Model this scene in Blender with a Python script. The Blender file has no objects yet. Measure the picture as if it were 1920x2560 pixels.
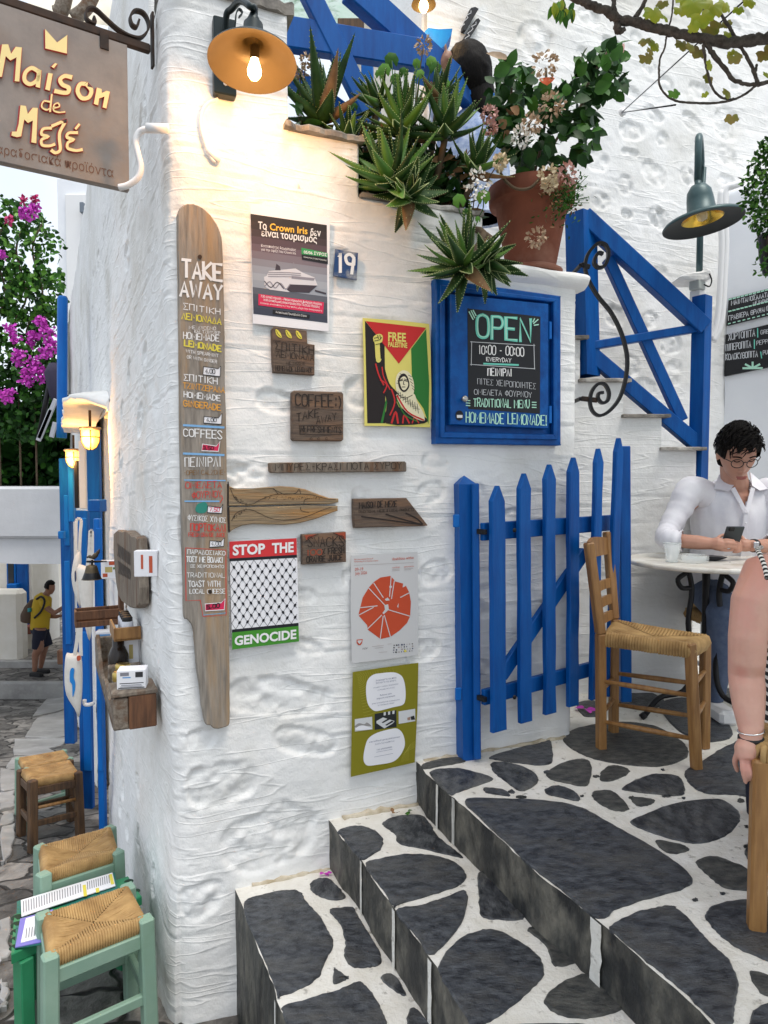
import bpy, math, random
import numpy as np
from mathutils import Vector, Matrix, Euler
from mathutils.geometry import tessellate_polygon
random.seed(7)
SC = bpy.context.scene
COL = SC.collection
# ---------------------------------------------------------------- camera
CAM = Vector((0, 0, 1.62)); PITCH = math.radians(2.52); F = 1736.0   # focal length in photo pixels (1920 x 2560)
cd = bpy.data.cameras.new('camera'); cam = bpy.data.objects.new('camera', cd); COL.objects.link(cam)
cam.location = CAM; cam.rotation_euler = (math.pi/2 - PITCH, 0, 0)
cd.sensor_width = 36; cd.lens = 36*F/2560; cd.clip_start = .05; cd.clip_end = 500
SC.camera = cam
# ---------------------------------------------------------------- sky, sun, exposure
SUN_EL, SUN_ROT = math.radians(70), math.radians(140)
w = bpy.data.worlds.new('World'); SC.world = w; w.use_nodes = True
nt = w.node_tree; bg = nt.nodes['Background']
sky = nt.nodes.new('ShaderNodeTexSky'); sky.sky_type = 'NISHITA'; sky.sun_disc = False
sky.sun_elevation = SUN_EL; sky.sun_rotation = SUN_ROT; sky.air_density = 1.0; sky.dust_density = 5.0; sky.ozone_density = 1.0
# thin bright cloud veil over the blue
wtc = nt.nodes.new('ShaderNodeTexCoord'); wn = nt.nodes.new('ShaderNodeTexNoise'); wn.inputs['Scale'].default_value = 2.2; wn.inputs['Detail'].default_value = 6
nt.links.new(wtc.outputs['Generated'], wn.inputs['Vector']); wr = nt.nodes.new('ShaderNodeMapRange'); wr.inputs[1].default_value = .3; wr.inputs[2].default_value = .7; wr.inputs[3].default_value = .55; wr.inputs[4].default_value = .95
nt.links.new(wn.outputs[0], wr.inputs[0]); wm = nt.nodes.new('ShaderNodeMix'); wm.data_type = 'RGBA'; nt.links.new(wr.outputs[0], wm.inputs[0]); nt.links.new(sky.outputs[0], wm.inputs[6]); wm.inputs[7].default_value = (7.0, 7.6, 8.3, 1)
nt.links.new(wm.outputs[2], bg.inputs[0]); bg.inputs[1].default_value = .115
sd = bpy.data.lights.new('sun', 'SUN'); sun = bpy.data.objects.new('sun', sd); COL.objects.link(sun)
sd.energy = 1.5; sd.angle = math.radians(25); sd.color = (1, .95, .88)
to_sun = Vector((math.sin(SUN_ROT)*math.cos(SUN_EL), math.cos(SUN_ROT)*math.cos(SUN_EL), math.sin(SUN_EL)))
sun.rotation_euler = to_sun.to_track_quat('Z', 'Y').to_euler()
SC.view_settings.view_transform = 'Standard'; SC.view_settings.look = 'None'
SC.view_settings.exposure = 0.56; SC.view_settings.gamma = 1
SC.cycles.transmission_bounces = 16; SC.cycles.max_bounces = 16
# ---------------------------------------------------------------- un-projection of photo measurements
_f = Vector((0, math.cos(PITCH), -math.sin(PITCH))); _u = Vector((0, math.sin(PITCH), math.cos(PITCH)))
def ray(x, y): return Vector(((x-960)/F, 0, 0)) + _u*(-(y-1280)/F) + _f
def atd(p, d):
    r = ray(*p); return CAM + r*(d/r.y)
def atz(p, z):
    r = ray(*p); return CAM + r*((z-CAM.z)/r.z)
def onplane(p, o, n):
    r = ray(*p); return CAM + r*((o-CAM).dot(n)/r.dot(n))
class Zm:
    def __init__(s, x0, y0, k): s.a = (x0, y0, k)
    def __call__(s, *pts):
        x0, y0, k = s.a; q = [(x0+px*k, y0+py*k) for px, py in pts]
        return q if len(q) > 1 else q[0]
D = Zm(0, 0, 1.15732)
Z1, Z2, Z3, Z4 = Zm(0, 0, .38577), Zm(640, 0, .38577), Zm(1280, 0, .38577), Zm(0, 480, .28933)
W1, W2, W3 = Zm(420, 480, .26522), Zm(420, 960, .26522), Zm(420, 1340, .26522)
W4, W5, W6 = Zm(820, 560, .39783), Zm(660, 1100, .27728), Zm(820, 1600, .18083)
G1, G2, G3 = Zm(1100, 1060, .49427), Zm(1360, 360, .33755), Zm(1600, 1000, .22599)
G4, G5, G6, G7 = Zm(0, 1200, .3165), Zm(0, 1860, .31655), Zm(560, 1860, .40989), Zm(1100, 1860, .49427)
class Plane:
    def __init__(s, o, u):
        s.o = Vector(o); s.u = Vector(u).normalized(); s.v = Vector((0, 0, 1)); s.n = s.u.cross(s.v)
    def uv(s, p, off=0):
        q = onplane(p, s.o + s.n*off, s.n) - s.o; return (q.dot(s.u), q.z)
    def pt(s, u, v, off=0): return s.o + s.u*u + s.v*v + s.n*off
    def mat(s, u=0, v=0, off=0):
        m = Matrix((s.u, s.v, s.n)).transposed().to_4x4(); m.translation = s.pt(u, v, off); return m
th = math.radians(22)
FW = Plane((-.7297, 2.3796, 0), (math.cos(th), math.sin(th), 0))        # plane of the front wall, u from the corner
LD = Vector((-.438, .899, 0)).normalized()
LW = Plane(FW.o, -LD)                                                    # plane of the alley wall, u negative going away
# ---------------------------------------------------------------- numeric noise
_rs = np.random.RandomState(3); _T = _rs.rand(256, 256)
def vn(x, y, seed=0):
    x = np.asarray(x, float)+seed*17.3; y = np.asarray(y, float)+seed*9.1
    xi = np.floor(x).astype(int); yi = np.floor(y).astype(int); fx = x-xi; fy = y-yi
    fx = fx*fx*(3-2*fx); fy = fy*fy*(3-2*fy)
    a = _T[xi & 255, yi & 255]; b = _T[(xi+1) & 255, yi & 255]; c = _T[xi & 255, (yi+1) & 255]; d = _T[(xi+1) & 255, (yi+1) & 255]
    return (a*(1-fx)+b*fx)*(1-fy)+(c*(1-fx)+d*fx)*fy
def fbm(x, y, o=4, seed=0):
    s = 0; a = .5
    for i in range(o):
        s = s + a*(vn(x, y, seed+i)-.5); x = x*2.03; y = y*2.03; a *= .5
    return s
# ---------------------------------------------------------------- materials
MATS = {}
def mat(name, col, rough=.7, col2=None, nscale=8, stretch=(1, 1, 1), bump=0, bscale=40, bdist=.004, metal=0, trans=0, ior=1.45,
        emit=None, estr=0, detail=6, lo=.35, hi=.65, spec=.5, sss=0, col3=None, n3=2, alpha=1, coat=0, t3=(.5, .68)):
    if name in MATS: return MATS[name]
    m = bpy.data.materials.new(name); m.use_nodes = True; MATS[name] = m
    t = m.node_tree; b = t.nodes['Principled BSDF']
    b.inputs['Base Color'].default_value = (*col, 1); b.inputs['Roughness'].default_value = rough
    b.inputs['Metallic'].default_value = metal; b.inputs['Transmission Weight'].default_value = trans
    b.inputs['IOR'].default_value = ior; b.inputs['Specular IOR Level'].default_value = spec; b.inputs['Alpha'].default_value = alpha
    b.inputs['Coat Weight'].default_value = coat
    if sss:
        b.inputs['Subsurface Weight'].default_value = sss; b.inputs['Subsurface Radius'].default_value = (.012, .004, .002); b.inputs['Subsurface Scale'].default_value = 1
    if emit: b.inputs['Emission Color'].default_value = (*emit, 1); b.inputs['Emission Strength'].default_value = estr
    tc = t.nodes.new('ShaderNodeTexCoord'); mp = t.nodes.new('ShaderNodeMapping'); mp.inputs['Scale'].default_value = stretch
    t.links.new(tc.outputs['Object'], mp.inputs['Vector'])
    def noise(sc, de=detail):
        n = t.nodes.new('ShaderNodeTexNoise'); n.inputs['Scale'].default_value = sc; n.inputs['Detail'].default_value = de
        n.inputs['Roughness'].default_value = .62; t.links.new(mp.outputs[0], n.inputs['Vector']); return n.outputs[0]
    def ramp(src, a, c):
        r = t.nodes.new('ShaderNodeMapRange'); r.inputs[1].default_value = a; r.inputs[2].default_value = c; t.links.new(src, r.inputs[0]); return r.outputs[0]
    def mixc(fac, a, bb):
        x = t.nodes.new('ShaderNodeMix'); x.data_type = 'RGBA'; t.links.new(fac, x.inputs[0])
        for i, c in ((6, a), (7, bb)):
            if isinstance(c, tuple): x.inputs[i].default_value = (*c, 1)
            else: t.links.new(c, x.inputs[i])
        return x.outputs[2]
    if col2:
        c = mixc(ramp(noise(nscale), lo, hi), col, col2)
        if col3: c = mixc(ramp(noise(n3), *t3), c, col3)
        t.links.new(c, b.inputs['Base Color'])
    if bump:
        bn = t.nodes.new('ShaderNodeBump'); bn.inputs['Strength'].default_value = bump; bn.inputs['Distance'].default_value = bdist
        t.links.new(noise(bscale), bn.inputs['Height']); t.links.new(bn.outputs[0], b.inputs['Normal'])
    return m
M_PLASTER = mat('white_plaster', (.82, .82, .80), .85, (.88, .88, .87), 3, bump=.5, bscale=55, bdist=.006, col3=(.70, .685, .64), n3=1.3)
def brush_lines(m, sc, stren, dist, w=.05):
    t = m.node_tree; b = t.nodes['Principled BSDF']; tc = t.nodes.new('ShaderNodeTexCoord'); mp = t.nodes.new('ShaderNodeMapping'); mp.inputs['Scale'].default_value = sc; t.links.new(tc.outputs['Object'], mp.inputs[0])
    n = t.nodes.new('ShaderNodeTexNoise'); n.inputs['Scale'].default_value = 1; n.inputs['Detail'].default_value = 2; t.links.new(mp.outputs[0], n.inputs[0]); h = None
    for lv in (.47, .56):
        s = t.nodes.new('ShaderNodeMath'); s.operation = 'SUBTRACT'; t.links.new(n.outputs[0], s.inputs[0]); s.inputs[1].default_value = lv
        a = t.nodes.new('ShaderNodeMath'); a.operation = 'ABSOLUTE'; t.links.new(s.outputs[0], a.inputs[0]); r = t.nodes.new('ShaderNodeMapRange'); r.interpolation_type = 'SMOOTHSTEP'; t.links.new(a.outputs[0], r.inputs[0]); r.inputs[1].default_value = 0; r.inputs[2].default_value = w; r.inputs[3].default_value = 1; r.inputs[4].default_value = 0
        if h is None: h = r.outputs[0]
        else:
            q = t.nodes.new('ShaderNodeMath'); q.operation = 'ADD'; t.links.new(h, q.inputs[0]); t.links.new(r.outputs[0], q.inputs[1]); h = q.outputs[0]
    bn = t.nodes.new('ShaderNodeBump'); bn.inputs['Strength'].default_value = stren; bn.inputs['Distance'].default_value = dist; t.links.new(h, bn.inputs['Height'])
    old = b.inputs['Normal'].links[0].from_socket; t.links.new(old, bn.inputs['Normal']); t.links.new(bn.outputs[0], b.inputs['Normal'])
brush_lines(M_PLASTER, (1.0, 1.0, 9), .3, .006, .014)
M_PLASTER2 = mat('smooth_plaster', (.80, .82, .86), .8, (.85, .87, .9), 2, bump=.25, bscale=30, bdist=.004)
M_PLASTER3 = mat('cream_plaster', (.74, .70, .62), .85, (.82, .79, .73), 2, bump=.4, bscale=20, bdist=.01)
M_MORTAR = mat('white_mortar', (.78, .765, .72), .85, (.66, .635, .57), 9, bump=.8, bscale=50, bdist=.008, col3=(.30, .28, .245), n3=26, t3=(.60, .70))
M_SLATE = mat('dark_slate', (.012, .015, .022), .38, (.095, .105, .12), 26, (1, 1.8, 1), bump=1, bscale=60, bdist=.008, detail=12, lo=.38, hi=.72, col3=(.075, .074, .07), n3=6, t3=(.46, .74))
M_SLATE3 = mat('charcoal_slate', (.018, .021, .027), .40, (.12, .128, .138), 18, (1.6, 1, 1), bump=1, bscale=50, bdist=.008, detail=12, lo=.42, hi=.75, col3=(.15, .148, .135), n3=5, t3=(.52, .74))
M_SLATE2 = mat('grey_slate', (.032, .035, .036), .52, (.13, .128, .115), 22, (1, 1.8, 1), bump=1, bscale=60, bdist=.008, detail=12, lo=.4, hi=.75)
M_RISER = mat('riser_slate', (.042, .043, .040), .55, (.20, .185, .15), 12, (1, 1, .6), bump=1, bscale=34, bdist=.012, detail=12, lo=.42, hi=.7, col3=(.016, .017, .018), n3=7, t3=(.46, .62))
M_BLUE = mat('blue_paint', (.0004, .068, .29), .45, (.0008, .10, .38), 7, bump=.3, bscale=22, bdist=.004, stretch=(3, 3, .5), spec=.3, col3=(.0002, .050, .225), n3=3)
M_BLUE2 = mat('light_blue_paint', (.002, .11, .44), .45, (.003, .15, .52), 5, bump=.2, bscale=25, bdist=.003, stretch=(3, 3, .6), spec=.3)
M_DRIFT = mat('driftwood', (.33, .295, .255), .85, (.17, .15, .128), 4, (16, 1.4, 8), bump=.7, bscale=6, bdist=.006, col3=(.37, .25, .14), n3=.9)
M_DRIFTH = mat('driftwood_plank', (.34, .24, .13), .75, (.14, .11, .08), 4, (1.6, 22, 8), bump=.7, bscale=6, bdist=.006, col3=(.42, .21, .06), n3=1)
M_OLDW = mat('old_dark_wood', (.15, .105, .075), .75, (.07, .05, .04), 4, (2, 16, 8), bump=.6, bscale=6, bdist=.005, col3=(.20, .11, .062), n3=1.2)
M_OLDWG = mat('old_grey_wood', (.25, .21, .165), .8, (.12, .095, .075), 4, (14, 2, 14), bump=.8, bscale=6, bdist=.006, col3=(.14, .075, .04), n3=1)
M_CHAIRW = mat('varnished_wood', (.36, .19, .065), .42, (.22, .105, .034), 5, (9, 9, 1), bump=.15, bscale=9, bdist=.002)
M_STOOLB = mat('worn_brown_wood', (.13, .07, .032), .6, (.05, .028, .016), 5, (9, 9, 1), bump=.3, bscale=9, bdist=.002)
M_RUSH = mat('woven_rush', (.50, .32, .13), .7, (.27, .155, .055), 9, bump=.3, bscale=60, bdist=.003)
M_GREEN = mat('sage_green_paint', (.21, .34, .26), .5, (.27, .40, .31), 6, bump=.2, bscale=30, bdist=.002, col3=(.17, .29, .2), n3=3)
M_GREEN2 = mat('green_paint', (.02, .20, .085), .45, (.03, .26, .12), 6, bump=.2, bscale=20, bdist=.002)
M_TERRA = mat('terracotta', (.25, .08, .044), .85, (.18, .056, .032), 5, bump=.3, bscale=30, bdist=.003, col3=(.33, .16, .11), n3=3)
M_IRON = mat('black_iron', (.008, .008, .010), .45, metal=.3, bump=.3, bscale=80, bdist=.001)
M_RUST = mat('rusty_iron', (.05, .028, .018), .7, (.018, .014, .012), 20, metal=.3, bump=.3, bscale=60, bdist=.001)
M_MARBLE = mat('marble', (.66, .63, .56), .25, (.80, .78, .73), 6, col3=(.5, .46, .38), n3=9)
M_GLASS = mat('clear_glass', (.90, .95, .95), .03, spec=.9, alpha=.3, coat=.5)
M_BLACK = mat('black_paint', (.008, .008, .009), .6); M_CHALK = mat('chalkboard', (.007, .008, .011), .55, bump=.1, bscale=30)
M_WHITE = mat('white_paint', (.80, .80, .80), .6); M_PAPER = mat('paper', (.80, .80, .83), .7)
def flat(n, c, r=.65): return mat(n, c, r)
M_YEL = flat('yellow_paint', (.72, .62, .08)); M_RED = flat('red_print', (.62, .03, .035)); M_GRNP = flat('green_print', (.05, .26, .02))
M_ORANGE = flat('orange_paint', (.72, .34, .05)); M_REDP = flat('red_paint', (.58, .045, .035)); M_PRINTK = flat('black_print', (.006, .007, .012))
M_CREAM = flat('cream_paint', (.80, .68, .33)); M_MINT = flat('mint_chalk', (.16, .62, .50)); M_PALEMINT = flat('pale_mint_chalk', (.45, .78, .62)); M_GREY = flat('grey_chalk', (.55, .57, .6))
M_BURN = flat('burnt_line', (.018, .011, .008)); M_PINK = flat('magenta_print', (.66, .02, .09)); M_SKYB = flat('sky_blue_paint', (.20, .42, .70))
# ---------------------------------------------------------------- objects
def tag(o, label=None, cat=None, group=None, kind=None):
    for k, v in (('label', label), ('category', cat), ('group', group), ('kind', kind)):
        if v: o[k] = v
    return o
WM = {}
def thing(name, loc, label, cat, group=None, matrix=None):
    o = bpy.data.objects.new(name, None); COL.objects.link(o); o.empty_display_size = .1
    m = matrix if matrix is not None else Matrix.Translation(Vector(loc)); o.matrix_world = m; WM[o.name] = m
    return tag(o, label, cat, group)
class MB:
    """collects shapes in world space, build() links them as one mesh object"""
    def __init__(s): s.v = []; s.f = []; s.m = []; s.mats = []; s.sm = []
    def mi(s, m):
        if m not in s.mats: s.mats.append(m)
        return s.mats.index(m)
    def add(s, vs, fs, m, smooth=False):
        b = len(s.v); s.v += [tuple(p) for p in vs]; k = s.mi(m)
        for f in fs: s.f.append(tuple(b+i for i in f)); s.m.append(k); s.sm.append(smooth)
        return s
    def box(s, c, size, m, R=None, bev=.004):
        hx, hy, hz = [max(q/2, 1e-4) for q in size]; b = min(bev, hx*.45, hy*.45, hz*.45); c = Vector(c)
        R = R.to_3x3() if R is not None else Matrix.Identity(3)
        vs = []; idx = {}
        for sx in (-1, 1):
            for sy in (-1, 1):
                for sz in (-1, 1):
                    for a in range(3):
                        p = [sx*(hx-b), sy*(hy-b), sz*(hz-b)]; p[a] = (sx*hx, sy*hy, sz*hz)[a]
                        idx[(sx, sy, sz, a)] = len(vs); vs.append(c + R@Vector(p))
        fs = []
        for a in range(3):
            o1, o2 = (a+1) % 3, (a+2) % 3
            for sg in (-1, 1):
                q = []
                for s1, s2 in ((-1, -1), (1, -1), (1, 1), (-1, 1)):
                    k = [0, 0, 0]; k[a] = sg; k[o1] = s1; k[o2] = s2; q.append(idx[(*k, a)])
                fs.append(q if sg > 0 else q[::-1])
        for a in range(3):
            o1, o2 = (a+1) % 3, (a+2) % 3
            for s1 in (-1, 1):
                for s2 in (-1, 1):
                    k1 = [0, 0, 0]; k1[o1] = s1; k1[o2] = s2; k2 = list(k1); k1[a] = -1; k2[a] = 1
                    q = [idx[(*k1, o1)], idx[(*k2, o1)], idx[(*k2, o2)], idx[(*k1, o2)]]
                    fs.append(q if s1*s2 > 0 else q[::-1])
        for sx in (-1, 1):
            for sy in (-1, 1):
                for sz in (-1, 1):
                    q = [idx[(sx, sy, sz, a)] for a in range(3)]; fs.append(q if sx*sy*sz > 0 else q[::-1])
        return s.add(vs, fs, m)
    def bar(s, a, b, wdt, dep, m, up=(0, 0, 1), bev=.004):
        """rectangular bar from a to b: wdt across (perpendicular to up), dep along up"""
        a = Vector(a); b = Vector(b); z = (b-a); L = z.length; z.normalize(); x = z.cross(Vector(up))
        if x.length < 1e-4: x = z.cross(Vector((0, 1, 0)))
        x.normalize(); y = z.cross(x)
        return s.box((a+b)/2, (wdt, dep, L), m, Matrix((x, y, z)).transposed(), bev)
    def tube(s, pts, r, m, seg=8, caps=True, smooth=True, closed=False):
        pts = [Vector(p) for p in pts]; n = len(pts); rs = r if isinstance(r, (list, tuple)) else [r]*n
        vs = []; t0 = None
        for i, p in enumerate(pts):
            t = (pts[min(i+1, n-1)]-pts[max(i-1, 0)]).normalized()
            if t0 is None:
                x = t.orthogonal().normalized()
            else:
                x = (x - t*x.dot(t)); x = x.normalized() if x.length > 1e-6 else t.orthogonal().normalized()
            t0 = t; y = t.cross(x)
            for k in range(seg):
                a = 2*math.pi*k/seg; vs.append(p + (x*math.cos(a)+y*math.sin(a))*rs[i])
        fs = []
        for i in range(n-1):
            for k in range(seg):
                k2 = (k+1) % seg; fs.append((i*seg+k, i*seg+k2, (i+1)*seg+k2, (i+1)*seg+k))
        if caps: fs.append(tuple(range(seg))[::-1]); fs.append(tuple((n-1)*seg+k for k in range(seg)))
        return s.add(vs, fs, m, smooth)
    def lathe(s, c, prof, m, seg=32, smooth=True, M=None):
        c = Vector(c); M = M.to_3x3() if M is not None else Matrix.Identity(3); vs = []
        for r, z in prof:
            for k in range(seg):
                a = 2*math.pi*k/seg; vs.append(c + M@Vector((r*math.cos(a), r*math.sin(a), z)))
        fs = [(i*seg+k, i*seg+(k+1) % seg, (i+1)*seg+(k+1) % seg, (i+1)*seg+k) for i in range(len(prof)-1) for k in range(seg)]
        return s.add(vs, fs, m, smooth)
    def poly(s, pts, m, off=None):
        pts = [Vector(p) for p in pts]; tris = tessellate_polygon([pts]); return s.add(pts, tris, m)
    def prism(s, pts, d, m, mside=None, bev=0):
        """solid from a planar outline (list of Vectors) extruded by vector d"""
        pts = [Vector(p) for p in pts]; d = Vector(d); n = len(pts)
        tris = [tuple(t) for t in tessellate_polygon([pts])]
        nn = sum(((pts[i]-pts[0]).cross(pts[(i+1) % n]-pts[0]) for i in range(1, n-1)), Vector())
        fl = nn.dot(d) < 0
        def fix(t, up):
            q = (pts[t[1]]-pts[t[0]]).cross(pts[t[2]]-pts[t[0]]).dot(d); return t if (q > 0) == up else t[::-1]
        if bev:
            cc = sum(pts, Vector())/n; dn = d.normalized(); ring = []
            for i, p in enumerate(pts):
                e = (pts[(i+1) % n]-pts[i-1]); nin = dn.cross(e); nin = nin.normalized() if nin.length > 1e-7 else Vector()
                if fl: nin = -nin
                ring.append(p+nin*bev)
            vs = pts + [p+d-dn*bev for p in pts] + [p+d for p in ring]; L = 3
        else: vs = pts + [p+d for p in pts]; L = 2
        fs = [fix(t, False) for t in tris]; ft = [tuple((L-1)*n+i for i in fix(t, True)) for t in tris]
        sides = []
        for l in range(L-1):
            for i in range(n):
                j = (i+1) % n; q = (l*n+i, l*n+j, (l+1)*n+j, (l+1)*n+i); sides.append(q[::-1] if fl else q)
        b = len(s.v); s.add(vs, fs+ft, m); k = s.mi(mside or m)
        for f in sides: s.f.append(tuple(b+i for i in f)); s.m.append(k); s.sm.append(False)
        return s
    def build(s, name, parent=None, origin=None, label=None, cat=None, group=None, kind=None, matrix=None):
        me = bpy.data.meshes.new(name)
        if parent is not None: M = WM[parent.name]
        elif matrix is not None: M = matrix
        else: M = Matrix.Translation(Vector(origin) if origin is not None else Vector(s.v[0]))
        V = np.array(s.v, dtype=float).reshape(-1, 3); Mi = np.array(M.inverted()); V = V@Mi[:3, :3].T + Mi[:3, 3]
        me.from_pydata(V.tolist(), [], s.f)
        for m in s.mats: me.materials.append(m)
        me.polygons.foreach_set('material_index', s.m); me.polygons.foreach_set('use_smooth', s.sm); me.update()
        o = bpy.data.objects.new(name, me); COL.objects.link(o)
        if parent is not None: o.parent = parent
        else: o.matrix_world = M
        WM[o.name] = M
        return tag(o, label, cat, group, kind)
def gridobj(name, P, keep, m, parent=None, label=None, cat=None, kind=None, origin=(0, 0, 0), extra=None, group=None):
    """P: (rows, cols, 3) array of points, keep: mask of cells"""
    r, c = P.shape[:2]; idx = np.arange(r*c).reshape(r, c)
    q = np.stack([idx[:-1, :-1], idx[:-1, 1:], idx[1:, 1:], idx[1:, :-1]], -1)[keep]
    used = np.unique(q); rem = np.full(r*c, -1); rem[used] = np.arange(len(used)); q = rem[q]; V = P.reshape(-1, 3)[used]
    mats = [m]; nv = len(V); nq = len(q)
    me = bpy.data.meshes.new(name)
    O = np.array(WM[parent.name].translation if parent is not None else origin)
    ev = np.array(extra.v).reshape(-1, 3) if extra else np.zeros((0, 3)); ef = extra.f if extra else []
    V = np.concatenate([V, ev])-O
    me.vertices.add(len(V)); me.vertices.foreach_set('co', V.astype(np.float32).ravel())
    loops = list(q.ravel()); starts = list(range(0, 4*nq, 4)); mi = [0]*nq; sm = [True]*nq
    if extra:
        for f, k in zip(ef, extra.m):
            starts.append(len(loops)); loops += [nv+i for i in f]; sm.append(False)
            if extra.mats[k] not in mats: mats.append(extra.mats[k])
            mi.append(mats.index(extra.mats[k]))
    me.loops.add(len(loops)); me.loops.foreach_set('vertex_index', np.array(loops, dtype=np.int32))
    me.polygons.add(len(starts)); me.polygons.foreach_set('loop_start', np.array(starts, dtype=np.int32))
    for mm in mats: me.materials.append(mm)
    me.polygons.foreach_set('material_index', mi); me.polygons.foreach_set('use_smooth', sm)
    me.update(calc_edges=True); me.validate()
    o = bpy.data.objects.new(name, me); COL.objects.link(o)
    if parent is not None: o.parent = parent
    else: o.location = origin
    WM[o.name] = Matrix.Translation(Vector(origin)) if parent is None else WM[parent.name]
    return tag(o, label, cat, group, kind)
def crom(pts, n=5, closed=True):
    pts = [Vector(p) for p in pts]; N = len(pts); out = []
    for i in range(N if closed else N-1):
        if closed: a, b, c, d = pts[i-1], pts[i], pts[(i+1) % N], pts[(i+2) % N]
        else: a, b, c, d = pts[max(i-1, 0)], pts[i], pts[i+1], pts[min(i+2, N-1)]
        for k in range(n):
            t = k/n; out.append(.5*((2*b)+(c-a)*t+(2*a-5*b+4*c-d)*t*t+(3*b-a-3*c+d)*t**3))
    if not closed: out.append(pts[-1])
    return out
# ================================================================ SETTING
def smooth(a, b, x):
    t = np.clip((x-a)/(b-a), 0, 1); return t*t*(3-2*t)
def relief(U, V, stones, seed=0, amp=1.0, pitch=.075, slope=0.0):
    """brushed limewash over rubble: swellings, brush courses, stones left bare in hollows"""
    h = .030*fbm(U*1.7, V*1.9, 3, seed) + .015*fbm(U*6, V*8, 3, seed+5) + .0045*fbm(U*26, V*34, 3, seed+9) + .002*fbm(U*90, V*110, 2, seed+4)
    vv = V + slope*U + .020*fbm(U*1.8, V*2.5, 3, seed+2)
    row = vv/pitch; k = np.floor(row+.5); jit = (vn(k*3.7, k*1.3, seed)-.5)*.5; d = (row-k-jit)*pitch
    on = smooth(.36, .62, vn(U*2.6+k*5.1, k*7.7, seed+3)); hh = .5+1.1*vn(U*9+k*3, k*2.2, seed+7)
    ridge = np.exp(-(d/.0042)**2)*.0034*on*hh; under = np.exp(-((d+.008)/.0065)**2)*.0034*on*hh
    inside = np.zeros_like(U)
    for (cx, cy, rx, ry, a) in stones:
        ca, sa = math.cos(a), math.sin(a); x = U-cx; y = V-cy
        xr = (x*ca+y*sa)/rx; yr = (-x*sa+y*ca)/ry
        dd = (np.abs(xr)**2.5+np.abs(yr)**2.5)**.4 + .62*fbm(U*9, V*9, 4, seed+11)
        i = 1-smooth(.86, 1.0, dd); inside = np.maximum(inside, i)
        rim = np.exp(-((dd-1.08)/.08)**2)*.0015
        h = h + rim + i*(-.011 + .034*fbm(U*23+cx, V*23, 5, seed+13) + .009*(1-np.clip(dd, 0, 1)))
    return amp*(h + (ridge-under)*(1-inside*.85))
def px_stones(plane, lst):
    out = []
    for (x, y, rx, ry, a) in lst:
        u, v = plane.uv((x, y)); d = (plane.pt(u, v)-CAM).y; out.append((u, v, rx*d/F*1.05, ry*d/F, a))
    return out
# ---- the plastered corner building: alley side and front side are one folded sheet
U1 = 1.69; LEN = 14.5
def front_top(s): return 3.29 if s < .422 else 2.885 if s < .692 else 2.69 if s < 1.22 else 2.455
sn = [0.0]
while sn[-1] < LEN: sn.append(sn[-1] + .0075 + .0045*sn[-1])
s_arr = np.concatenate([-np.array(sn[::-1])[:-1], np.linspace(0, U1, 216)])
for b in (.422, .692, 1.22): s_arr[np.argmin(abs(s_arr-b))] = b
for b in (-2.6, -3.9, -.35): s_arr[np.argmin(abs(s_arr-b))] = b
v_arr = np.concatenate([np.arange(-2.7, -.4, .03), np.arange(-.4, 3.4, .0088), np.arange(3.4, 4.31, .025)])
for b in (3.29, 2.885, 2.69, 2.455, 2.1): v_arr[np.argmin(abs(v_arr-b))] = b
S, V = np.meshgrid(s_arr, v_arr); r = .085
C = np.array(FW.o); Ud = np.array(FW.u); Ld = np.array(LD); Nf = np.array(FW.n); Nl = np.array(LW.n)
t = np.clip((S+r)/(2*r), 0, 1)[..., None]; A = C+Ld*r; B = C+Ud*r
P = np.where((S > r)[..., None], C+Ud*S[..., None], np.where((S < -r)[..., None], C-Ld*S[..., None], (1-t)**2*A+2*t*(1-t)*C+t**2*B))
N = (1-t)*Nl+t*Nf; N /= np.linalg.norm(N, axis=-1, keepdims=True); P[..., 2] = V
fst = px_stones(FW, [(560, 1190, 60, 34, .2), (690, 1005, 46, 30, -.2), (905, 980, 46, 45, 0), (850, 655, 30, 32, 0), (795, 1375, 60, 38, 0), (900, 1240, 26, 24, 0),
     (1075, 1235, 38, 30, .3), (755, 1490, 46, 24, -.1), (770, 1618, 40, 18, -.3), (700, 1745, 125, 50, -.15), (770, 1855, 80, 36, -.3), (560, 1960, 90, 60, 0), (690, 2090, 120, 80, 0.1),
     (470, 1330, 34, 60, 0), (500, 1850, 40, 30, 0), (1090, 1430, 45, 30, .2), (1060, 1630, 50, 28, .3), (1180, 1230, 32, 24, 0), (1210, 1500, 40, 45, .2), (1280, 1300, 34, 26, 0), (500, 2250, 60, 50, 0),
     (1090, 1150, 38, 22, .1), (985, 1445, 26, 22, 0), (480, 1030, 30, 46, 0), (1190, 1680, 40, 26, .4), (640, 1180, 70, 20, 0), (890, 1440, 40, 26, 0)])
H = relief(S, V, fst, 1, .88)
lst = [(-random.uniform(.25, 7)**1.0, random.uniform(-1.4, 3.6), random.uniform(.05, .13), random.uniform(.04, .085), random.uniform(-.5, .5)) for i in range(75)]
Hl = relief(S*1.0, V, lst, 21, 1.05, .085, -.05)
wl = smooth(-.03, .03, S); H = H*wl + Hl*(1-wl) + .035*smooth(.6, -.6, V)*np.where(S < 0, 1, .4)
edge = np.zeros_like(S); tops = np.vectorize(front_top)(np.maximum(s_arr, 0)); tops = np.where(s_arr < -.35, 4.3, tops)
dtop = np.clip((tops[None, :]-V)/.03, 0, 1); H = H - .02*(1-np.sqrt(1-(1-dtop)**2)); dr = np.clip((U1-S)/.04, 0, 1); H = H-.04*(1-np.sqrt(1-(1-dr)**2))
P = P + N*H[..., None]
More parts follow.
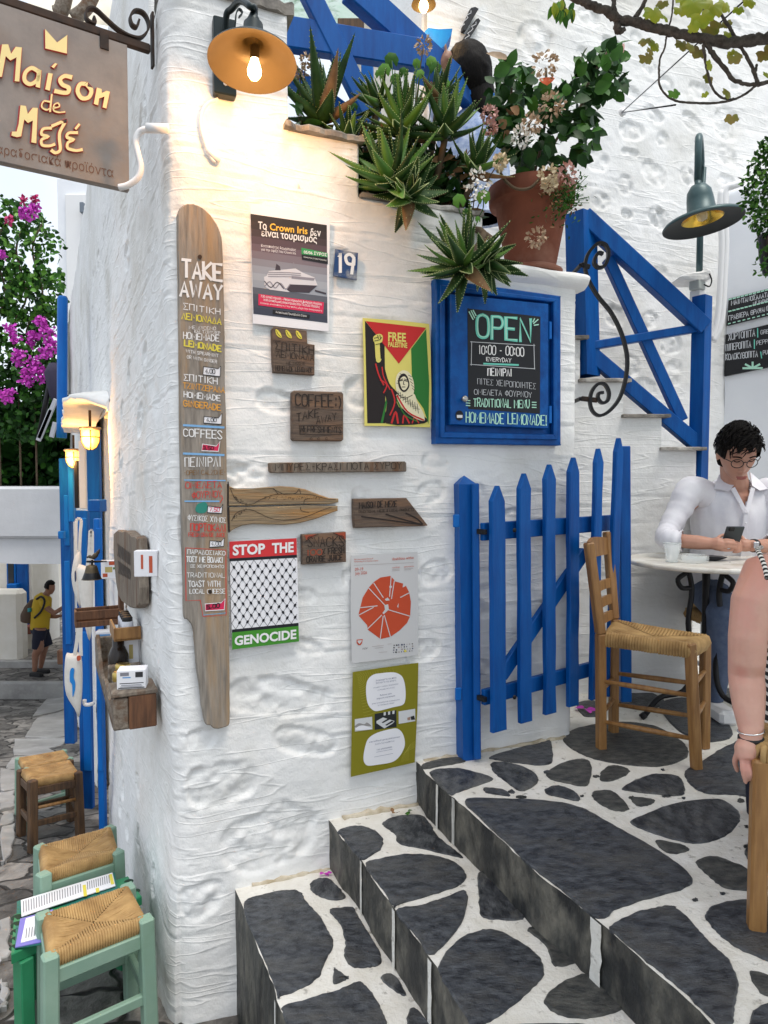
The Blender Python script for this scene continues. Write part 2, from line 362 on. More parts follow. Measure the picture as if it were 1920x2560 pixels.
sc = .5*(s_arr[1:]+s_arr[:-1]); vc = .5*(v_arr[1:]+v_arr[:-1]); SS, VV = np.meshgrid(sc, vc)
topc = np.where(sc < -.35, 4.3, np.vectorize(front_top)(np.maximum(sc, 0)))
keep = (VV < topc[None, :]) & ~((SS > 0) & (VV < -.7)) & ~((SS < -2.6) & (SS > -3.9) & (VV < 2.1))
core = MB()
def core_box(plane, u0, u1, v0, v1, d, mt=M_PLASTER, inset=.03):
    core.box((plane.pt((u0+u1)/2, (v0+v1)/2, -(inset+d)/2-.0)), (abs(u1-u0), v1-v0, d-inset), mt, plane.mat().to_3x3(), .01)
Rfw = FW.mat()
for (a, b, tp) in ((.02, .415, 3.275), (.42, .688, 2.865), (.69, 1.215, 2.67), (1.22, 1.67, 2.44)): core_box(FW, a, b, -.5, tp, .38, inset=.05)
for (a, b, v0, v1) in ((-2.58, -.4, -2.7, 4.27), (-LEN, -3.92, -2.7, 4.27), (-3.92, -2.58, 2.15, 4.27)): core_box(LW, a, b, v0, v1, .42, inset=.07)
bld = thing('building', (FW.o.x, FW.o.y, 0), 'whitewashed rubble corner building with posters and wooden signs on its walls', 'building')
gridobj('wall', P, keep, M_PLASTER, bld, extra=core)
def slab(o_pts, z0, z1, m, mb=None, bev=.008):
    mb = mb or MB(); mb.prism([Vector((p[0], p[1], z0)) for p in o_pts], (0, 0, z1-z0), m, bev=bev); return mb
def fw_strip(u0, u1, d0, d1, n=14, amp=.008, seed=0):
    rr = random.Random(seed); f = [FW.pt(u0+(u1-u0)*i/n, 0, d0+rr.uniform(-amp, amp)) for i in range(n+1)]
    return f + [FW.pt(u1, 0, d1), FW.pt(u0, 0, d1)]
M_CAPST = mat('weathered_cap_stone', (.13, .12, .11), .85, (.34, .31, .27), 12, bump=.8, bscale=30, bdist=.008, col3=(.62, .60, .56), n3=5)
slab(fw_strip(.0, .44, .012, -.4, seed=1, amp=.012), 3.27, 3.315, M_CAPST).build('wall_cap', bld)
slab(fw_strip(.40, .70, .022, -.12, seed=2, amp=.012), 2.872, 2.897, M_CAPST).build('wall_cap', bld); slab(fw_strip(.69, 1.21, .014, -.12, seed=3, amp=.012), 2.678, 2.698, M_CAPST).build('wall_cap', bld)
mb = MB(); mb.prism([FW.pt(1.20, z, d) for z, d in ((2.44, .0), (2.455, .035), (2.485, .045), (2.505, .02), (2.51, -.4), (2.44, -.4))], FW.u*.52, M_PLASTER)
o = mb.build('wall_ledge', bld)
# bevelled, lumpy ledge
def lump(o, amt=.006, sub=3, lev=True):
    md = o.modifiers.new('bev', 'BEVEL'); md.width = .012; md.segments = 2
    md = o.modifiers.new('sub', 'SUBSURF'); md.subdivision_type = 'SIMPLE'; md.levels = md.render_levels = sub
    tx = bpy.data.textures.get('lump') or bpy.data.textures.new('lump', 'CLOUDS'); tx.noise_scale = .06
    md = o.modifiers.new('dis', 'DISPLACE'); md.texture = tx; md.strength = amt*2; md.mid_level = .5
lump(o)
# ---- planter soil behind the stepped wall top
M_SOIL = mat('dry_soil', (.05, .035, .025), .95, (.11, .08, .05), 20, bump=1, bscale=40, bdist=.02)
mb = MB()
mb.prism([FW.pt(u, 2.66, d) for u, d in ((.42, -.06), (1.19, -.06), (1.19, -.5), (.42, -.5))], (0, 0, -.1), M_SOIL)
mb.build('soil', bld)
# ---- back house wall with bare stones
BW = Plane((2.15, 4.5, 0), (.927, .375, 0))
bu0, _ = BW.uv((1068, 200)); bu1 = 1.6
us = np.linspace(bu0, bu1, 330); vs = np.linspace(.3, 5.6, 470); U, V = np.meshgrid(us, vs)
z3 = [(780, 850, 100, 65, -.1), (975, 900, 55, 48, 0), (1165, 790, 85, 45, .35), (1395, 800, 105, 105, .2), (555, 1035, 85, 80, .1), (765, 985, 66, 22, 0), (925, 1130, 95, 75, .3), (735, 1195, 50, 62, 0), (1395, 1005, 72, 50, .3), (1195, 945, 18, 40, 0),
      (1140, 1140, 60, 55, .5), (1385, 1170, 70, 42, 0), (745, 1390, 45, 28, 0), (930, 1400, 70, 60, .3), (1215, 590, 80, 50, -.1), (1000, 545, 60, 45, 0), (890, 430, 50, 42, .2), (500, 110, 80, 48, 0), (640, 280, 60, 32, .2), (150, 260, 110, 130, .8), (920, 745, 80, 38, .3), (1450, 540, 55, 40, 0),
      (1450, 180, 50, 35, 0), (690, 480, 60, 50, .1), (460, 340, 50, 35, 0), (1500, 90, 70, 40, .2), (800, 250, 50, 45, 0), (570, 1300, 70, 48, .1), (780, 600, 60, 30, .2)]
st = [(*Z3((x, y)), a*.3858, b*.3858, -c) for x, y, a, b, c in z3]
g2 = [(610, 520, 55, 38, .1), (850, 560, 90, 80, .3), (860, 950, 70, 48, 0), (520, 1280, 80, 90, .2), (780, 1300, 70, 60, 0), (940, 1480, 90, 70, -.2), (640, 1640, 90, 80, .2), (960, 1700, 80, 90, 0), (760, 1800, 90, 60, .3), (480, 900, 60, 40, 0)]
st += [(*G2((x, y)), a*.3375, b*.3375, -c) for x, y, a, b, c in g2]
Hb = relief(U, V, px_stones(BW, st), 41, .92, .085, .03)
Pb = np.array(BW.o)+U[..., None]*np.array(BW.u)+Hb[..., None]*np.array(BW.n); Pb[..., 2] = V
core = MB(); core_box(BW, bu0, bu1, 0, 5.58, .5, inset=.06)
gridobj('house_wall', Pb, np.ones((469, 329), bool), M_PLASTER, None, 'tall whitewashed wall with bare oval stones behind the blue railing', 'wall', origin=BW.pt(0, 0), extra=core)
# ---- smooth bluish wall on the right, lower than the stone wall
cr = BW.pt(.06, 0, .0); rd = Vector((.566, -.824, 0)).normalized()
RW = Plane(cr, rd)
us = np.linspace(0, 3.2, 110); vs = np.linspace(.3, 3.5, 120); U, V = np.meshgrid(us, vs)
Hr = .02*fbm(U*1.5, V*1.5, 3, 61)+.005*fbm(U*8, V*8, 3, 62); Hr = Hr-.05*(1-np.sqrt(1-(1-np.clip((3.5-V)/.06, 0, 1))**2))
Pr = np.array(RW.o)+U[..., None]*np.array(RW.u)+Hr[..., None]*np.array(RW.n); Pr[..., 2] = V
core = MB(); core_box(RW, 0, 3.2, .2, 3.47, .3, inset=.08)
gridobj('side_wall', Pr, np.ones((119, 109), bool), M_PLASTER2, None, 'smooth pale bluish wall behind the seated man carrying two chalkboards', 'wall', origin=RW.pt(0, 0), extra=core)
# ---- stepped staircase flank and treads
TZ = .50
YF = 3.62
SF = Plane((0, YF, 0), (1, 0, 0))
ledges = [((1512, 976), (1430, 970)), ((1437, 905), (1352, 900)), ((1355, 832), (1250, 820)), ((1262, 738), (1160, 730))]
stair = thing('staircase', (1.1, YF, TZ), 'white masonry staircase flank with thin dark slate treads behind the gate', 'staircase')
xr = []; zr = []
for a, b in ledges:
    ua, va = SF.uv(D(a)); ub, vb = SF.uv(D(b)); xr.append(ua); zr.append((va+vb)/2)
tops_ = [(xr[0]-.01, xr[1]-.02, zr[0]), (xr[1]-.02, xr[2]-.02, zr[1]), (xr[2]-.02, xr[3]-.02, zr[2]), (xr[3]-.02, .38, zr[3])]
us = np.linspace(.38, xr[0]-.01, 150); 
for b in tops_: us[np.argmin(abs(us-b[1]))] = b[1]
vs = np.concatenate([np.linspace(.4, zr[0], 130), np.linspace(zr[0], zr[3], 60)[1:]])
for b in zr: vs[np.argmin(abs(vs-b))] = b
U, V = np.meshgrid(us, vs); Hs = relief(U, V, [], 71, .8, .07, -.02)
Hs = Hs - .03*(1-np.sqrt(1-(1-np.clip((us[-1]-U)/.03, 0, 1))**2))
Ps = np.stack([U, YF-Hs, V], -1)
def stop(x):
    for a, b, z in tops_:
        if x >= b: return z
    return zr[3]
uc = .5*(us[1:]+us[:-1]); vc = .5*(vs[1:]+vs[:-1]); kp = vc[:, None] < np.array([stop(x) for x in uc])[None, :]
core = MB()
for a, b, z in tops_: core.box(((a+b)/2, YF+.42, (z+.3)/2-.01), (a-b, .80, z-.3), M_PLASTER, None, .01)
gridobj('flank', Ps, kp, M_PLASTER, stair, extra=core)
for i, (a, b, z) in enumerate(tops_):
    rr = random.Random(i); n = 8
    f = [Vector((a+.035-(a+.045-b)*k/n, YF-.03+rr.uniform(-.01, .006), z)) for k in range(n+1)]
    MB().prism(f+[Vector((b, 4.2, z)), Vector((a+.03, 4.2, z))], (0, 0, .017), M_CAPST, bev=.003).build('tread', stair)
x, z = tops_[-1][1], tops_[-1][2]
mb = MB()
for k in range(3):
    z += .17; mb.box((x-.14, 4.0, z-.5), (.30, 1.1, 1.0), M_PLASTER, None, .01); x -= .27
mb.build('upper_steps', stair)
# ---- upper terrace floor (woman's level) and its low white parapet face
mb = MB(); mb.box((-.1, 3.95, 2.2), (1.3, 1.7, .5), M_PLASTER3, None, .01)
mb.build('upper_terrace', origin=(0, 3.9, 2.0), kind='structure')
# ---- terrace and steps
def edge_pts(px, z): return [atz(p, z) for p in px]
eT = edge_pts(G6((1190, 125), (1260, 200), (1375, 310))+G7((200, 385), (350, 520), (520, 680), (640, 765), (800, 895), (900, 985), (1050, 1120), (1200, 1240), (1370, 1405)), TZ)
eS = edge_pts(G6((690, 530), (840, 715), (955, 880), (1045, 1005), (1160, 1170), (1265, 1310), (1390, 1500), (1520, 1715)), .33)
eR = edge_pts(G6((108, 985), (240, 1310), (332, 1560), (395, 1740)), .145)
def extend(e, n0, n1):
    a = e[0] + (e[0]-e[1]).normalized()*n0; b = e[-1] + (e[-1]-e[-3]).normalized()*n1; return [a]+e+[b]
eT = extend(eT, .18, 2.2); eS = extend(eS, .2, 2.0); eR = extend(eR, .2, 1.6)
def tread(name, edge, back, z, zlow, stones, smats, joints, label):
    mb = MB(); rr = random.Random(5); dn = []
    for i in range(len(edge)-1):
        a, b = edge[i], edge[i+1]; n = max(1, int((b-a).length/.03))
        for k in range(n): dn.append(a.lerp(b, k/n))
    dn.append(edge[-1]); dn = [Vector((p.x+.016*float(fbm(p.x*14, p.y*14, 3, 3))+rr.uniform(-.0015, .0015), p.y+.016*float(fbm(p.x*14+5, p.y*14, 3, 4))+rr.uniform(-.0015, .0015), z)) for p in dn]
    pts = dn + [Vector((*b, z)) for b in back]
    mb.poly(pts, M_MORTAR)
    # riser, subdivided a little and uneven
    rows = []
    for j in range(7):
        f = j/6; rows.append([Vector((p.x+(.013*float(fbm(p.x*9, p.y*9+j*.7, 3, 5)) if j else 0), p.y+(.013*float(fbm(p.x*9+7, p.y*9+j*.7, 3, 6)) if j else 0), z-.0005+(zlow-.02-z)*f)) for p in dn])
    vs = [p for rw in rows for p in rw]; n = len(dn)
    mb.add(vs, [(j*n+i, (j+1)*n+i, (j+1)*n+i+1, j*n+i+1) for j in range(6) for i in range(n-1)], M_RISER, False)
    for (p0, p1, wd) in joints:
        a = atz(p0, z); k = min(range(n-1), key=lambda i: (dn[i]-a).length); d = (dn[k+1]-dn[max(k-1, 0)]).normalized(); nrm = Vector((d.y, -d.x, 0))
        if nrm.y > 0: nrm = -nrm
        q = []
        for j in range(7): q.append(dn[k]+nrm*.006+d*(-wd*(.5+.25*rr.random()))+Vector((0, 0, -(z-zlow)*j/6)))
        for j in range(6, -1, -1): q.append(dn[k]+nrm*.006+d*(wd*(.5+.3*rr.random()))+Vector((0, 0, -(z-zlow)*j/6)))
        mb.poly(q, M_MORTAR)
    for si, (stn, mt) in enumerate(stones):
        w3 = [atz(p, z) for p in stn]; c = crom(w3, 6); jj = random.Random(si)
        c = [p + Vector((jj.uniform(-1, 1), jj.uniform(-1, 1), 0))*.0022 for p in c]
        hgt = .004+.004*jj.random(); mt = (M_SLATE, M_SLATE3, M_SLATE)[si % 3] if mt is M_SLATE else mt; mb.prism([Vector((p.x, p.y, z-.002)) for p in c], (0, 0, hgt+.002), mt, bev=.004)
    o = mb.build(name, origin=(edge[2].x, edge[2].y, z), kind='structure'); return o
S1, S2 = M_SLATE, M_SLATE2
terr = [(G7((130, 285), (330, 283), (560, 295), (720, 330), (850, 400), (1010, 490), (1160, 580), (1275, 685), (1215, 740), (1060, 783), (900, 835), (800, 885), (640, 762), (450, 615), (350, 515), (200, 375)), S1),
 (G6((1255, 178), (1400, 152), (1520, 172), (1640, 215), (1520, 265), (1420, 300), (1372, 306)), S1), (G6((1205, 130), (1300, 100), (1420, 85), (1470, 110), (1340, 135), (1225, 155)), S2),
 (G7((225, 225), (320, 235), (350, 265), (240, 250)), S1), (G7((265, 95), (380, 105), (480, 150), (490, 200), (410, 240), (330, 190), (270, 140)), S1),
 (G7((255, 68), (370, 30), (500, 0), (550, -20), (570, 30), (550, 105), (400, 100), (280, 82)), S1), (G7((540, 150), (620, 100), (720, 80), (765, 110), (745, 210), (640, 200), (560, 180)), S2),
 (G7((535, 230), (600, 215), (690, 250), (700, 290), (600, 270), (540, 255)), S1), (G7((812, 150), (850, 115), (910, 115), (960, 140), (900, 180), (820, 190)), S2),
 (G7((770, 250), (860, 240), (920, 280), (955, 330), (890, 340), (800, 300)), S2), (G7((920, 225), (1000, 180), (1090, 155), (1200, 165), (1230, 200), (1225, 260), (1080, 255), (960, 240)), S1),
 (G1((625, 1590), (700, 1540), (900, 1510), (1080, 1530), (1200, 1590), (1255, 1650), (1230, 1700), (1100, 1735), (900, 1720), (760, 1690), (660, 1640)), S2),
 (G7((1240, 140), (1300, 110), (1400, 40), (1480, 0), (1560, -30), (1700, 60), (1700, 280), (1500, 260), (1340, 250), (1260, 200)), S1),
 (G7((962, 395), (1050, 350), (1200, 300), (1400, 280), (1500, 330), (1515, 390), (1440, 470), (1320, 505), (1200, 490), (1040, 440)), S1),
 (G7((1295, 600), (1380, 570), (1480, 600), (1560, 640), (1640, 735), (1460, 735), (1370, 680)), S2), (G7((1340, 860), (1400, 815), (1560, 790), (1800, 800), (1800, 1110), (1560, 1060), (1440, 990), (1370, 920)), S1),
 (G7((1090, 495), (1200, 510), (1260, 540), (1160, 555)), S2),
 (G7((855, 932), (960, 870), (1080, 835), (1180, 830), (1260, 890), (1330, 970), (1400, 1040), (1470, 1110), (1505, 1220), (1490, 1330), (1480, 1416), (1440, 1470), (1370, 1392), (1200, 1228), (1050, 1108), (910, 985)), S1),
 (G7((1570, 1150), (1720, 1200), (1740, 1290), (1620, 1260)), S2), (G7((1550, 520), (1600, 480), (1740, 500), (1700, 600), (1560, 590)), S1), (G7((970, 275), (1080, 285), (1060, 310), (1000, 315)), S2),
 (G1((690, 1420), (740, 1400), (800, 1410), (830, 1470), (730, 1480)), S1), (G1((905, 1375), (1000, 1340), (1130, 1395), (1080, 1440), (920, 1420)), S1),
 (G1((1110, 1420), (1250, 1390), (1400, 1450), (1480, 1570), (1380, 1610), (1280, 1590), (1180, 1530)), S1), (G1((1320, 1340), (1450, 1340), (1640, 1380), (1500, 1420)), S1), (G1((1000, 1300), (1080, 1280), (1200, 1320), (1060, 1335)), S1),
 (G7((1600, 1340), (1800, 1330), (1900, 1500), (1700, 1600), (1560, 1500)), S1)]
rr = random.Random(11)
for i in range(900):      # small chips set in the mortar joints
    x = rr.uniform(0, 1659); y = rr.uniform(60, 1416)
    if y < 150+.83*(x-60)+40 and x > 60 and y > .85*x+300: continue
    if rr.random() < .72 or y > .84*x+190 or y > 1050: continue
    inst = any(min(p[0] for p in s) < 1100+x*.49427 < max(p[0] for p in s) and min(p[1] for p in s) < 1860+y*.49427 < max(p[1] for p in s) and rr.random() < .9 for s, _ in terr)
    if inst: continue
    q = rr.uniform(5, 18); a = rr.uniform(0, 6)
    terr.append(([(1100+(x+q*rr.uniform(.5, 1.2)*math.cos(a+k*1.25)*1.5)*.49427, 1860+(y+q*.5*rr.uniform(.5, 1.2)*math.sin(a+k*1.25))*.49427) for k in range(5)], rr.choice((S1, S2))))
nf = FW.n
back = [(4.2, -.8), (4.4, 5.2), (1.2, 4.9), tuple(FW.pt(1.66, 0, -.3).xy), tuple(FW.pt(.70, 0, -.12).xy)]
tread('terrace', eT, back, TZ, .32, terr, None, [(G6((1318, 255)), 0, .012), (G6((1395, 330)), 0, .014), (G7((812, 905)), 0, .03), (G7((75, 270)), 0, .008)], '')
s2 = [(G6((697, 532), (800, 505), (900, 525), (965, 575), (960, 640), (900, 680), (840, 708), (780, 650), (720, 570)), S1),
 (G6((970, 480), (1040, 445), (1200, 435), (1260, 490), (1300, 560), (1400, 640), (1460, 695), (1370, 680), (1200, 640), (1070, 610), (1040, 550), (980, 505)), S1),
 (G6((862, 740), (960, 705), (1100, 680), (1250, 685), (1390, 720), (1465, 780), (1470, 830), (1420, 870), (1280, 920), (1060, 985), (1036, 990), (950, 870)), S1),
 (G6((1052, 1022), (1200, 990), (1350, 940), (1475, 905), (1470, 1040), (1400, 1160), (1262, 1290), (1165, 1165)), S1),
 (G7((195, 650), (260, 670), (340, 750), (420, 850), (410, 890), (300, 890), (210, 870), (195, 760)), S1),
 (G7((0, 1105), (80, 1000), (200, 945), (300, 950), (420, 1010), (510, 1090), (525, 1170), (460, 1250), (350, 1340), (240, 1416), (170, 1440), (60, 1270), (0, 1170)), S1),
 (G7((440, 940), (500, 930), (560, 990), (640, 1060), (690, 1105), (580, 1125), (550, 1050), (500, 990)), S2), (G7((525, 1300), (600, 1220), (700, 1170), (780, 1180), (850, 1260), (920, 1340), (760, 1390), (600, 1370)), S2),
 (G7((330, 1440), (700, 1420), (950, 1450), (1000, 1550), (500, 1650)), S1)]
tread('upper_step', eS, [(p.x, p.y+.06) for p in reversed(eT[:-1])], .33, .14, s2, None, [(G6((843, 718)), 0, .014), (G6((1032, 985)), 0, .018), (G6((1272, 1318)), 0, .016)], '')
s3 = [(G6((117, 990), (250, 920), (400, 895), (470, 910), (500, 960), (580, 1050), (640, 1150), (665, 1230), (620, 1320), (580, 1420), (480, 1490), (350, 1540), (326, 1535), (245, 1315)), S1),
 (G6((525, 860), (560, 830), (640, 825), (690, 870), (740, 940), (660, 955), (580, 930), (535, 900)), S1), (G6((643, 1020), (720, 1005), (790, 1005), (830, 1080), (900, 1190), (955, 1290), (945, 1350), (860, 1365), (780, 1360), (735, 1290), (740, 1200), (700, 1090)), S1),
 (G6((670, 1380), (690, 1383), (755, 1430), (740, 1440), (665, 1465)), S1), (G6((955, 1425), (1035, 1405), (1110, 1530), (1040, 1510)), S1),
 (G6((358, 1605), (500, 1560), (700, 1500), (820, 1455), (880, 1490), (950, 1600), (990, 1700), (980, 1900), (600, 1900), (420, 1800), (365, 1660)), S1), (G6((1125, 1640), (1180, 1625), (1290, 1780), (1130, 1760)), S1)]
tread('lower_step', eR, [(p.x, p.y+.06) for p in reversed(eS[:-1])], .145, -.35, s3, None, [(G6((330, 1552)), 0, .012)], '')
M_STAIN = mat('stained_mortar', (.62, .56, .45), .9, (.40, .33, .22), 18, bump=.8, bscale=40, bdist=.006)
mb = MB()
for (ua, ub, z) in ((.96, 1.64, TZ), (.615, .93, .333), (.265, .59, .147)): n = int((ub-ua)/.025); mb.tube([FW.pt(ua+(ub-ua)*i/n, z-.004+rr.uniform(-.003, .003), .004+rr.uniform(-.004, .006)) for i in range(n+1)], [.014*rr.uniform(.5, 1.3) for i in range(n+1)], M_STAIN, 8)
mb.build('wall_foot', bld)
# ---- descending street with flag paving
def street_z(y): return -.31 if y < 2.4 else -.31-.204*(min(y, 12.6)-2.4)
M_STREET = mat('worn_street_stone', (.10, .092, .085), .6, (.24, .225, .205), 5, (1, .55, 1), bump=1, bscale=14, bdist=.02, col3=(.045, .042, .04), n3=7)
def stone_pattern(m, sc, joint=.035):
    t = m.node_tree; b = t.nodes['Principled BSDF']; tc = t.nodes.new('ShaderNodeTexCoord'); mp = t.nodes.new('ShaderNodeMapping'); mp.inputs['Scale'].default_value = sc; t.links.new(tc.outputs['Object'], mp.inputs[0])
    nz = t.nodes.new('ShaderNodeTexNoise'); nz.inputs['Scale'].default_value = 1.3; t.links.new(mp.outputs[0], nz.inputs[0]); ad = t.nodes.new('ShaderNodeMix'); ad.data_type = 'RGBA'; ad.blend_type = 'ADD'; ad.inputs[0].default_value = .55; t.links.new(mp.outputs[0], ad.inputs[6]); t.links.new(nz.outputs[1], ad.inputs[7])
    v = t.nodes.new('ShaderNodeTexVoronoi'); v.feature = 'DISTANCE_TO_EDGE'; v.voronoi_dimensions = '2D'; v.inputs['Scale'].default_value = 1; t.links.new(ad.outputs[2], v.inputs['Vector'])
    c = t.nodes.new('ShaderNodeTexVoronoi'); c.voronoi_dimensions = '2D'; c.inputs['Scale'].default_value = 1; t.links.new(ad.outputs[2], c.inputs['Vector'])
    r = t.nodes.new('ShaderNodeMapRange'); r.interpolation_type = 'SMOOTHSTEP'; r.inputs[1].default_value = joint*.4; r.inputs[2].default_value = joint*1.6; t.links.new(v.outputs['Distance'], r.inputs[0])
    sp = t.nodes.new('ShaderNodeSeparateColor'); t.links.new(c.outputs['Color'], sp.inputs[0]); k = t.nodes.new('ShaderNodeMapRange'); k.inputs[3].default_value = .45; k.inputs[4].default_value = 1.9; t.links.new(sp.outputs[0], k.inputs[0])
    src = b.inputs['Base Color'].links[0].from_socket; mu = t.nodes.new('ShaderNodeMix'); mu.data_type = 'RGBA'; mu.blend_type = 'MULTIPLY'; mu.inputs[0].default_value = 1; t.links.new(src, mu.inputs[6]); t.links.new(k.outputs[0], mu.inputs[7])
    mj = t.nodes.new('ShaderNodeMix'); mj.data_type = 'RGBA'; t.links.new(r.outputs[0], mj.inputs[0]); mj.inputs[6].default_value = (.035, .032, .028, 1); t.links.new(mu.outputs[2], mj.inputs[7]); t.links.new(mj.outputs[2], b.inputs['Base Color'])
    bn = t.nodes.new('ShaderNodeBump'); bn.inputs['Strength'].default_value = 1; bn.inputs['Distance'].default_value = .02; t.links.new(r.outputs[0], bn.inputs['Height']); t.links.new(b.inputs['Normal'].links[0].from_socket, bn.inputs['Normal']); t.links.new(bn.outputs[0], b.inputs['Normal'])
stone_pattern(M_STREET, (3.1, 4.2, 1))
M_STREETL = mat('pale_marble_flag', (.40, .39, .37), .5, (.27, .26, .25), 6, bump=.6, bscale=16, bdist=.01, col3=(.5, .49, .48), n3=3)
ys = np.concatenate([np.linspace(-3, 2.4, 40), np.linspace(2.4, 12.6, 260)]); xs = np.linspace(-7.2, 1.2, 190)
X, Y = np.meshgrid(xs, ys); Zz = np.where(Y < 2.4, -.31, -.31-.204*(Y-2.4))
cell = .26; gx = X/(cell*1.25); gy = Y/cell; gx = gx + .5*vn(Y*2, X*2, 3)+.5*np.floor(gy); jx = np.abs(gx-np.round(gx)); jy = np.abs(gy-np.round(gy)+.25*(vn(X*3, Y*2, 5)-.5))
Zz = Zz + .02*fbm(X*5, Y*5, 4, 80) - .016*np.maximum(smooth(.06, 0, np.abs(jx)), smooth(.08, 0, np.abs(jy)))
gridobj('street', np.stack([X, Y, Zz], -1), np.ones((299, 189), bool), M_STREET, None, kind='structure', origin=(-2, 2, -.3))
mb = MB(); rr = random.Random(3)
def on_street(p):
    r = ray(*p); lo, hi = 1.0, 14.0
    for _ in range(40):
        mid = (lo+hi)/2; q = CAM+r*(mid/r.y)
        if q.z > street_z(q.y): lo = mid
        else: hi = mid
    return CAM+r*(lo/r.y)
def flag(px, up=.022):
    w3 = [on_street(p) for p in px]; c = [w3[i].lerp(w3[(i+1) % len(w3)], k/4)+Vector((rr.uniform(-.012, .012), rr.uniform(-.012, .012), 0)) for i in range(len(w3)) for k in range(4)]; mb.prism([p+Vector((rr.uniform(-.006, .006), rr.uniform(-.006, .006), up-.03)) for p in c], (0, 0, .03), M_STREETL, bev=.005)
for q in (G4((380, 1730), (520, 1690), (545, 1800), (470, 1830), (250, 1880), (320, 1790)), G4((290, 1890), (540, 1820), (545, 2030), (430, 2050), (195, 2040)), G4((110, 2060), (540, 2045), (480, 2110), (110, 2190)),
          G4((110, 2200), (440, 2165), (400, 2260), (60, 2300)), G4((360, 1590), (400, 1530), (505, 1510), (505, 1610))): flag(q)
for q in (G5((110, 30), (330, 10), (430, 70), (420, 90), (110, 105)), G5((40, 200), (100, 120), (380, 95), (150, 200), (140, 215)), G5((0, 210), (130, 225), (150, 370), (0, 385)), G5((0, 400), (120, 380), (130, 500), (0, 540)),
          G5((0, 590), (100, 560), (110, 620), (90, 640), (0, 670)), G5((0, 680), (110, 650), (120, 790), (60, 930), (0, 960)), G5((0, 1430), (90, 1380), (85, 1650), (0, 1750)), G5((0, 1900), (70, 1950), (60, 2080), (0, 2150))): flag(q)
mb.build('street_flags', origin=(-2, 3, -.4), kind='structure')
# steps far down the alley, rising again
mb = MB()
LA = lambda u, d=0: FW.o + LD*u + LW.n*d
mb.box((-6.3, 13.2, -2.36), (3.6, 1.25, .6), M_STREET, None, .03); mb.box((-6.8, 16.3, -2.24), (4.6, 5.4, .62), M_STREET, None, .03); mb.box((-6.3, 12.62, -2.22), (3.6, .12, .33), M_STREETL, None, .02); mb.box((-6.8, 13.63, -2.05), (4.6, .12, .26), M_STREETL, None, .02)
mb.build('alley_steps', origin=(-6.3, 12.6, -2.4), kind='structure')
# wide ground far below and around
mb = MB(); mb.add([(-200, -150, -4.5), (200, -150, -4.5), (200, 250, -4.5), (-200, 250, -4.5)], [(0, 1, 2, 3)], M_STREET)
mb.build('ground', origin=(0, 0, -4.5), kind='structure')
# ================================================================ LETTERING AND FLAT ART ON THE WALLS
_O = '~26 05 01 20 41 45 26'; _P = '00 06|~06 36 45 44 33 03'
GL = {'A': '00 26 40|12 32', 'B': '00 06|~06 36 45 34 23 03|~03 33 42 41 30 00', 'C': '~45 26 05 01 20 41', 'D': '00 06|~06 26 44 42 20 00', 'E': '46 06 00 40|03 33', 'F': '46 06 00|03 33', 'G': '~45 26 05 01 20 41|41 43 23',
 'H': '00 06|40 46|03 43', 'I': '20 26', 'J': '~36 31 20 01', 'K': '00 06|46 03 40', 'L': '06 00 40', 'M': '00 06 22 46 40', 'N': '00 06 40 46', 'O': _O, 'P': _P, 'Q': _O+'|31 40', 'R': _P+'|23 40',
 'S': '~45 36 16 05 14 32 41 30 10 01', 'T': '06 46|26 20', 'U': '~06 02 20 42 46', 'V': '06 20 46', 'W': '06 10 25 30 46', 'X': '06 40|00 46', 'Y': '06 23 46|23 20', 'Z': '06 46 00 40',
 'Γ': '00 06 46', 'Δ': '00 26 40 00', 'Θ': _O+'|13 33', 'Λ': '00 26 40', 'Ξ': '06 46|13 33|00 40', 'Π': '00 06 46 40', 'Σ': '46 06 23 00 40', 'Φ': '20 26|~25 04 02 21 42 44 25', 'Ψ': '20 26|~06 04 22 44 46', 'Ω': '00 10 ~|~11 03 05 26 45 43 31|30 40',
 '0': _O, '1': '15 26 20', '2': '~05 26 45 43 00|00 40', '3': '~06 36 45 33 13|~23 33 42 30 01', '4': '30 36 02 42', '5': '46 06 03|~03 33 42 30 00', '6': '~45 26 02 20 41 33 03', '7': '06 46 10', '8': '~23 05 26 45 23 01 20 41 23', '9': '~43 13 05 26 45 43|45 30',
 '-': '13 33', ':': '21 22|24 25', '.': '20 21', ',': '21 10', '!': '22 26|20 21', '%': '00 46|05 15|31 41', ')': '~16 34 32 10', '&': '~40 15 26 34 02 10 42', '/': '00 46', ';': '21 22|24 25'}
EQ = dict(zip('ΑΒΕΖΗΙΚΜΝΟΡΤΥΧ', 'ABEZHIKMNOPTYX'))
NARROW = {'M': 1.35, 'W': 1.4, 'I': .45, '.': .4, ',': .4, ':': .4, '!': .4, '1': .6, '-': .8, ' ': .6, ')': .6}
def glyph(ch):
    ch = ch.upper(); ch = EQ.get(ch, ch); out = []
    for st in GL.get(ch, '').split('|'):
        sm = st.startswith('~'); pts = [(int(q[0]), int(q[1])) for q in st.replace('~', '').split() if len(q) == 2]
        if len(pts) > 1: out.append((sm, pts))
    return out
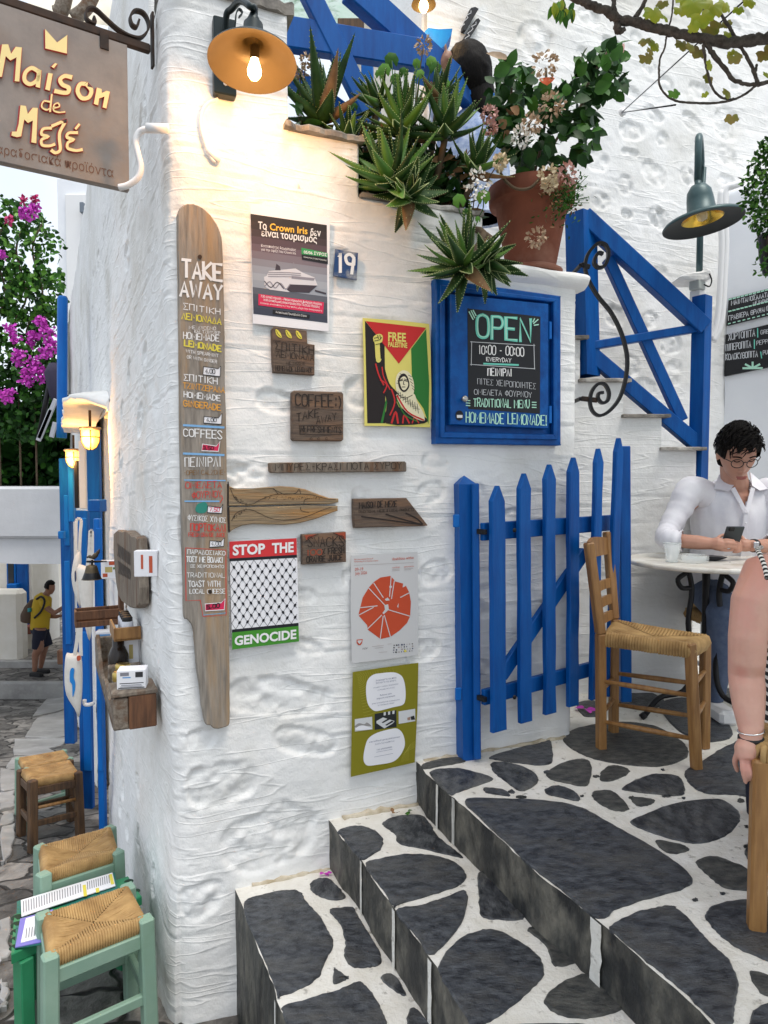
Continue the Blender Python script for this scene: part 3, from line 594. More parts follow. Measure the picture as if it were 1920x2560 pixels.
def strip(pts, wd):
    """ribbon outline left/right points of a 2D polyline"""
    n = len(pts); L = []; R = []
    for i in range(n):
        a = pts[max(i-1, 0)]; b = pts[min(i+1, n-1)]; d = (Vector(b)-Vector(a)); d = d.normalized() if d.length > 1e-6 else Vector((1, 0))
        if 0 < i < n-1:
            d1 = (Vector(pts[i])-Vector(a)); d2 = (Vector(b)-Vector(pts[i])); c = 1
            if d1.length > 1e-6 and d2.length > 1e-6:
                cs = max(-.9, d1.normalized().dot(d2.normalized())); c = min(1.7, 1/math.sqrt((1+cs)/2))
                if cs < -.3: c = 1
        else: c = 1
        p = Vector(pts[i])
        if i == 0: p = p-d*wd*.35
        if i == n-1: p = p+d*wd*.35
        nn = Vector((-d.y, d.x))*wd/2*c; L.append(p+nn); R.append(p-nn)
    return L, R
FONTC = {}
def font_tris(txt, bold):
    k = (txt, bold)
    if k in FONTC: return FONTC[k]
    cu = bpy.data.curves.new('t', 'FONT'); cu.body = txt; cu.size = 1; cu.offset = bold; cu.resolution_u = 3
    ob = bpy.data.objects.new('t', cu); me = ob.to_mesh(); V = [(v.co.x, v.co.y) for v in me.vertices]; Fs = [tuple(p.vertices) for p in me.polygons]
    ob.to_mesh_clear(); bpy.data.objects.remove(ob); bpy.data.curves.remove(cu); FONTC[k] = (V, Fs); return V, Fs
class Art:
    """flat or thick shapes given as photo measurements, laid on a real plane"""
    def __init__(s, plane, centre, name, label, cat, base=.018, group=None, zm=None):
        s.pl = plane; s.base = base; u, v = plane.uv(centre, base); s.root = thing(name, (0, 0, 0), label, cat, group, plane.mat(u, v, 0)); s.parts = {}; s.k = 0; s.rr = random.Random(len(name))
        s.zm = zm
    def P(s, pts): return s.zm(*pts) if s.zm else pts
    def mb(s, part): return s.parts.setdefault(part, MB())
    def w(s, p, off): u, v = s.pl.uv(p, off); return s.pl.pt(u, v, off)
    def poly(s, part, pts, m, lvl=0):
        off = s.base+lvl*.0005; s.mb(part).poly([s.w(p, off) for p in s.P(pts)], m); return s
    def blob(s, part, pts, m, lvl=0, n=5):
        off = s.base+lvl*.0005; s.mb(part).poly(crom([s.w(p, off) for p in s.P(pts)], n), m); return s
    def solid(s, part, pts, m, off0, off1, sm=0, bev=.002, mside=None, wob=0):
        q = [s.w(p, off1) for p in s.P(pts)]
        if sm: q = crom(q, sm)
        if wob: q = [p+s.pl.u*s.rr.uniform(-wob, wob)+s.pl.v*s.rr.uniform(-wob, wob) for p in q]
        s.mb(part).prism([p-s.pl.n*(off1-off0) for p in q], s.pl.n*(off1-off0), m, mside, bev); s.base = max(s.base, off1); return s
    def stroke(s, part, pts, wd, m, lvl=3, sm=False, raw=False):
        q = pts if raw else s.P(pts); k = 1 if raw or not s.zm else s.zm.a[2]
        if sm: q = [p.to_2d() for p in crom([(*p, 0) for p in q], 4, False)]
        s.k += 1; off = s.base+lvl*.0005+(s.k % 9)*.00003; L, R = strip(q, wd*k); n = len(q)
        s.mb(part).add([s.w(p, off) for p in L+R], [(n+i, n+i+1, i+1, i) for i in range(n-1)], m); return s
    def hand(s, part, txt, p0, p1, h, wd, m, lvl=4, jit=.06):
        p0, p1 = s.P([p0, p1]); k = s.zm.a[2] if s.zm else 1; h *= k; e = Vector(p1)-Vector(p0); tot = sum(NARROW.get(EQ.get(c, c), 1)+.36 for c in txt.upper())-.36
        cw = e.length/tot; e.normalize(); x = 0; up = Vector((0, -1)); r = s.rr
        for c in txt.upper():
            wc = NARROW.get(EQ.get(c, c), 1); ox = x; a = r.uniform(-jit, jit); hs = h*(1+r.uniform(-jit, jit)); dy = h*r.uniform(-jit, jit)*.5
            for sm, pts in glyph(c):
                sx = cw*(wc if wc > .5 else 1)/4; o = ox - (0 if wc > .5 else .5-wc/2)*cw
                q = [Vector(p0)+e*(o+gx*sx+gy*a*h/12)+up*(gy/6*hs+dy) for gx, gy in pts]
                if sm: q = [v.to_2d() for v in crom([(*v, 0) for v in q], 4, False)]
                s.stroke(part, q, wd*k*(.8 if wd < 14 else .92), m, lvl, raw=True)
            x += (wc+.36)*cw
        return s
    def prnt(s, part, txt, p0, p1, h, m, lvl=4, bold=0.0):
        p0, p1 = s.P([p0, p1]); k = s.zm.a[2] if s.zm else 1; V, Fs = font_tris(txt, bold); xs = [v[0] for v in V]; x0, x1 = min(xs), max(xs)
        e = (Vector(p1)-Vector(p0))/(x1-x0); sy = h*k/.73; off = s.base+lvl*.0005
        s.mb(part).add([s.w(Vector(p0)+e*(vx-x0)+Vector((0, -1))*vy*sy, off) for vx, vy in V], Fs, m); return s
    def disc(s, part, c, rx, ry, m, lvl=3, n=20, rot=0):
        return s.poly(part, [(c[0]+rx*math.cos(i*2*math.pi/n)*math.cos(rot)-ry*math.sin(i*2*math.pi/n)*math.sin(rot), c[1]+rx*math.cos(i*2*math.pi/n)*math.sin(rot)+ry*math.sin(i*2*math.pi/n)*math.cos(rot)) for i in range(n)], m, lvl)
    def done(s, labels={}):
        out = {}
        for k, mb in s.parts.items():
            o = mb.build(k, s.root); out[k] = o
            if k in labels: o['label'] = labels[k]
        base = next((out[b] for b in ('door', 'board', 'sheet', 'plate') if b in out), None)
        for k, o in out.items():      # what is fixed to or printed on the board or door is a piece of it
            if base is not None and o is not base and k not in ('frame', 'panel_back', 'plank', 'lower_plank'): o.parent = base
        return out
GP, GW = 'paper posters on the front wall', 'wooden signs on the front wall'
L_ = 'lettering'
# ---- tall driftwood menu plank
a = Art(FW, W2((330, 700)), 'menu_plank', 'tall weathered driftwood board painted TAKE AWAY with drinks and prices', 'menu board', group=GW)
out = W1((150, 120), (200, 107), (260, 115), (330, 150), (400, 215), (460, 300), (500, 400), (512, 480), (520, 700), (530, 1100), (537, 1500), (540, 1900))+W2((548, 300), (555, 700), (560, 1200), (565, 1500))+W3((562, 100), (565, 400), (575, 800), (580, 1200), (583, 1500), (582, 1720), (570, 1790), (500, 1815), (440, 1818), (400, 1790), (360, 1780), (340, 1740), (320, 1620), (310, 1540), (300, 1440), (285, 1350), (270, 1260), (262, 1150), (250, 1000), (240, 900), (215, 830), (180, 790), (150, 770), (145, 650), (140, 400), (132, 100))+W2((120, 1000), (112, 500), (108, 100))+W1((105, 1600), (98, 1000), (92, 600), (86, 250), (92, 190), (110, 150))
a.solid('board', out, M_DRIFT, .004, .034, sm=3, bev=.004, wob=.0007); a.zm = W1
M_BRN = flat('brown_paint', (.22, .11, .03)); K = M_PRINTK
for T in (('TAKE', (138, 795), (508, 838), 150, 30, M_WHITE), ('AWAY', (118, 975), (505, 1015), 135, 27, M_WHITE), ('ΣΠΙΤΙΚΗ', (145, 1105), (492, 1155), 55, 10, M_WHITE), ('ΛΕΜΟΝΑΔΑ', (130, 1195), (500, 1248), 58, 13, M_YEL),
          ('ΜΕ ΔΥΟΣΜΟ', (200, 1290), (450, 1302), 30, 5, M_WHITE), ('ΚΑΙ ΤΖΙΝΤΖΕΡ', (250, 1325), (490, 1342), 26, 5, M_WHITE), ('HOMEMADE', (145, 1380), (480, 1408), 58, 11, M_WHITE), ('LEMONADE', (155, 1450), (500, 1503), 55, 14, M_YEL),
          ('WITH SPEARMINT', (170, 1512), (475, 1558), 28, 5, M_WHITE), ('OR WITH GINGER', (180, 1567), (460, 1615), 28, 5, M_WHITE), ('ΣΠΙΤΙΚΗ', (150, 1772), (465, 1812), 58, 11, M_WHITE), ('ΤΖΙΝΤΖΕΡΑΔΑ', (145, 1848), (532, 1893), 50, 10, M_ORANGE)): a.hand(L_, *T)
a.disc('nail', (300, 612), 20, 22, M_RUST, 6); a.zm = W2
for T in (('HOMEMADE', (150, 122), (492, 160), 52, 11, M_WHITE), ('GINGERADE', (150, 207), (495, 250), 55, 12, M_ORANGE), ('COFFEES', (150, 492), (508, 517), 72, 12, M_WHITE), ('ΠΕΙΝΙΡΛΙ', (160, 777), (500, 777), 88, 10, M_WHITE), ('-OPEN CALZONE-', (150, 858), (545, 852), 42, 6, M_BRN),
          ('ΟΜΕΛΕΤΑ', (168, 982), (505, 977), 58, 9, M_REDP), ('ΦΟΥΡΝΟΥ', (230, 1077), (505, 1067), 62, 9, M_REDP), ('ΦΥΣΙΚΟΣ ΧΥΜΟΣ', (190, 1282), (545, 1308), 48, 7, M_WHITE), ('ΠΟΡΤΟΚΑΛΙ', (215, 1383), (545, 1387), 66, 11, M_REDP), ('FRESH ORANGE JUICE', (195, 1437), (540, 1442), 36, 6, M_REDP)): a.hand(L_, *T)
for q, wd in ((((148, 388), (525, 410)), 20), (((148, 655), (525, 670)), 20), (((155, 905), (540, 910)), 11), (((160, 1105), (480, 1105)), 13)): a.stroke('painted_lines', q, wd, M_SKYB, 2)
a.stroke(L_, [(505, 1050), (515, 1080), (490, 1120)], 8, M_REDP, 4); a.blob('house_drawing', [(258, 1190), (275, 1135), (310, 1120), (345, 1112), (372, 1140), (358, 1205), (300, 1218)], flat('teal_paint', (.02, .22, .17)), 3)
def tagp(zm, pts, txt, p0, p1, h, fill, ink, wd=7, rim=M_PRINTK):
    a.zm = zm; c = (sum(p[0] for p in pts)/len(pts), sum(p[1] for p in pts)/len(pts)); a.poly('price_tags', pts, fill, 3); a.stroke('price_tags', pts+[pts[0]], 6, rim, 5); a.hand('price_tags', txt, p0, p1, h, wd, ink, 6)
tagp(W1, [(335, 1645), (475, 1665), (497, 1640), (490, 1740), (330, 1722)], '4,00', (352, 1708), (442, 1714), 42, M_PAPER, K); tagp(W2, [(340, 305), (475, 320), (510, 275), (503, 380), (337, 368)], '4,00', (362, 356), (455, 358), 38, M_PAPER, K)
tagp(W2, [(325, 565), (455, 585), (490, 540), (475, 635), (318, 628)], '3,50', (332, 620), (430, 620), 34, M_PINK, K, 8, M_PAPER); tagp(W2, [(375, 1150), (500, 1165), (518, 1130), (505, 1220), (372, 1212)], '7,50', (392, 1200), (485, 1202), 36, M_PAPER, M_PINK)
tagp(W2, [(395, 1478), (500, 1485), (530, 1450), (525, 1530), (392, 1540)], '4,00', (407, 1522), (500, 1522), 36, M_PAPER, K, 5); tagp(W3, [(350, 640), (500, 630), (538, 590), (530, 695), (352, 705)], '5,00', (367, 690), (485, 672), 38, M_PINK, K, 11, M_PAPER)
a.zm = W3; a.stroke('painted_lines', [(165, 112), (545, 132), (548, 745), (330, 758), (305, 605), (170, 610), (165, 112)], 6, M_REDP, 2); a.stroke('painted_lines', [(335, 745), (545, 725)], 5, M_SKYB, 2)
for T in (('ΠΑΡΑΔΟΣΙΑΚΟ', (185, 167), (538, 182), 40, 7, M_WHITE), ('ΤΟΣΤ ΜΕ ΒΟΛΑΚΙ', (175, 242), (515, 252), 50, 10, M_WHITE), ('ΣΕ ΧΕΙΡΟΠΟΙΗΤΟ', (210, 296), (525, 301), 26, 5, M_WHITE), ('TRADITIONAL', (180, 387), (535, 392), 42, 6, M_WHITE), ('TOAST WITH', (195, 477), (490, 477), 52, 9, M_WHITE), ('LOCAL CHEESE', (205, 542), (538, 542), 42, 7, M_WHITE)): a.hand(L_, *T)
a.disc('nail', (397, 525), 18, 20, M_RUST, 6); a.done()
# ---- cruise ship poster
a = Art(FW, W1((1150, 700)), 'ship_poster', 'white bordered poster of a cruise ship under dark sky beside the number plate', 'poster', .019, GP, W1)
a.solid('sheet', [(775, 108), (900, 124), (1020, 150), (1180, 170), (1525, 245), (1520, 700), (1515, 1315), (1150, 1278), (800, 1238), (790, 700)], M_PAPER, .017, .019, bev=0)
def lerp2(p, q, t): return (p[0]+(q[0]-p[0])*t, p[1]+(q[1]-p[1])*t)
TL, TR, BR, BL = (778, 205), (1497, 312), (1503, 1235), (805, 1148)
cols = [(.022, .017, .018), (.03, .022, .024), (.05, .034, .04), (.085, .055, .07), (.13, .09, .115), (.18, .15, .18), (.23, .23, .27), (.29, .31, .36), (.34, .37, .42), (.30, .33, .38)]
for i, c in enumerate(cols):
    t0, t1 = i/10*.73, (i+1)/10*.73+.002; a.poly('picture', [lerp2(TL, BL, t0), lerp2(TR, BR, t0), lerp2(TR, BR, t1), lerp2(TL, BL, t1)], flat('print_sky_%d' % i, c), 1+(i % 2)*.2)
for i, c in enumerate([(.10, .11, .14), (.065, .075, .10), (.05, .06, .09), (.04, .05, .08)]):
    t0, t1 = .73+i*.0675, .73+(i+1)*.0675+.001; a.poly('picture', [lerp2(TL, BL, t0), lerp2(TR, BR, t0), lerp2(TR, BR, min(t1, 1)), lerp2(TL, BL, min(t1, 1))], flat('print_sea_%d' % i, c), 1+(i % 2)*.2)
SW, SG, SK = flat('print_ship', (.62, .62, .66)), flat('print_ship_grey', (.25, .24, .28)), flat('print_ship_dark', (.045, .035, .05))
a.poly('picture', [(905, 800), (912, 890), (960, 920), (1150, 945), (1330, 950), (1410, 880), (1380, 805), (1270, 760), (1200, 720), (1060, 735), (950, 745), (930, 790)], SW, 2)
a.poly('picture', [(1150, 870), (1408, 882), (1330, 950), (1150, 943), (1120, 920)], SK, 3); a.poly('picture', [(1010, 735), (1022, 675), (1055, 700), (1062, 738)], SK, 3); a.poly('picture', [(1165, 790), (1385, 812), (1375, 835), (1165, 815)], SG, 3)
for y in (757, 775, 795): a.stroke('picture', [(945, y), (1150, y+3), (1250, y+12)], 7, SG, 3)
a.stroke('picture', [(915, 885), (960, 845), (1010, 905), (1060, 860), (1110, 915), (1150, 870)], 9, SG, 3, True); a.stroke('picture', [(910, 840), (970, 900), (1030, 850), (1090, 910)], 8, SK, 3, True); a.stroke('picture', [(1190, 720), (1185, 665)], 6, SG, 3); a.stroke('picture', [(1390, 930), (1485, 957)], 15, SK, 3)
a.prnt(L_, 'Το', (850, 346), (930, 355), 68, M_WHITE, 4, .02); a.prnt(L_, 'Crown Iris', (960, 357), (1315, 398), 66, M_CREAM if False else flat('amber_print', (.85, .50, .06)), 4, .02); a.prnt(L_, 'δεν', (1342, 408), (1440, 420), 66, M_WHITE, 4, .02); a.prnt(L_, 'είναι τουρισμός', (880, 414), (1405, 478), 66, M_WHITE, 4, .02)
a.prnt(L_, 'Κινητοποιήσεις διαμαρτυρίας', (878, 515), (1205, 558), 26, M_PAPER); a.prnt(L_, 'για την άφιξη του Crown Iris', (878, 552), (1205, 590), 26, M_PAPER)
a.poly('date_label', [(1257, 525), (1503, 575), (1505, 616), (1260, 586)], flat('green_label', (.03, .30, .09)), 3); a.poly('date_label', [(1260, 586), (1505, 616), (1507, 680), (1262, 636)], M_PRINTK, 3.3); a.prnt('date_label', '05/06 ΣΥΡΟΣ', (1280, 578), (1497, 606), 28, M_WHITE, 5, .02); a.prnt('date_label', 'ΕΝΑΝΤΙΑ ΣΤΟΝ ΠΟΛΕΜΟ', (1280, 618), (1495, 652), 12, M_WHITE, 5)
a.poly('red_panel', [(852, 960), (1470, 1040), (1462, 1147), (852, 1067)], M_PINK, 3); a.prnt('red_panel', '7:30 συγκέντρωση - Αποκεντρωμένη Διοίκηση Αιγαίου', (875, 992), (1450, 1068), 24, M_WHITE, 5, .01); a.prnt('red_panel', '14:00 αντιπολεμική συγκέντρωση στην Πλατεία Μιαούλη', (900, 1026), (1428, 1094), 24, M_WHITE, 5, .01); a.prnt('red_panel', 'διαρκής κινητοποίηση στην πόλη μέχρι την αναχώρηση', (870, 1052), (1450, 1128), 17, M_WHITE, 5)
a.poly('black_panel', [(988, 1108), (1338, 1158), (1333, 1195), (985, 1150)], M_PRINTK, 3); a.prnt('black_panel', 'Αντιπολεμική Πρωτοβουλία Σύρου', (1015, 1140), (1308, 1178), 20, M_WHITE, 5); a.done()
# ---- number plate
a = Art(FW, W4((115, 255)), 'number_plate', 'small enamelled blue plate with white number 19', 'house number', .02, None, W4)
a.solid('plate', [(48, 155), (190, 180), (182, 352), (36, 325)], mat('enamel_blue', (.012, .05, .17), .3, (.03, .07, .18), 9, col3=(.35, .36, .37), n3=16), .012, .022, bev=.002); a.hand('digits', '19', (62, 298), (162, 312), 118, 21, M_WHITE, 2, 0); a.done()
# ---- poster with woman and raised fist
a = Art(FW, W4((430, 930)), 'protest_poster', 'yellow edged poster of a woman in patterned scarf raising her fist', 'poster', .019, GP, W4)
PY, PG, PR, PK = flat('poster_yellow', (.74, .66, .16)), flat('poster_green', (.02, .18, .025)), flat('poster_red', (.55, .02, .02)), flat('poster_black', (.012, .007, .007))
a.solid('sheet', [(218, 590), (430, 605), (635, 628), (645, 800), (650, 1050), (642, 1278), (440, 1270), (230, 1268), (226, 900)], PY, .017, .019, bev=0)
a.poly('picture', [(232, 608), (356, 762), (362, 1252), (247, 1252)], PK, 1); a.poly('picture', [(617, 660), (522, 785), (530, 1060), (600, 1160), (632, 1258), (636, 1000)], PG, 1); a.poly('picture', [(236, 610), (617, 652), (445, 878)], PR, 2)
a.prnt(L_, 'FREE', (378, 733), (490, 740), 56, PY, 4, .03); a.prnt(L_, 'PALESTINE', (378, 770), (498, 778), 32, PY, 4, .03)
a.poly('picture', [(362, 1252), (330, 1252), (365, 1100), (372, 1120), (345, 1252)], PG, 2); a.blob('picture', [(290, 865), (335, 850), (355, 900), (385, 1000), (432, 1060), (445, 1150), (600, 1205), (605, 1253), (365, 1253), (372, 1120), (312, 950)], PK, 3, 3)
for q, wd in ((((300, 880), (320, 950), (350, 1010)), 9), (((340, 900), (350, 960), (390, 1040)), 7), (((330, 980), (370, 1010), (350, 1060)), 8), (((400, 1040), (420, 1120), (390, 1200)), 9), (((400, 1250), (425, 1180), (440, 1250)), 12), (((470, 1250), (480, 1200), (510, 1250)), 10), (((530, 1250), (545, 1215), (570, 1250)), 8)): a.stroke('picture', q, wd, PR, 4, True)
a.blob('picture', [(284, 712), (300, 697), (325, 690), (344, 704), (340, 740), (325, 757), (335, 855), (303, 862), (294, 755), (286, 735)], PY, 4, 3)
for q in (((290, 718), (312, 712)), ((312, 700), (318, 722)), ((326, 698), (330, 720)), ((292, 735), (325, 728), (338, 712)), ((300, 757), (326, 752)), ((328, 780), (333, 845))): a.stroke('picture', q, 4, PK, 6)
PC = flat('poster_cream', (.80, .74, .50))
a.blob('picture', [(430, 1068), (480, 1088), (538, 1065), (562, 1120), (598, 1185), (606, 1235), (560, 1226), (490, 1180), (445, 1120)], PC, 5, 4); a.blob('picture', [(424, 1005), (432, 952), (455, 926), (482, 920), (512, 936), (534, 976), (542, 1030), (532, 1072), (482, 1094), (440, 1074)], PC, 5.4, 4); a.stroke('picture', [(426, 1050), (450, 1078), (485, 1094), (530, 1075)], 4, PK, 6, True)
for i in range(9): a.stroke('picture', [(430+i*14, 1070+i*11), (455+i*15, 1060+i*13)], 3, PK, 6); a.stroke('picture', [(440+i*15, 1050+i*10), (440+i*16, 1085+i*13)], 3, PK, 6)
for i in range(5): a.stroke('picture', [(505+i*6, 950+i*20), (525+i*5, 960+i*22)], 3, PK, 6); a.stroke('picture', [(432+i*5, 1000-i*15), (445+i*5, 1002-i*14)], 3, PK, 6)
a.stroke('picture', [(435, 1080), (500, 1180), (600, 1232)], 10, PR, 6.5, True); a.stroke('picture', [(432, 1100), (480, 1195), (560, 1240)], 7, PG, 6.5, True)
a.blob('picture', [(440, 985), (455, 950), (480, 940), (502, 965), (512, 1015), (495, 1048), (472, 1055), (448, 1030)], PK, 7, 4); a.blob('picture', [(450, 985), (466, 962), (485, 960), (500, 985), (503, 1015), (488, 1040), (470, 1042), (458, 1020)], PC, 8, 4)
for q, wd in ((((452, 985), (468, 982)), 6), (((480, 983), (498, 988)), 6), (((476, 985), (474, 1008), (482, 1010)), 4), (((466, 1024), (484, 1024)), 5), (((455, 978), (470, 974)), 4), (((480, 974), (498, 980)), 4)): a.stroke('picture', q, wd, PK, 9)
a.done()
# ---- old wooden signs
a = Art(FW, W1((1180, 1500)), 'lemonade_sign', 'notched brown board with three lemon wedges and burnt lettering', 'sign', .02, GW, W1)
a.solid('board', [(980, 1290), (1000, 1268), (1310, 1305), (1315, 1428), (1385, 1440), (1383, 1725), (995, 1700), (985, 1600)], M_OLDW, .006, .03, bev=.003)
for T in (('ΣΠΙΤΙΚΗ', (1012, 1480), (1375, 1532), 72, 9), ('ΛΕΜΟΝΑΔΑ', (1022, 1552), (1375, 1592), 56, 8), ('ΜΕ ΔΥΟΣΜΟ', (1120, 1622), (1290, 1628), 24, 4), ('HOMEMADE LEMONADE', (1015, 1682), (1362, 1702), 46, 6)): a.hand(L_, *T, M_BURN)
a.stroke(L_, [(985, 1395), (1315, 1425)], 4, M_BURN); a.stroke(L_, [(1005, 1510), (1100, 1490), (1240, 1500), (1375, 1540)], 4, M_BURN, 3, True)
for x, y in ((1040, 1335), (1135, 1340), (1232, 1347)): a.blob('lemon_wedges', [(x-25, y-40), (x, y-30), (x+25, y+5), (x+30, y+38), (x, y+30), (x-22, y)], M_YEL, 3, 3); a.stroke('lemon_wedges', [(x-18, y-30), (x-5, y), (x+22, y+30)], 4, M_BURN, 5)
a.done()
a = Art(FW, W2((1410, 300)), 'coffee_sign', 'square dark brown board with burnt lettering COFFEE TAKE AWAY', 'sign', .02, GW, W2)
a.solid('board', [(1170, 78), (1190, 60), (1640, 75), (1655, 92), (1655, 522), (1640, 538), (1188, 535), (1172, 515)], M_OLDW, .006, .034, bev=.004)
for T in (('COFFEE:)', (1205, 205), (1635, 225), 112, 13), ('TAKE', (1215, 352), (1425, 305), 76, 10), ('AWAY', (1400, 377), (1585, 335), 62, 9), ('REFRESHMENTS', (1252, 450), (1632, 462), 56, 8)): a.hand(L_, *T, M_BURN)
for q in (((1235, 393), (1640, 388)), ((1245, 475), (1635, 478)), ((1240, 395), (1245, 475))): a.stroke(L_, q, 5, M_BURN)
for x in (1350, 1420, 1495): a.stroke(L_, [(x-14, 520), (x, 500), (x+14, 520), (x-14, 520)], 4, M_BURN)
a.done()
a = Art(FW, W5((670, 245)), 'drinks_sign', 'long narrow grey wooden batten with one line of burnt Greek lettering', 'sign', .02, GW, W5)
a.solid('board', [(50, 212), (65, 203), (1270, 193), (1285, 205), (1287, 275), (1280, 285), (75, 297), (55, 285)], M_OLDWG, .006, .036, bev=.003); a.hand(L_, 'ΜΠΥΡΕΣ-ΚΡΑΣΙ ΠΟΤΑ ΣΥΡΟΥ', (105, 276), (1240, 258), 62, 7, M_BURN); a.done()
a = Art(FW, W2((1080, 1150)), 'fish_sign', 'two weathered planks side by side carrying one burnt drawing of a spotted fish', 'sign', .02, GW, W2)
a.solid('plank', [(568, 940), (580, 962), (640, 990), (760, 990), (900, 975), (1060, 962), (1180, 970), (1290, 990), (1420, 1040), (1520, 1075), (1608, 1080), (1608, 1115), (1520, 1132), (1300, 1133), (900, 1143), (570, 1150)], M_DRIFTH, .006, .032, bev=.003)
a.base = .02; a.mb('plank_'); mbp = a.parts.pop('plank_')
b2 = [(575, 1162), (900, 1157), (1300, 1143), (1530, 1150), (1600, 1150), (1602, 1195), (1540, 1215), (1400, 1270), (1250, 1310), (1100, 1328), (950, 1325), (800, 1320), (700, 1335), (640, 1360), (580, 1395)]
a.solid('lower_plank', b2, M_DRIFTH, .006, .032, bev=.003); a.stroke('edge_strip', [(567, 925), (568, 1150)], 13, M_BURN, 1); a.stroke('edge_strip', [(572, 1165), (574, 1395)], 13, M_BURN, 1)
for q in (((590, 990), (640, 1090), (720, 1130), (800, 1130), (870, 1090), (1000, 1045), (1150, 1035), (1350, 1045), (1480, 1080), (1580, 1090)), ((600, 1290), (640, 1220), (720, 1185), (800, 1190), (950, 1260), (1060, 1280), (1200, 1275), (1330, 1240), (1450, 1190), (1540, 1160)), ((990, 990), (1090, 1040)), ((1000, 990), (1040, 1040)), ((1090, 1040), (1200, 1030), (1235, 990), (1250, 1035)), ((580, 985), (900, 988), (1000, 985)), ((1280, 1133), (1290, 1090), (1340, 1080)), ((1250, 1160), (1260, 1195), (1330, 1210))): a.stroke('fish_drawing', q, 5, M_BURN, 3, True)
r = random.Random(2)
for i in range(70):
    t = r.random(); x = 900+550*t; a.disc('fish_drawing', (x, 1060+22*math.sin(t*3)*0+r.uniform(0, 28)), 4, 3, M_BURN, 3, 5)
for i in range(40): x = r.uniform(620, 740); a.disc('fish_drawing', (x, 1050+(x-600)*.55+r.uniform(-8, 18) if i % 2 else 1270-(x-610)*.7+r.uniform(-14, 12)), 5, 4, M_BURN, 3, 5)
parts = a.done(); parts['lower_plank'].name = 'plank.001'
a = Art(FW, W5((1100, 660)), 'arrow_sign', 'dark brown board cut to a slanting point at its right end', 'sign', .02, GW, W5)
a.solid('board', [(810, 530), (1285, 522), (1478, 768), (1430, 777), (1050, 787), (820, 795), (810, 690)], M_OLDW, .006, .032, bev=.003); a.hand(L_, 'MAISON DE MEZE', (860, 618), (1195, 600), 55, 10, M_BURN); a.hand(L_, 'TRADITIONAL MEZE & LOCAL PRODUCTS', (850, 658), (1350, 638), 22, 4, M_BURN)
for q in (((880, 690), (1100, 720), (1420, 762)), ((1100, 670), (1250, 715), (1420, 762)), ((1280, 660), (1380, 710), (1430, 760))): a.stroke('branch_drawing', q, 12, M_BURN, 3, True)
a.done()
a = Art(FW, W5((540, 975)), 'snacks_sign', 'small brown board with orange painted corners and lettering SNACKS', 'sign', .02, GW, W5)
a.solid('board', [(345, 855), (740, 828), (742, 1100), (350, 1125)], M_OLDW, .006, .034, bev=.003); M_RORG = flat('rust_orange_paint', (.33, .06, .025))
a.poly('painted_corners', [(365, 858), (490, 848), (385, 905)], M_RORG, 2); a.poly('painted_corners', [(620, 838), (735, 832), (735, 895)], M_RORG, 2)
a.stroke(L_, [(375, 915), (430, 870), (490, 848)], 6, M_BURN); a.stroke(L_, [(625, 838), (690, 865), (738, 915)], 6, M_BURN)
for T in (('SNACKS', (395, 962), (722, 958), 85, 9, M_BURN), ('100', (385, 1040), (520, 1032), 50, 10, M_RORG), ('% FRESH', (528, 1032), (722, 1018), 52, 9, M_BURN), ('ORANGE JUICE', (385, 1103), (705, 1083), 50, 10, M_BURN)): a.hand(L_, *T)
a.done()
# ---- red, white and green poster
a = Art(FW, W3((910, 545)), 'chequered_poster', 'red and green poster with black net pattern reading STOP THE GENOCIDE', 'poster', .019, GP, W3)
a.solid('sheet', [(578, 50), (1213, 18), (1237, 995), (605, 1072)], M_PAPER, .017, .019, bev=0)
a.poly('picture', [(579, 52), (1212, 20), (1215, 176), (580, 212)], M_RED, 1); a.poly('picture', [(580, 212), (1215, 176), (1217, 204), (583, 239)], M_PRINTK, 1); a.poly('picture', [(602, 882), (1230, 818), (1231, 848), (603, 910)], M_PRINTK, 1); a.poly('picture', [(603, 910), (1231, 848), (1236, 994), (605, 1071)], M_GRNP, 1)
QT = ((583, 239), (1217, 204), (1230, 818), (602, 882))
def bil(s, t): return lerp2(lerp2(QT[0], QT[1], s), lerp2(QT[3], QT[2], s), t)
NC, NR = 8.4, 11
for k in range(-12, 20):
    for sg in (1, -1):
        q = []
        for i in range(23):
            t = i/22; s_ = (k + sg*t*NR*.5)/NC
            if 0 <= s_ <= 1: q.append(bil(s_, t))
        if len(q) > 1: a.stroke('picture', q, 3.2, M_PRINTK, 2 if sg > 0 else 2.4)
for j in range(0, 12):
    for i in range(-1, 10):
        s_ = (i+(j % 2)*.5)/NC; t = j/NR
        if 0 < s_ < 1 and 0 < t < 1.0: c = bil(s_, t); a.disc('picture', c, 18, 11, M_PRINTK, 3, 10, rot=(-1.0 if j % 2 == 0 else .95))
a.prnt(L_, 'STOP', (610, 180), (915, 163), 96, M_WHITE, 4, .035); a.prnt(L_, 'THE', (980, 160), (1185, 148), 94, M_WHITE, 4, .035); a.prnt(L_, 'GENOCIDE', (628, 1030), (1210, 965), 86, M_WHITE, 4, .035); a.done()
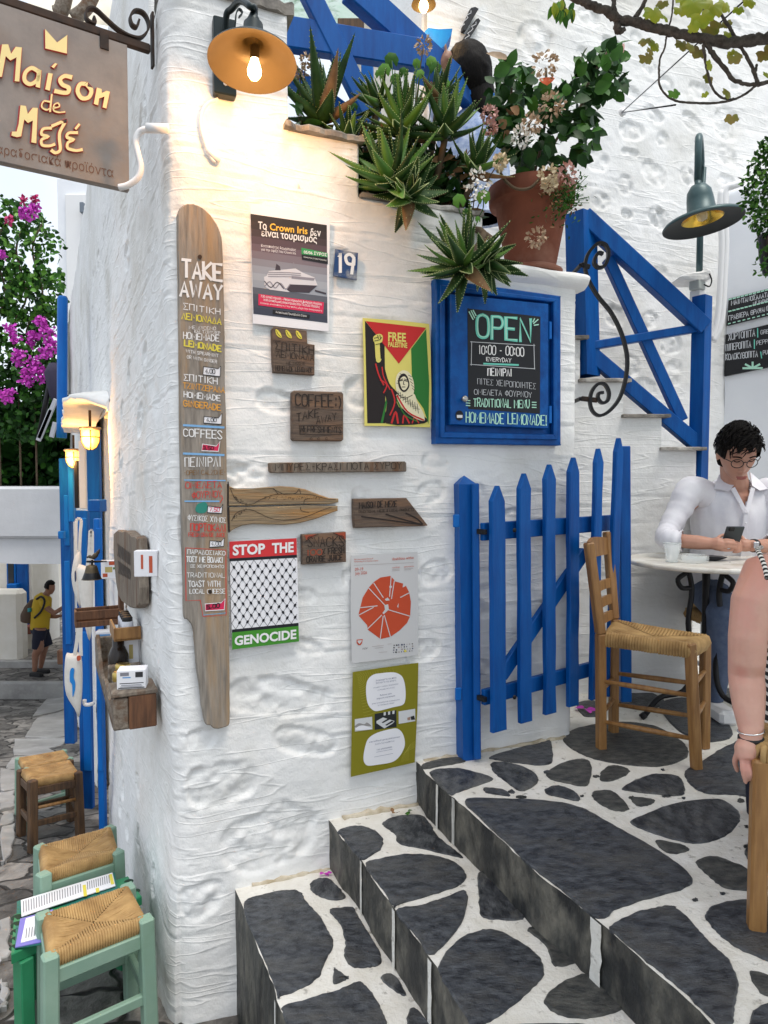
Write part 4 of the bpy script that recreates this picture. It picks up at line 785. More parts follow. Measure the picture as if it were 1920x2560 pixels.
# ---- festival poster with the broken red disc
a = Art(FW, W5((1080, 1500)), 'festival_poster', 'pale grey poster with a big cracked orange red disc', 'poster', .019, GP, W5)
PGY, ORD = flat('grey_paper', (.58, .58, .58)), flat('disc_red', (.52, .065, .02)); W6b = W6
bl, br = W6((330, 322)), W6((1245, 205)); cv = lambda p: ((p[0]-660)/.27728, (p[1]-1100)/.27728)
a.solid('sheet', [(785, 1042), (1090, 1024), (1385, 1010), (1392, 1500), cv(br), cv(W6((800, 268))), cv(bl), (782, 1500)], PGY, .017, .019, bev=0)
a.poly('picture', [(990, 1280), (1050, 1240), (1140, 1225), (1180, 1268), (1255, 1290), (1250, 1330), (1280, 1315), (1310, 1375), (1325, 1460), (1318, 1590), (1290, 1650), (1220, 1720), (1140, 1775), (1050, 1795), (935, 1710), (930, 1670), (850, 1580), (870, 1500), (890, 1420), (945, 1330)], ORD, 1)
for q in (((945, 1335), (1100, 1500)), ((990, 1290), (1075, 1420)), ((1147, 1228), (1132, 1410)), ((1175, 1270), (1150, 1430)), ((1310, 1378), (1232, 1418)), ((1120, 1530), (1315, 1588)), ((1085, 1580), (1140, 1775)), ((1075, 1590), (1048, 1790)), ((1060, 1580), (935, 1702)), ((1020, 1495), (870, 1512)), ((985, 1510), (852, 1580)), ((1180, 1270), (1255, 1290))): a.stroke('picture', q, 8, PGY, 2)
for q in ([(1085, 1490), (1120, 1480), (1125, 1530), (1080, 1570), (1068, 1560), (1090, 1530)], [(1090, 1435), (1115, 1420), (1135, 1445), (1100, 1450)], [(1130, 1315), (1155, 1315), (1150, 1335), (1132, 1335)], [(1200, 1500), (1215, 1470), (1210, 1515)]): a.poly('picture', q, PGY, 3)
a.prnt(L_, 'disabilities within', (1155, 1085), (1350, 1072), 26, ORD); a.prnt(L_, '8th international Dance &', (815, 1083), (985, 1074), 13, ORD); a.prnt(L_, 'Performing Arts Festival in Syros', (815, 1103), (1030, 1092), 13, ORD); a.prnt(L_, '09-19', (820, 1180), (895, 1174), 28, ORD); a.prnt(L_, 'July 2026', (822, 1216), (928, 1208), 28, ORD); a.prnt(L_, 'workshops', (1155, 1158), (1225, 1150), 14, ORD); a.prnt(L_, 'performances', (1263, 1150), (1352, 1142), 14, ORD)
for q in (((812, 1130), (1350, 1105)), ((1155, 1168), (1222, 1163)), ((1155, 1180), (1222, 1175)), ((1263, 1162), (1345, 1156)), ((1263, 1172), (1325, 1168)), ((975, 1862), (1080, 1852)), ((1000, 1878), (1075, 1870)), ((1035, 1915), (1110, 1910)), ((1115, 1840), (1150, 1838))): a.stroke(L_, q, 3, flat('thin_print', (.35, .30, .29)), 4)
a.poly('logos', [(835, 1800), (890, 1795), (885, 1830), (870, 1850), (850, 1850), (835, 1830)], ORD, 2); a.poly('logos', [(842, 1808), (882, 1804), (878, 1822), (862, 1840), (846, 1824)], PGY, 3); a.prnt('logos', 'PZV', (890, 1890), (935, 1884), 14, M_PRINTK)
r = random.Random(8)
for i in range(8):
    for j in range(4):
        if r.random() < .75: a.disc('logos', (1170+i*24+r.uniform(-4, 4), 1852+j*21-i*2), r.uniform(4, 10), r.uniform(4, 9), r.choice((M_PRINTK, flat('navy_print', (.02, .03, .10)), flat('thin_print', (.35, .3, .29)))), 2, 8)
a.poly('logos', [(1263, 1893), (1283, 1892), (1284, 1912), (1264, 1913)], M_YEL, 3); a.done()
# ---- green poster
a = Art(FW, W6((780, 1080)), 'green_poster', 'olive green poster with two white text blobs, lowest on the wall', 'poster', .019, GP, W6)
OL, OLL, BT = flat('olive_print', (.22, .20, .005)), flat('olive_line', (.40, .37, .05)), flat('blue_grey_text', (.20, .21, .30))
a.solid('sheet', [(343, 445), (800, 378), (1250, 315), (1238, 900), (1200, 1692), (780, 1790), (317, 1893), (330, 1200)], OL, .017, .019, bev=0)
for i in range(17):
    k = 18+i*19+.9*i*i
    q = [(410+k*1.0*math.cos(t)*(1+.0*i), 530+k*.95*math.sin(t)) for t in [x*.1-.6*math.pi for x in range(0, 34)]]
    q = [p for p in q if 350 < p[0] < 1215 and p[1] > 470-.145*(p[0]-343) and p[1] < 1750]
    if len(q) > 2: a.stroke('picture', q, 3.5, OLL, 1)
for i in range(7): a.stroke('picture', [(1010+i*18, 1690-i*4), (1060+i*10, 1560-i*15), (1215, 1480-i*14)], 3, OLL, 1, True)
a.blob('text_blob', [(525, 700), (545, 560), (620, 482), (720, 460), (900, 447), (1000, 482), (1050, 560), (1072, 700), (1066, 840), (1025, 900), (900, 930), (700, 980), (620, 968), (550, 880)], M_PAPER, 2); a.blob('text_blob', [(512, 1480), (560, 1360), (680, 1282), (880, 1228), (965, 1228), (1030, 1290), (1062, 1400), (1050, 1500), (980, 1620), (880, 1690), (700, 1722), (560, 1738), (505, 1700), (490, 1620)], M_PAPER, 2)
for T in (('Ανακουφίστε τον πόνο', (660, 572), (945, 530), 24), ('βελτιώστε την κίνηση', (665, 607), (940, 567), 24), ('ατομικές συνεδρίες FELDENKRAIS', (628, 668), (972, 615), 17), ('για θεραπευτική αλλαγή', (685, 700), (922, 662), 17), ('Relieve pain', (720, 775), (880, 748), 24), ('improve movement', (675, 822), (928, 778), 24), ('personalised sessions', (612, 888), (990, 828), 17), ('for therapeutic change', (688, 912), (915, 874), 17),
          ('certified practitioner', (570, 1422), (1000, 1345), 24), ('Αναλία Γιαννακοπούλου', (650, 1452), (918, 1402), 20), ('+30 6900000000', (670, 1530), (885, 1488), 20)): a.prnt(L_, *T, BT)
for q in (((668, 1552), (890, 1510)), ((640, 1618), (898, 1568))): a.stroke(L_, q, 4, BT, 4)
PHW, PHG, PHK = flat('photo_white', (.62, .63, .64)), flat('photo_grey', (.28, .27, .26)), flat('photo_dark', (.015, .018, .02))
a.poly('photos', [(370, 1095), (610, 1060), (615, 1235), (372, 1265)], PHW, 2); a.blob('photos', [(372, 1190), (430, 1150), (500, 1165), (540, 1140), (600, 1190), (520, 1190), (400, 1215)], PHG, 3, 3); a.blob('photos', [(390, 1245), (400, 1205), (470, 1180), (560, 1200), (600, 1232)], M_PAPER, 4, 3)
a.poly('photos', [(645, 1022), (945, 970), (948, 1202), (645, 1242)], PHK, 2); a.poly('photos', [(670, 1120), (760, 1070), (920, 1120), (900, 1150), (780, 1222), (670, 1150)], PHW, 3)
for x in (770, 830, 890): a.poly('photos', [(x, 1000-(x-770)*.17), (x+30, 995-(x-770)*.17), (x+28, 1040-(x-770)*.17), (x, 1045-(x-770)*.17)], PHW, 3)
for x, y in ((740, 1140), (790, 1175)): a.poly('photos', [(x, y), (x+95, y-60), (x+120, y-45), (x+20, y+8)], PHK, 4)
a.poly('photos', [(975, 988), (1205, 950), (1207, 1120), (978, 1160)], PHW, 2); a.poly('photos', [(1140, 1060), (1190, 1045), (1205, 1100), (1150, 1105)], PHK, 3); a.poly('photos', [(1095, 1075), (1138, 1062), (1140, 1105), (1100, 1110)], flat('photo_skin', (.35, .22, .16)), 3); a.done()
# ---- blue meter cupboard with the chalkboard
a = Art(FW, W4((1070, 900)), 'wall_cupboard', 'bright blue wall cupboard whose door carries the OPEN chalkboard', 'cupboard', .02, None, W4)
fo = [(677, 340), (1465, 452), (1465, 1392), (680, 1380)]; fi = [(738, 420), (1418, 490), (1418, 1322), (738, 1305)]
for i in range(4):
    j = (i+1) % 4; q = [fo[i], fo[j], fi[j], fi[i]]; a.base = .02; a.solid('frame', q, M_BLUE, -.01, .04, bev=.004)
    m1 = [lerp2(fo[i], fi[i], .5), lerp2(fo[j], fi[j], .5), lerp2(fo[j], fi[j], .98), lerp2(fo[i], fi[i], .98)]; a.base = .02; a.solid('frame', m1, M_BLUE, .03, .05, bev=.003)
a.base = .02; a.solid('door', [(770, 440), (1388, 502), (1388, 1287), (772, 1260)], M_BLUE, -.01, .058, bev=.004)
a.base = .02; a.solid('panel_back', fi, M_BLUE, -.015, .02, bev=0)
a.base = .02; a.solid('chalkboard', [(877, 530), (1335, 582), (1332, 1192), (882, 1162)], M_CHALK, .055, .0595, bev=0)
for T in (('OPEN', (940, 712), (1275, 740), 142, 20, M_MINT),): a.hand('chalk_lettering', *T, 3, .03)
a.rr = random.Random(13); a.hand('chalk_lettering', 'OPEN', (944, 708), (1271, 736), 138, 7, M_PALEMINT, 4.5, .03)
for q in (((887, 552), (912, 600)), ((900, 545), (922, 590)), ((912, 542), (930, 575)), ((1298, 595), (1288, 615)), ((1320, 600), (1292, 625)), ((1322, 632), (1296, 636))): a.stroke('chalk_lettering', q, 7, M_PALEMINT, 4)
a.stroke('chalk_lettering', [(895, 740), (1300, 764)], 4, M_GREY, 3); a.stroke('chalk_lettering', [(1294, 755), (1298, 912)], 4, M_GREY, 3.3); a.stroke('chalk_lettering', [(895, 882), (1300, 910)], 4, M_GREY, 3); a.stroke('chalk_lettering', [(903, 738), (900, 888)], 4, M_GREY, 3.3)
for T in (('10:00 - 00:00', (948, 816), (1230, 832), 56, 7, M_WHITE), ('EVERYDAY', (996, 860), (1150, 870), 24, 5, M_WHITE), ('ΠΕΙΝΙΡΛΙ', (1004, 952), (1154, 955), 44, 8, M_WHITE), ('ΠΙΤΕΣ ΧΕΙΡΟΠΟΙΗΤΕΣ', (940, 1005), (1305, 1037), 36, 3.5, M_GREY), ('ΟΜΕΛΕΤΑ ΦΟΥΡΝΟΥ', (920, 1070), (1280, 1090), 34, 4, M_GREY), ('TRADITIONAL MENU', (915, 1147), (1265, 1157), 50, 7, M_PALEMINT), ('HOMEMADE LEMONADE!', (868, 1245), (1375, 1266), 62, 8, M_PALEMINT)): a.hand('chalk_lettering', *T)
a.stroke('chalk_lettering', [(980, 878), (1195, 886)], 11, M_MINT, 2)
for y in (1108, 1124, 1140): a.stroke('chalk_lettering', [(868, y), (892, y+2)], 6, M_PALEMINT, 3); a.stroke('chalk_lettering', [(1283, y+12), (1308, y+13)], 6, M_PALEMINT, 3)
a.disc('sticker', (826, 1203), 25, 32, M_PRINTK, 2); a.poly('sticker', [(810, 1200), (845, 1200), (845, 1218), (810, 1218)], M_WHITE, 3)
for y in (612, 1142): a.base = .05; a.solid('hinge', [(1393, y), (1408, y+2), (1408, y+110), (1393, y+108)], M_BLUE2, .05, .064, bev=.002)
kc = a.w(W4((843, 1103)), .058); mb = a.mb('knob'); Mk = FW.mat().to_3x3()
mb.lathe(kc, [(.001, .030), (.010, .030), (.013, .024), (.012, .016), (.006, .010), (.006, 0)], mat('brushed_steel', (.5, .48, .45), .3, metal=1), 16, M=Mk); a.done()
# ================================================================ FITTINGS AND FURNITURE
UZ, LZ, MZ, PZ, TZz = Zm(720, 0, .31344), Zm(100, 940, .16273), Zm(0, 1380, .17174), Zm(1180, 80, .2802), Zm(0, 0, .25316)
def lst(z, *p): return z(*p) if len(p) > 1 else [z(*p)]
def atds(pts, d): return [atd(p, d) for p in pts]
def scroll(mb, pts, wd, th, m, plane, off=0, n=5):
    """flat iron strip following traced points; wd = strip breadth along the plane normal, th = thickness in the plane"""
    q = [(lambda uv: Vector((uv[0], uv[1], 0)))(plane.uv(p, off)) for p in pts]; q = crom(q, n, False)
    L, R = strip([(p.x, p.y) for p in q], th); k = len(q)
    vs = [plane.pt(p.x, p.y, off+s*wd/2) for s in (1, -1) for row in (L, R) for p in row]
    fs = []
    for i in range(k-1):
        for a, b in ((0, 1), (1, 3), (3, 2), (2, 0)): fs.append((a*k+i, a*k+i+1, b*k+i+1, b*k+i))
    mb.add(vs, fs, m); mb.add([vs[0], vs[k], vs[3*k], vs[2*k]], [(0, 1, 2, 3)], m)
# ---- hanging shop sign
SG = Plane((-.80, 2.5, 0), (.839, .545, 0))
a = Art(SG, Z1((420, 650)), 'hanging_sign', 'big grey wooden sign with raised yellow letters hanging from an iron bracket', 'hanging sign', .0, None, Z1)
M_SIGNW = mat('grey_sign_wood', (.26, .24, .225), .8, (.19, .18, .175), 3, (2.2, 2.2, 16), bump=.5, bscale=5, bdist=.004, col3=(.23, .18, .145), n3=1.2)
uR, _ = SG.uv(Z1((828, 500))); _, v1 = SG.uv(Z1((830, 292))); _, v0 = SG.uv(Z1((823, 1228))); uL = uR-.58
mb = a.mb('board'); mb.prism([SG.pt(uL, v0, -.03), SG.pt(uR, v0, -.03), SG.pt(uR, v1, -.03), SG.pt(uL, v1, -.03)], SG.n*.03, M_SIGNW, bev=.003)
RS = flat('crimson_edge', (.42, .05, .05)); CR = flat('cream_letters', (.76, .66, .31)); CV = flat('carved_brown', (.12, .055, .035))
def raised(part, polys, lift=.008):
    for pts in polys:
        a.base = 0; q = [(x-8, y+6) for x, y in pts]; a.poly(part, q, RS, 2); a.base = 0; a.solid(part, pts, CR, .001, lift, bev=.0015, mside=RS); a.base = 0
def rib(pts, wd, sm=True):
    q = [p.to_2d() for p in crom([(*p, 0) for p in pts], 5, False)] if sm else pts; L, R = strip(q, wd); return [tuple(p) for p in L]+[tuple(p) for p in R[::-1]]
raised('crown', [[(290, 185), (370, 272), (438, 225), (436, 350), (292, 315)]])
raised(L_, [[(10, 285), (55, 285), (72, 345), (100, 300), (145, 308), (128, 530), (92, 525), (104, 370), (68, 395), (40, 365), (15, 500), (-22, 497)],
   rib([(248, 462), (205, 440), (165, 470), (160, 520), (195, 545), (240, 520), (252, 470)], 32), [(238, 450), (272, 455), (262, 572), (228, 562)], [(310, 470), (345, 478), (325, 590), (290, 578)], [(355, 405), (375, 415), (350, 445), (330, 430)],
   rib([(460, 500), (420, 492), (390, 515), (405, 548), (445, 568), (440, 598), (405, 600), (360, 590)], 32), rib([(560, 545), (520, 545), (503, 590), (530, 635), (575, 630), (592, 585), (560, 545)], 32),
   [(625, 565), (660, 575), (660, 600), (690, 585), (715, 595), (692, 705), (662, 695), (675, 625), (645, 640), (638, 685), (605, 672)],
   rib([(335, 615), (325, 720)], 18, False), rib([(325, 660), (285, 655), (270, 690), (300, 712), (328, 700)], 16), rib([(350, 700), (385, 690), (375, 668), (350, 680), (348, 715), (380, 728), (420, 725)], 15),
   [(130, 680), (170, 685), (180, 735), (210, 695), (248, 700), (238, 930), (200, 922), (210, 780), (182, 800), (160, 775), (140, 885), (110, 892), (72, 880), (75, 850), (105, 850), (118, 800)],
   rib([(330, 830), (280, 835), (270, 870), (310, 885), (270, 905), (275, 940), (320, 945), (352, 935)], 24), rib([(340, 815), (400, 790), (425, 785), (390, 850), (385, 900), (390, 970), (360, 990), (335, 975)], 26),
   rib([(500, 860), (445, 862), (435, 890), (475, 905), (440, 925), (440, 960), (490, 975), (530, 970)], 24), [(508, 795), (525, 810), (495, 845), (480, 830)]])
a.prnt('carved_line', 'Παραδοσιακά προϊόντα', (-75, 980), (735, 1150), 62, CV, 2); a.prnt('carved_line', 'Παραδοσιακά προϊόντα', (-78, 983), (732, 1153), 62, flat('carved_light', (.32, .24, .18)), 1)
a.done()
br = thing('sign_bracket', SG.pt(0, v1, 0), 'dark iron scroll bracket fixed to the corner holding the hanging sign', 'bracket')
mb = MB(); uW, _ = SG.uv(T_ := TZz((1490, 400))); mb.bar(SG.pt(uL-.02, v1+.018, -.015), SG.pt(uW, v1+.018, -.015), .022, .03, M_RUST, SG.v); mb.build('arm', br)
mb = MB(); scroll(mb, TZz((925, 180), (940, 235), (890, 225), (850, 180), (850, 110), (900, 85), (960, 110), (1050, 195), (1170, 300), (1290, 365), (1390, 375), (1460, 300), (1460, 210), (1410, 130), (1330, 110), (1285, 165), (1300, 245), (1350, 270), (1368, 210)), .026, .006, M_RUST, SG, -.015); mb.build('scroll', br)
mb = MB(); p0, p1 = SG.uv(Z1((985, 85)), -.015), SG.uv(Z1((975, 435)), -.015); mb.bar(SG.pt(p0[0], p1[1], -.015), SG.pt(p0[0], p0[1], -.015), .028, .008, M_RUST, SG.u); mb.build('wall_plate', br)
for x in (uR-.075, uL+.075):
    mb = MB(); mb.box(SG.pt(x, v1-.012, .002), (.028, .058, .006), M_RUST, SG.mat(), .001); mb.build('hanger', br)
# ---- lit wall lamp on the corner pillar
lp = FW.pt(*FW.uv(Z1((1450, 380)), .03), .03)
wl_ = thing('wall_lamp', lp, 'lit brass coloured dish lamp on a dark gooseneck above the menu plank', 'wall lamp')
M_DKGRN = mat('dark_green_metal', (.012, .022, .024), .4, metal=.4); M_BRASS = mat('brass_enamel', (.045, .031, .012), .45, (.032, .022, .008), 5, metal=.3)
mb = MB(); q = [FW.uv(p, .03) for p in Z1((1392, 118), (1395, 600), (1515, 650), (1475, 120))]; uc0 = (q[0][0]+q[3][0])/2
mb.box(FW.pt(uc0+.01, (q[0][1]+q[1][1])/2-.0, .022), (.075, abs(q[0][1]-q[1][1])+.01, .04), M_DKGRN, FW.mat(), .004)
for v in (q[0][1]-.03, q[1][1]+.03): mb.lathe(FW.pt(uc0+.01, v, .04), [(.0, .006), (.006, .005), (.008, 0)], M_WHITE, 8, M=FW.mat())
mb.build('back_plate', wl_)
LD0 = 2.21; ctr = atd((631, 158), LD0); tilt = Matrix.Rotation(math.radians(-9), 4, 'X')
Rl = 107*LD0/F; prof_o = [(Rl, 0), (Rl-.002, .006), (Rl*.8, .03), (Rl*.5, .052), (.045, .066), (.032, .085), (.03, .13), (.012, .135)]; prof_i = [(Rl, 0), (Rl*.8, .024), (Rl*.5, .045), (.035, .058), (.028, .08), (.028, .12), (.0, .12)]
mb = MB(); mb.lathe(ctr, prof_o, M_DKGRN, 48, M=tilt); mb.lathe(ctr, prof_i, M_BRASS, 48, M=tilt); mb.build('shade', wl_)
M_BULB = mat('lit_bulb', (1, .8, .5), .3, emit=(1, .70, .33), estr=9)
bc = atd((636, 180), LD0+.0); mb = MB(); mb.lathe(bc, [(0, -.024), (.013, -.021), (.021, -.008), (.022, .005), (.017, .024), (.012, .040), (.011, .062)], M_BULB, 20, M=tilt); mb.lathe(bc, [(.0145, .04), (.0145, .085)], M_BRASS, 16, M=tilt); mb.build('bulb', wl_)
top = ctr+tilt.to_3x3()@Vector((0, 0, .13))
mb = MB(); w0 = FW.pt(uc0+.01, FW.uv(Z1((1460, 230)), .05)[1], .045); wy = atd(Z1((1560, 5)), 2.28)
mb.tube(crom([w0, w0+Vector((.012, -.03, .05)), atd(Z1((1500, 60)), 2.36), wy, atd(Z1((1625, 45)), LD0), top+Vector((.004, .004, .05)), top], 5, False), .0105, M_DKGRN, 10); mb.lathe(top, [(.02, -.01), (.022, .012), (.014, .03), (.011, .04)], M_DKGRN, 14, M=tilt); mb.build('gooseneck', wl_)
mb = MB(); scroll(mb, Z1((1480, 200), (1520, 180), (1530, 90), (1550, 60), (1570, 85), (1550, 110)), .012, .004, M_DKGRN, FW, .10); mb.build('scroll', wl_)
ld = bpy.data.lights.new('bulb_light', 'POINT'); ld.energy = 7.5; ld.color = (1, .50, .17); ld.shadow_soft_size = .05
lo = bpy.data.objects.new('bulb_light', ld); COL.objects.link(lo); lo.parent = wl_; lo.location = bc+tilt.to_3x3()@Vector((0, 0, -.045))-WM[wl_.name].translation
# ---- cable and pipe on the corner
cp = Z1((1412, 645), (1345, 672), (1306, 740), (1303, 830), (1330, 930), (1352, 990), (1385, 1045), (1422, 1042))
mb = MB(); mb.tube(crom([FW.pt(*FW.uv(p, .012), .014) for p in cp], 5, False), .0062, M_WHITE, 8); mb.tube([FW.pt(*FW.uv(p, .012), .016) for p in Z1((1345, 975), (1420, 1050))], .011, M_WHITE, 8)
mb.build('lamp_cable', origin=FW.pt(*FW.uv(cp[0]), .0), label='thin white painted cable curving down the wall below the wall lamp', cat='cable')
mb = MB(); mb.tube(atds(Z1((1092, 835), (1020, 832), (950, 830)), 2.33), .0155, M_WHITE, 12); mb.tube(crom(atds(Z1((960, 835), (905, 855), (880, 920), (895, 1000), (912, 1080), (895, 1150), (830, 1200), (770, 1215)), 2.36), 5, False), .0105, M_WHITE, 10)
mb.build('conduit_pipe', origin=atd(Z1((950, 830)), 2.33), label='white plastic conduit elbow bending round the building corner beside the sign', cat='pipe')
# ---- picket gate
def dg(d): return 2.71+.8*(d-2.75)
def dfoot(y): return dg(2.75*1257/(y-291))
GD = (Vector((1.045, dg(3.28), 0))-Vector((.434, 2.71, 0))).normalized(); GP0 = Plane((.434, 2.71, 0), GD)
gp = thing('gate_post', atz(G1((145, 1705)), TZ), 'thick blue gate post with a pointed top beside the posters', 'gate post')
d0 = atz(G1((145, 1705)), TZ).y; zt = atd(G1((133, 292)), d0).z; c0 = atd(G1((138, 1000)), d0)
mb = MB(); R45 = Matrix.Rotation(math.radians(17), 4, 'Z'); w_ = .078; b = atd(G1((150, 1640)), d0); t_ = atd(G1((128, 300)), d0)
def quadpost(bot, topz, topxy, w, m, R, peak=.035, mb=mb):
    vs = []; 
    for (cx, cy, z) in ((bot.x, bot.y, bot.z), (topxy.x, topxy.y, topz)):
        for sx, sy in ((-1, -1), (1, -1), (1, 1), (-1, 1)): vs.append(Vector((cx, cy, z))+R.to_3x3()@Vector((sx*w/2, sy*w/2, 0)))
    vs.append(Vector((topxy.x, topxy.y, topz+peak))); mb.add(vs, [(0, 1, 5, 4), (1, 2, 6, 5), (2, 3, 7, 6), (3, 0, 4, 7), (4, 5, 8), (5, 6, 8), (6, 7, 8), (7, 4, 8)], m)
bot = Vector((b.x, d0+.045, TZ-.01)); tp = Vector((t_.x, d0+.045, 0)); quadpost(bot, zt-.01, tp, w_, M_BLUE, R45); mb.build('post', gp)
mb = MB(); mb.bar(atd(G1((188, 1690)), d0-.005), atd(G1((178, 300)), d0-.005), .028, .03, M_BLUE, (0, 1, 0)); mb.build('batten', gp)
for y in (490, 1365):
    mb = MB(); c = atd(G1((82+ (y-490)*.012, y)), d0-.005); mb.box(c, (.026, .012, .05), M_BLUE2, R45, .003); mb.build('strap_plate', gp)
gate = thing('picket_gate', (.434, 2.71, TZ), 'open blue picket gate with pointed slats standing against the wall', 'gate')
pk = [((280, 312), (287, 1548), 82), ((415, 250), (420, 1503), 72), ((543, 205), (545, 1460), 65), ((665, 170), (660, 1422), 66), ((790, 125), (767, 1388), 52), ((893, 72), (850, 1370), 50)]
for i, (tpx, bpx, wpx) in enumerate(pk):
    d = dfoot(bpx[1]); B = atd(G1(bpx), d); T = atd(G1(tpx), d); hw = wpx*.49427*d/F/2*1.12; rr = random.Random(i)
    X = Vector((T.x-B.x, 0, 0)); n = 7; L = []; Rr = []
    for k in range(n+1):
        t = k/n; c = B+Vector((T.x-B.x, 0, (T.z-.06-B.z)))*t+GP0.n*.0; L.append(c-GD*(hw+rr.uniform(-.003, .003))); Rr.append(c+GD*(hw+rr.uniform(-.003, .003)))
    out = L+[T+GD*-.004, T+GD*.004]+Rr[::-1]
    mb = MB(); mb.prism([p-GP0.n*0 for p in out], GP0.n*.022, M_BLUE, bev=.004); mb.build('picket', gate)
for (p, q, wd, nm) in ((((225, 547), 2.74), ((905, 498), 3.29), .07, 'rail'), (((230, 1388), 2.74), ((880, 1215), 3.27), .062, 'rail'), (((325, 1275), 2.80), ((745, 650), 3.17), .06, 'brace')):
    mb = MB(); mb.bar(atd(G1(p[0]), dg(p[1]))-GP0.n*.016, atd(G1(q[0]), dg(q[1]))-GP0.n*.016, wd, .024, M_BLUE, GP0.n, .003); mb.build(nm, gate)
for y in (545, 1388):
    mb = MB(); c = atd(G1((212, y)), 2.70); mb.box(c, (.018, .02, .045), M_IRON, GP0.mat(), .002)
    for x in (280, 372): mb.lathe(atd(G1((x, y-8 if x > 300 else y)), 2.73)+GP0.n*(.026 if x < 300 else .004), [(0, .006), (.008, .005), (.009, 0)], M_IRON, 10, M=GP0.mat())
    mb.build('hinge', gate)
mb = MB(); mb.bar(atd(G1((935, 1400)), 3.22), atd(G1((928, 112)), 3.22), .05, .05, M_BLUE, (0, 1, 0)); mb.build('gate_stop', origin=atz(G1((935, 1400)), TZ), label='plain square blue post behind the far end of the picket gate', cat='post')
# ---- stair railing, lower and upper flight
rail = thing('stair_railing', (.9, dR if 'dR' in globals() else 3.69, 1.9), 'dark blue timber railing with crossed bars along the staircase above the gate', 'railing')
dR = YF+.07; R40 = Matrix.Rotation(math.radians(38), 4, 'Z')
def rbar(p, q, d1, d2, wd, dep, nm, z=G2, m=M_BLUE):
    mb = MB(); mb.bar(atd(z(p), d1), atd(z(q), d2), dep, wd, m, Vector((0, 0, 1)) if abs(p[0]-q[0]) > 40 else (0, 1, 0), .004); mb.build(nm, rail)
for (x0, x1, y0, y1, w2, pkk) in ((272, 300, 520, 1720, .115, .0), (1172, 1140, 1130, 2500, .072, .012)):
    mb = MB(); bt, tt = atd(G2((x1, y1)), dR), atd(G2((x0, y0)), dR); quadpost(Vector((bt.x, dR, bt.z)), tt.z, tt, w2, M_BLUE, R40, pkk, mb); mb.build('post', rail)
rbar((285, 535), (1185, 1365), dR-.02, dR-.02, .085, .07, 'handrail'); rbar((330, 1500), (1150, 1362), dR-.01, dR-.01, .042, .05, 'crossbar'); rbar((470, 850), (1020, 2050), dR+.01, dR+.01, .055, .05, 'brace'); rbar((300, 1520), (1150, 2240), dR, dR, .075, .06, 'bottom_rail')
ur = thing('upper_railing', (.2, 3.2, 2.5), 'thick blue timber railing with crossed beams above the aloe planter', 'railing')
def ubar(p, q, d1, d2, wd, dep, nm, m=M_BLUE):
    mb = MB(); mb.bar(atd(Z2(p), d1), atd(Z2(q), d2), dep, wd, m, Vector((0, 0, 1)), .005); mb.build(nm, ur)
ubar((600, -90), (1470, 690), 3.06, 3.55, .135, .06, 'handrail'); ubar((285, -160), (760, 790), 3.02, 3.12, .085, .05, 'brace'); ubar((150, 215), (1080, 365), 3.0, 3.2, .13, .055, 'crossbar'); ubar((200, 470), (690, 830), 3.08, 3.2, .08, .05, 'bottom_rail')
ubar((722, 340), (724, 900), 3.45, 3.45, .06, .06, 'post', M_BLUE2); ubar((1020, 480), (1560, 665), 3.45, 3.5, .05, .06, 'seat_rail', M_BLUE2)
# ---- wrought iron scroll
isc = thing('iron_scroll', atd(G2((310, 900)), 3.1), 'black wrought iron scroll curling from the cupboard wall towards the railing', 'iron scroll')
SC_ = Plane((0, 3.12, 0), (1, 0, 0)); mb = MB()
scroll(mb, G2((430, 812), (402, 808), (378, 845), (372, 885), (400, 915), (445, 905), (472, 850), (475, 790), (450, 745), (400, 738), (350, 780), (315, 840), (305, 920), (330, 1010), (400, 1130), (490, 1240), (560, 1370), (602, 1500), (617, 1620), (600, 1760), (555, 1890), (480, 1980), (410, 2012), (360, 1980), (340, 1910), (355, 1830), (400, 1778), (450, 1782), (480, 1840), (470, 1900), (430, 1918), (400, 1885), (405, 1848), (432, 1842)), .022, .013, M_IRON, SC_, 0); mb.build('bar', isc)
for p, q in (((275, 893), (340, 912)), ((275, 1885), (395, 1898))):
    mb = MB(); A, B = atd(G2(p), 3.12), atd(G2(q), 3.12); mb.bar(A, B, .022, .012, M_IRON if p[1] < 1000 else M_RUST, (0, 1, 0)); mb.bar(A, A+Vector((0, .3, 0)), .016, .016, M_IRON); mb.build('wall_fixing', isc)
# ---- grey green street lamp on the right
M_LAMPG = mat('grey_green_enamel', (.055, .105, .11), .4, (.045, .085, .09), 6, metal=.2, bump=.1, bscale=30); M_GOLD = mat('gold_reflector', (.75, .48, .08), .25, metal=1)
sl = thing('gooseneck_lamp', atd(G2((1150, 990)), 3.9), 'unlit grey green dome lamp with wide brim on a curved pole', 'lamp')
dl = 3.6; c = atd(G2((1178, 588)), dl); rb = 277*.33755*dl/F; tl = Matrix.Rotation(math.radians(-3), 4, 'X')@Matrix.Rotation(math.radians(-7), 4, 'Y')
h = lambda y: (588-y)*.33755*dl/F*.96
mb = MB(); mb.lathe(c, [(rb, -.004), (rb+.002, .002), (rb-.01, .016), (rb*.6, .032), (rb*.36, .052), (rb*.33, h(400)), (rb*.30, h(345)), (rb*.19, h(300)), (.016, h(288)), (.016, h(250))], M_LAMPG, 44, M=tl)
mb.lathe(c, [(rb, -.004), (rb*.93, .008), (rb*.55, .02), (rb*.52, .022)], mat('dark_brim', (.012, .014, .015), .6), 44, M=tl); mb.lathe(c, [(rb*.52, .022), (rb*.36, .045), (rb*.31, h(400)), (rb*.26, h(340)), (0, h(310))], M_GOLD, 32, M=tl); mb.build('shade', sl)
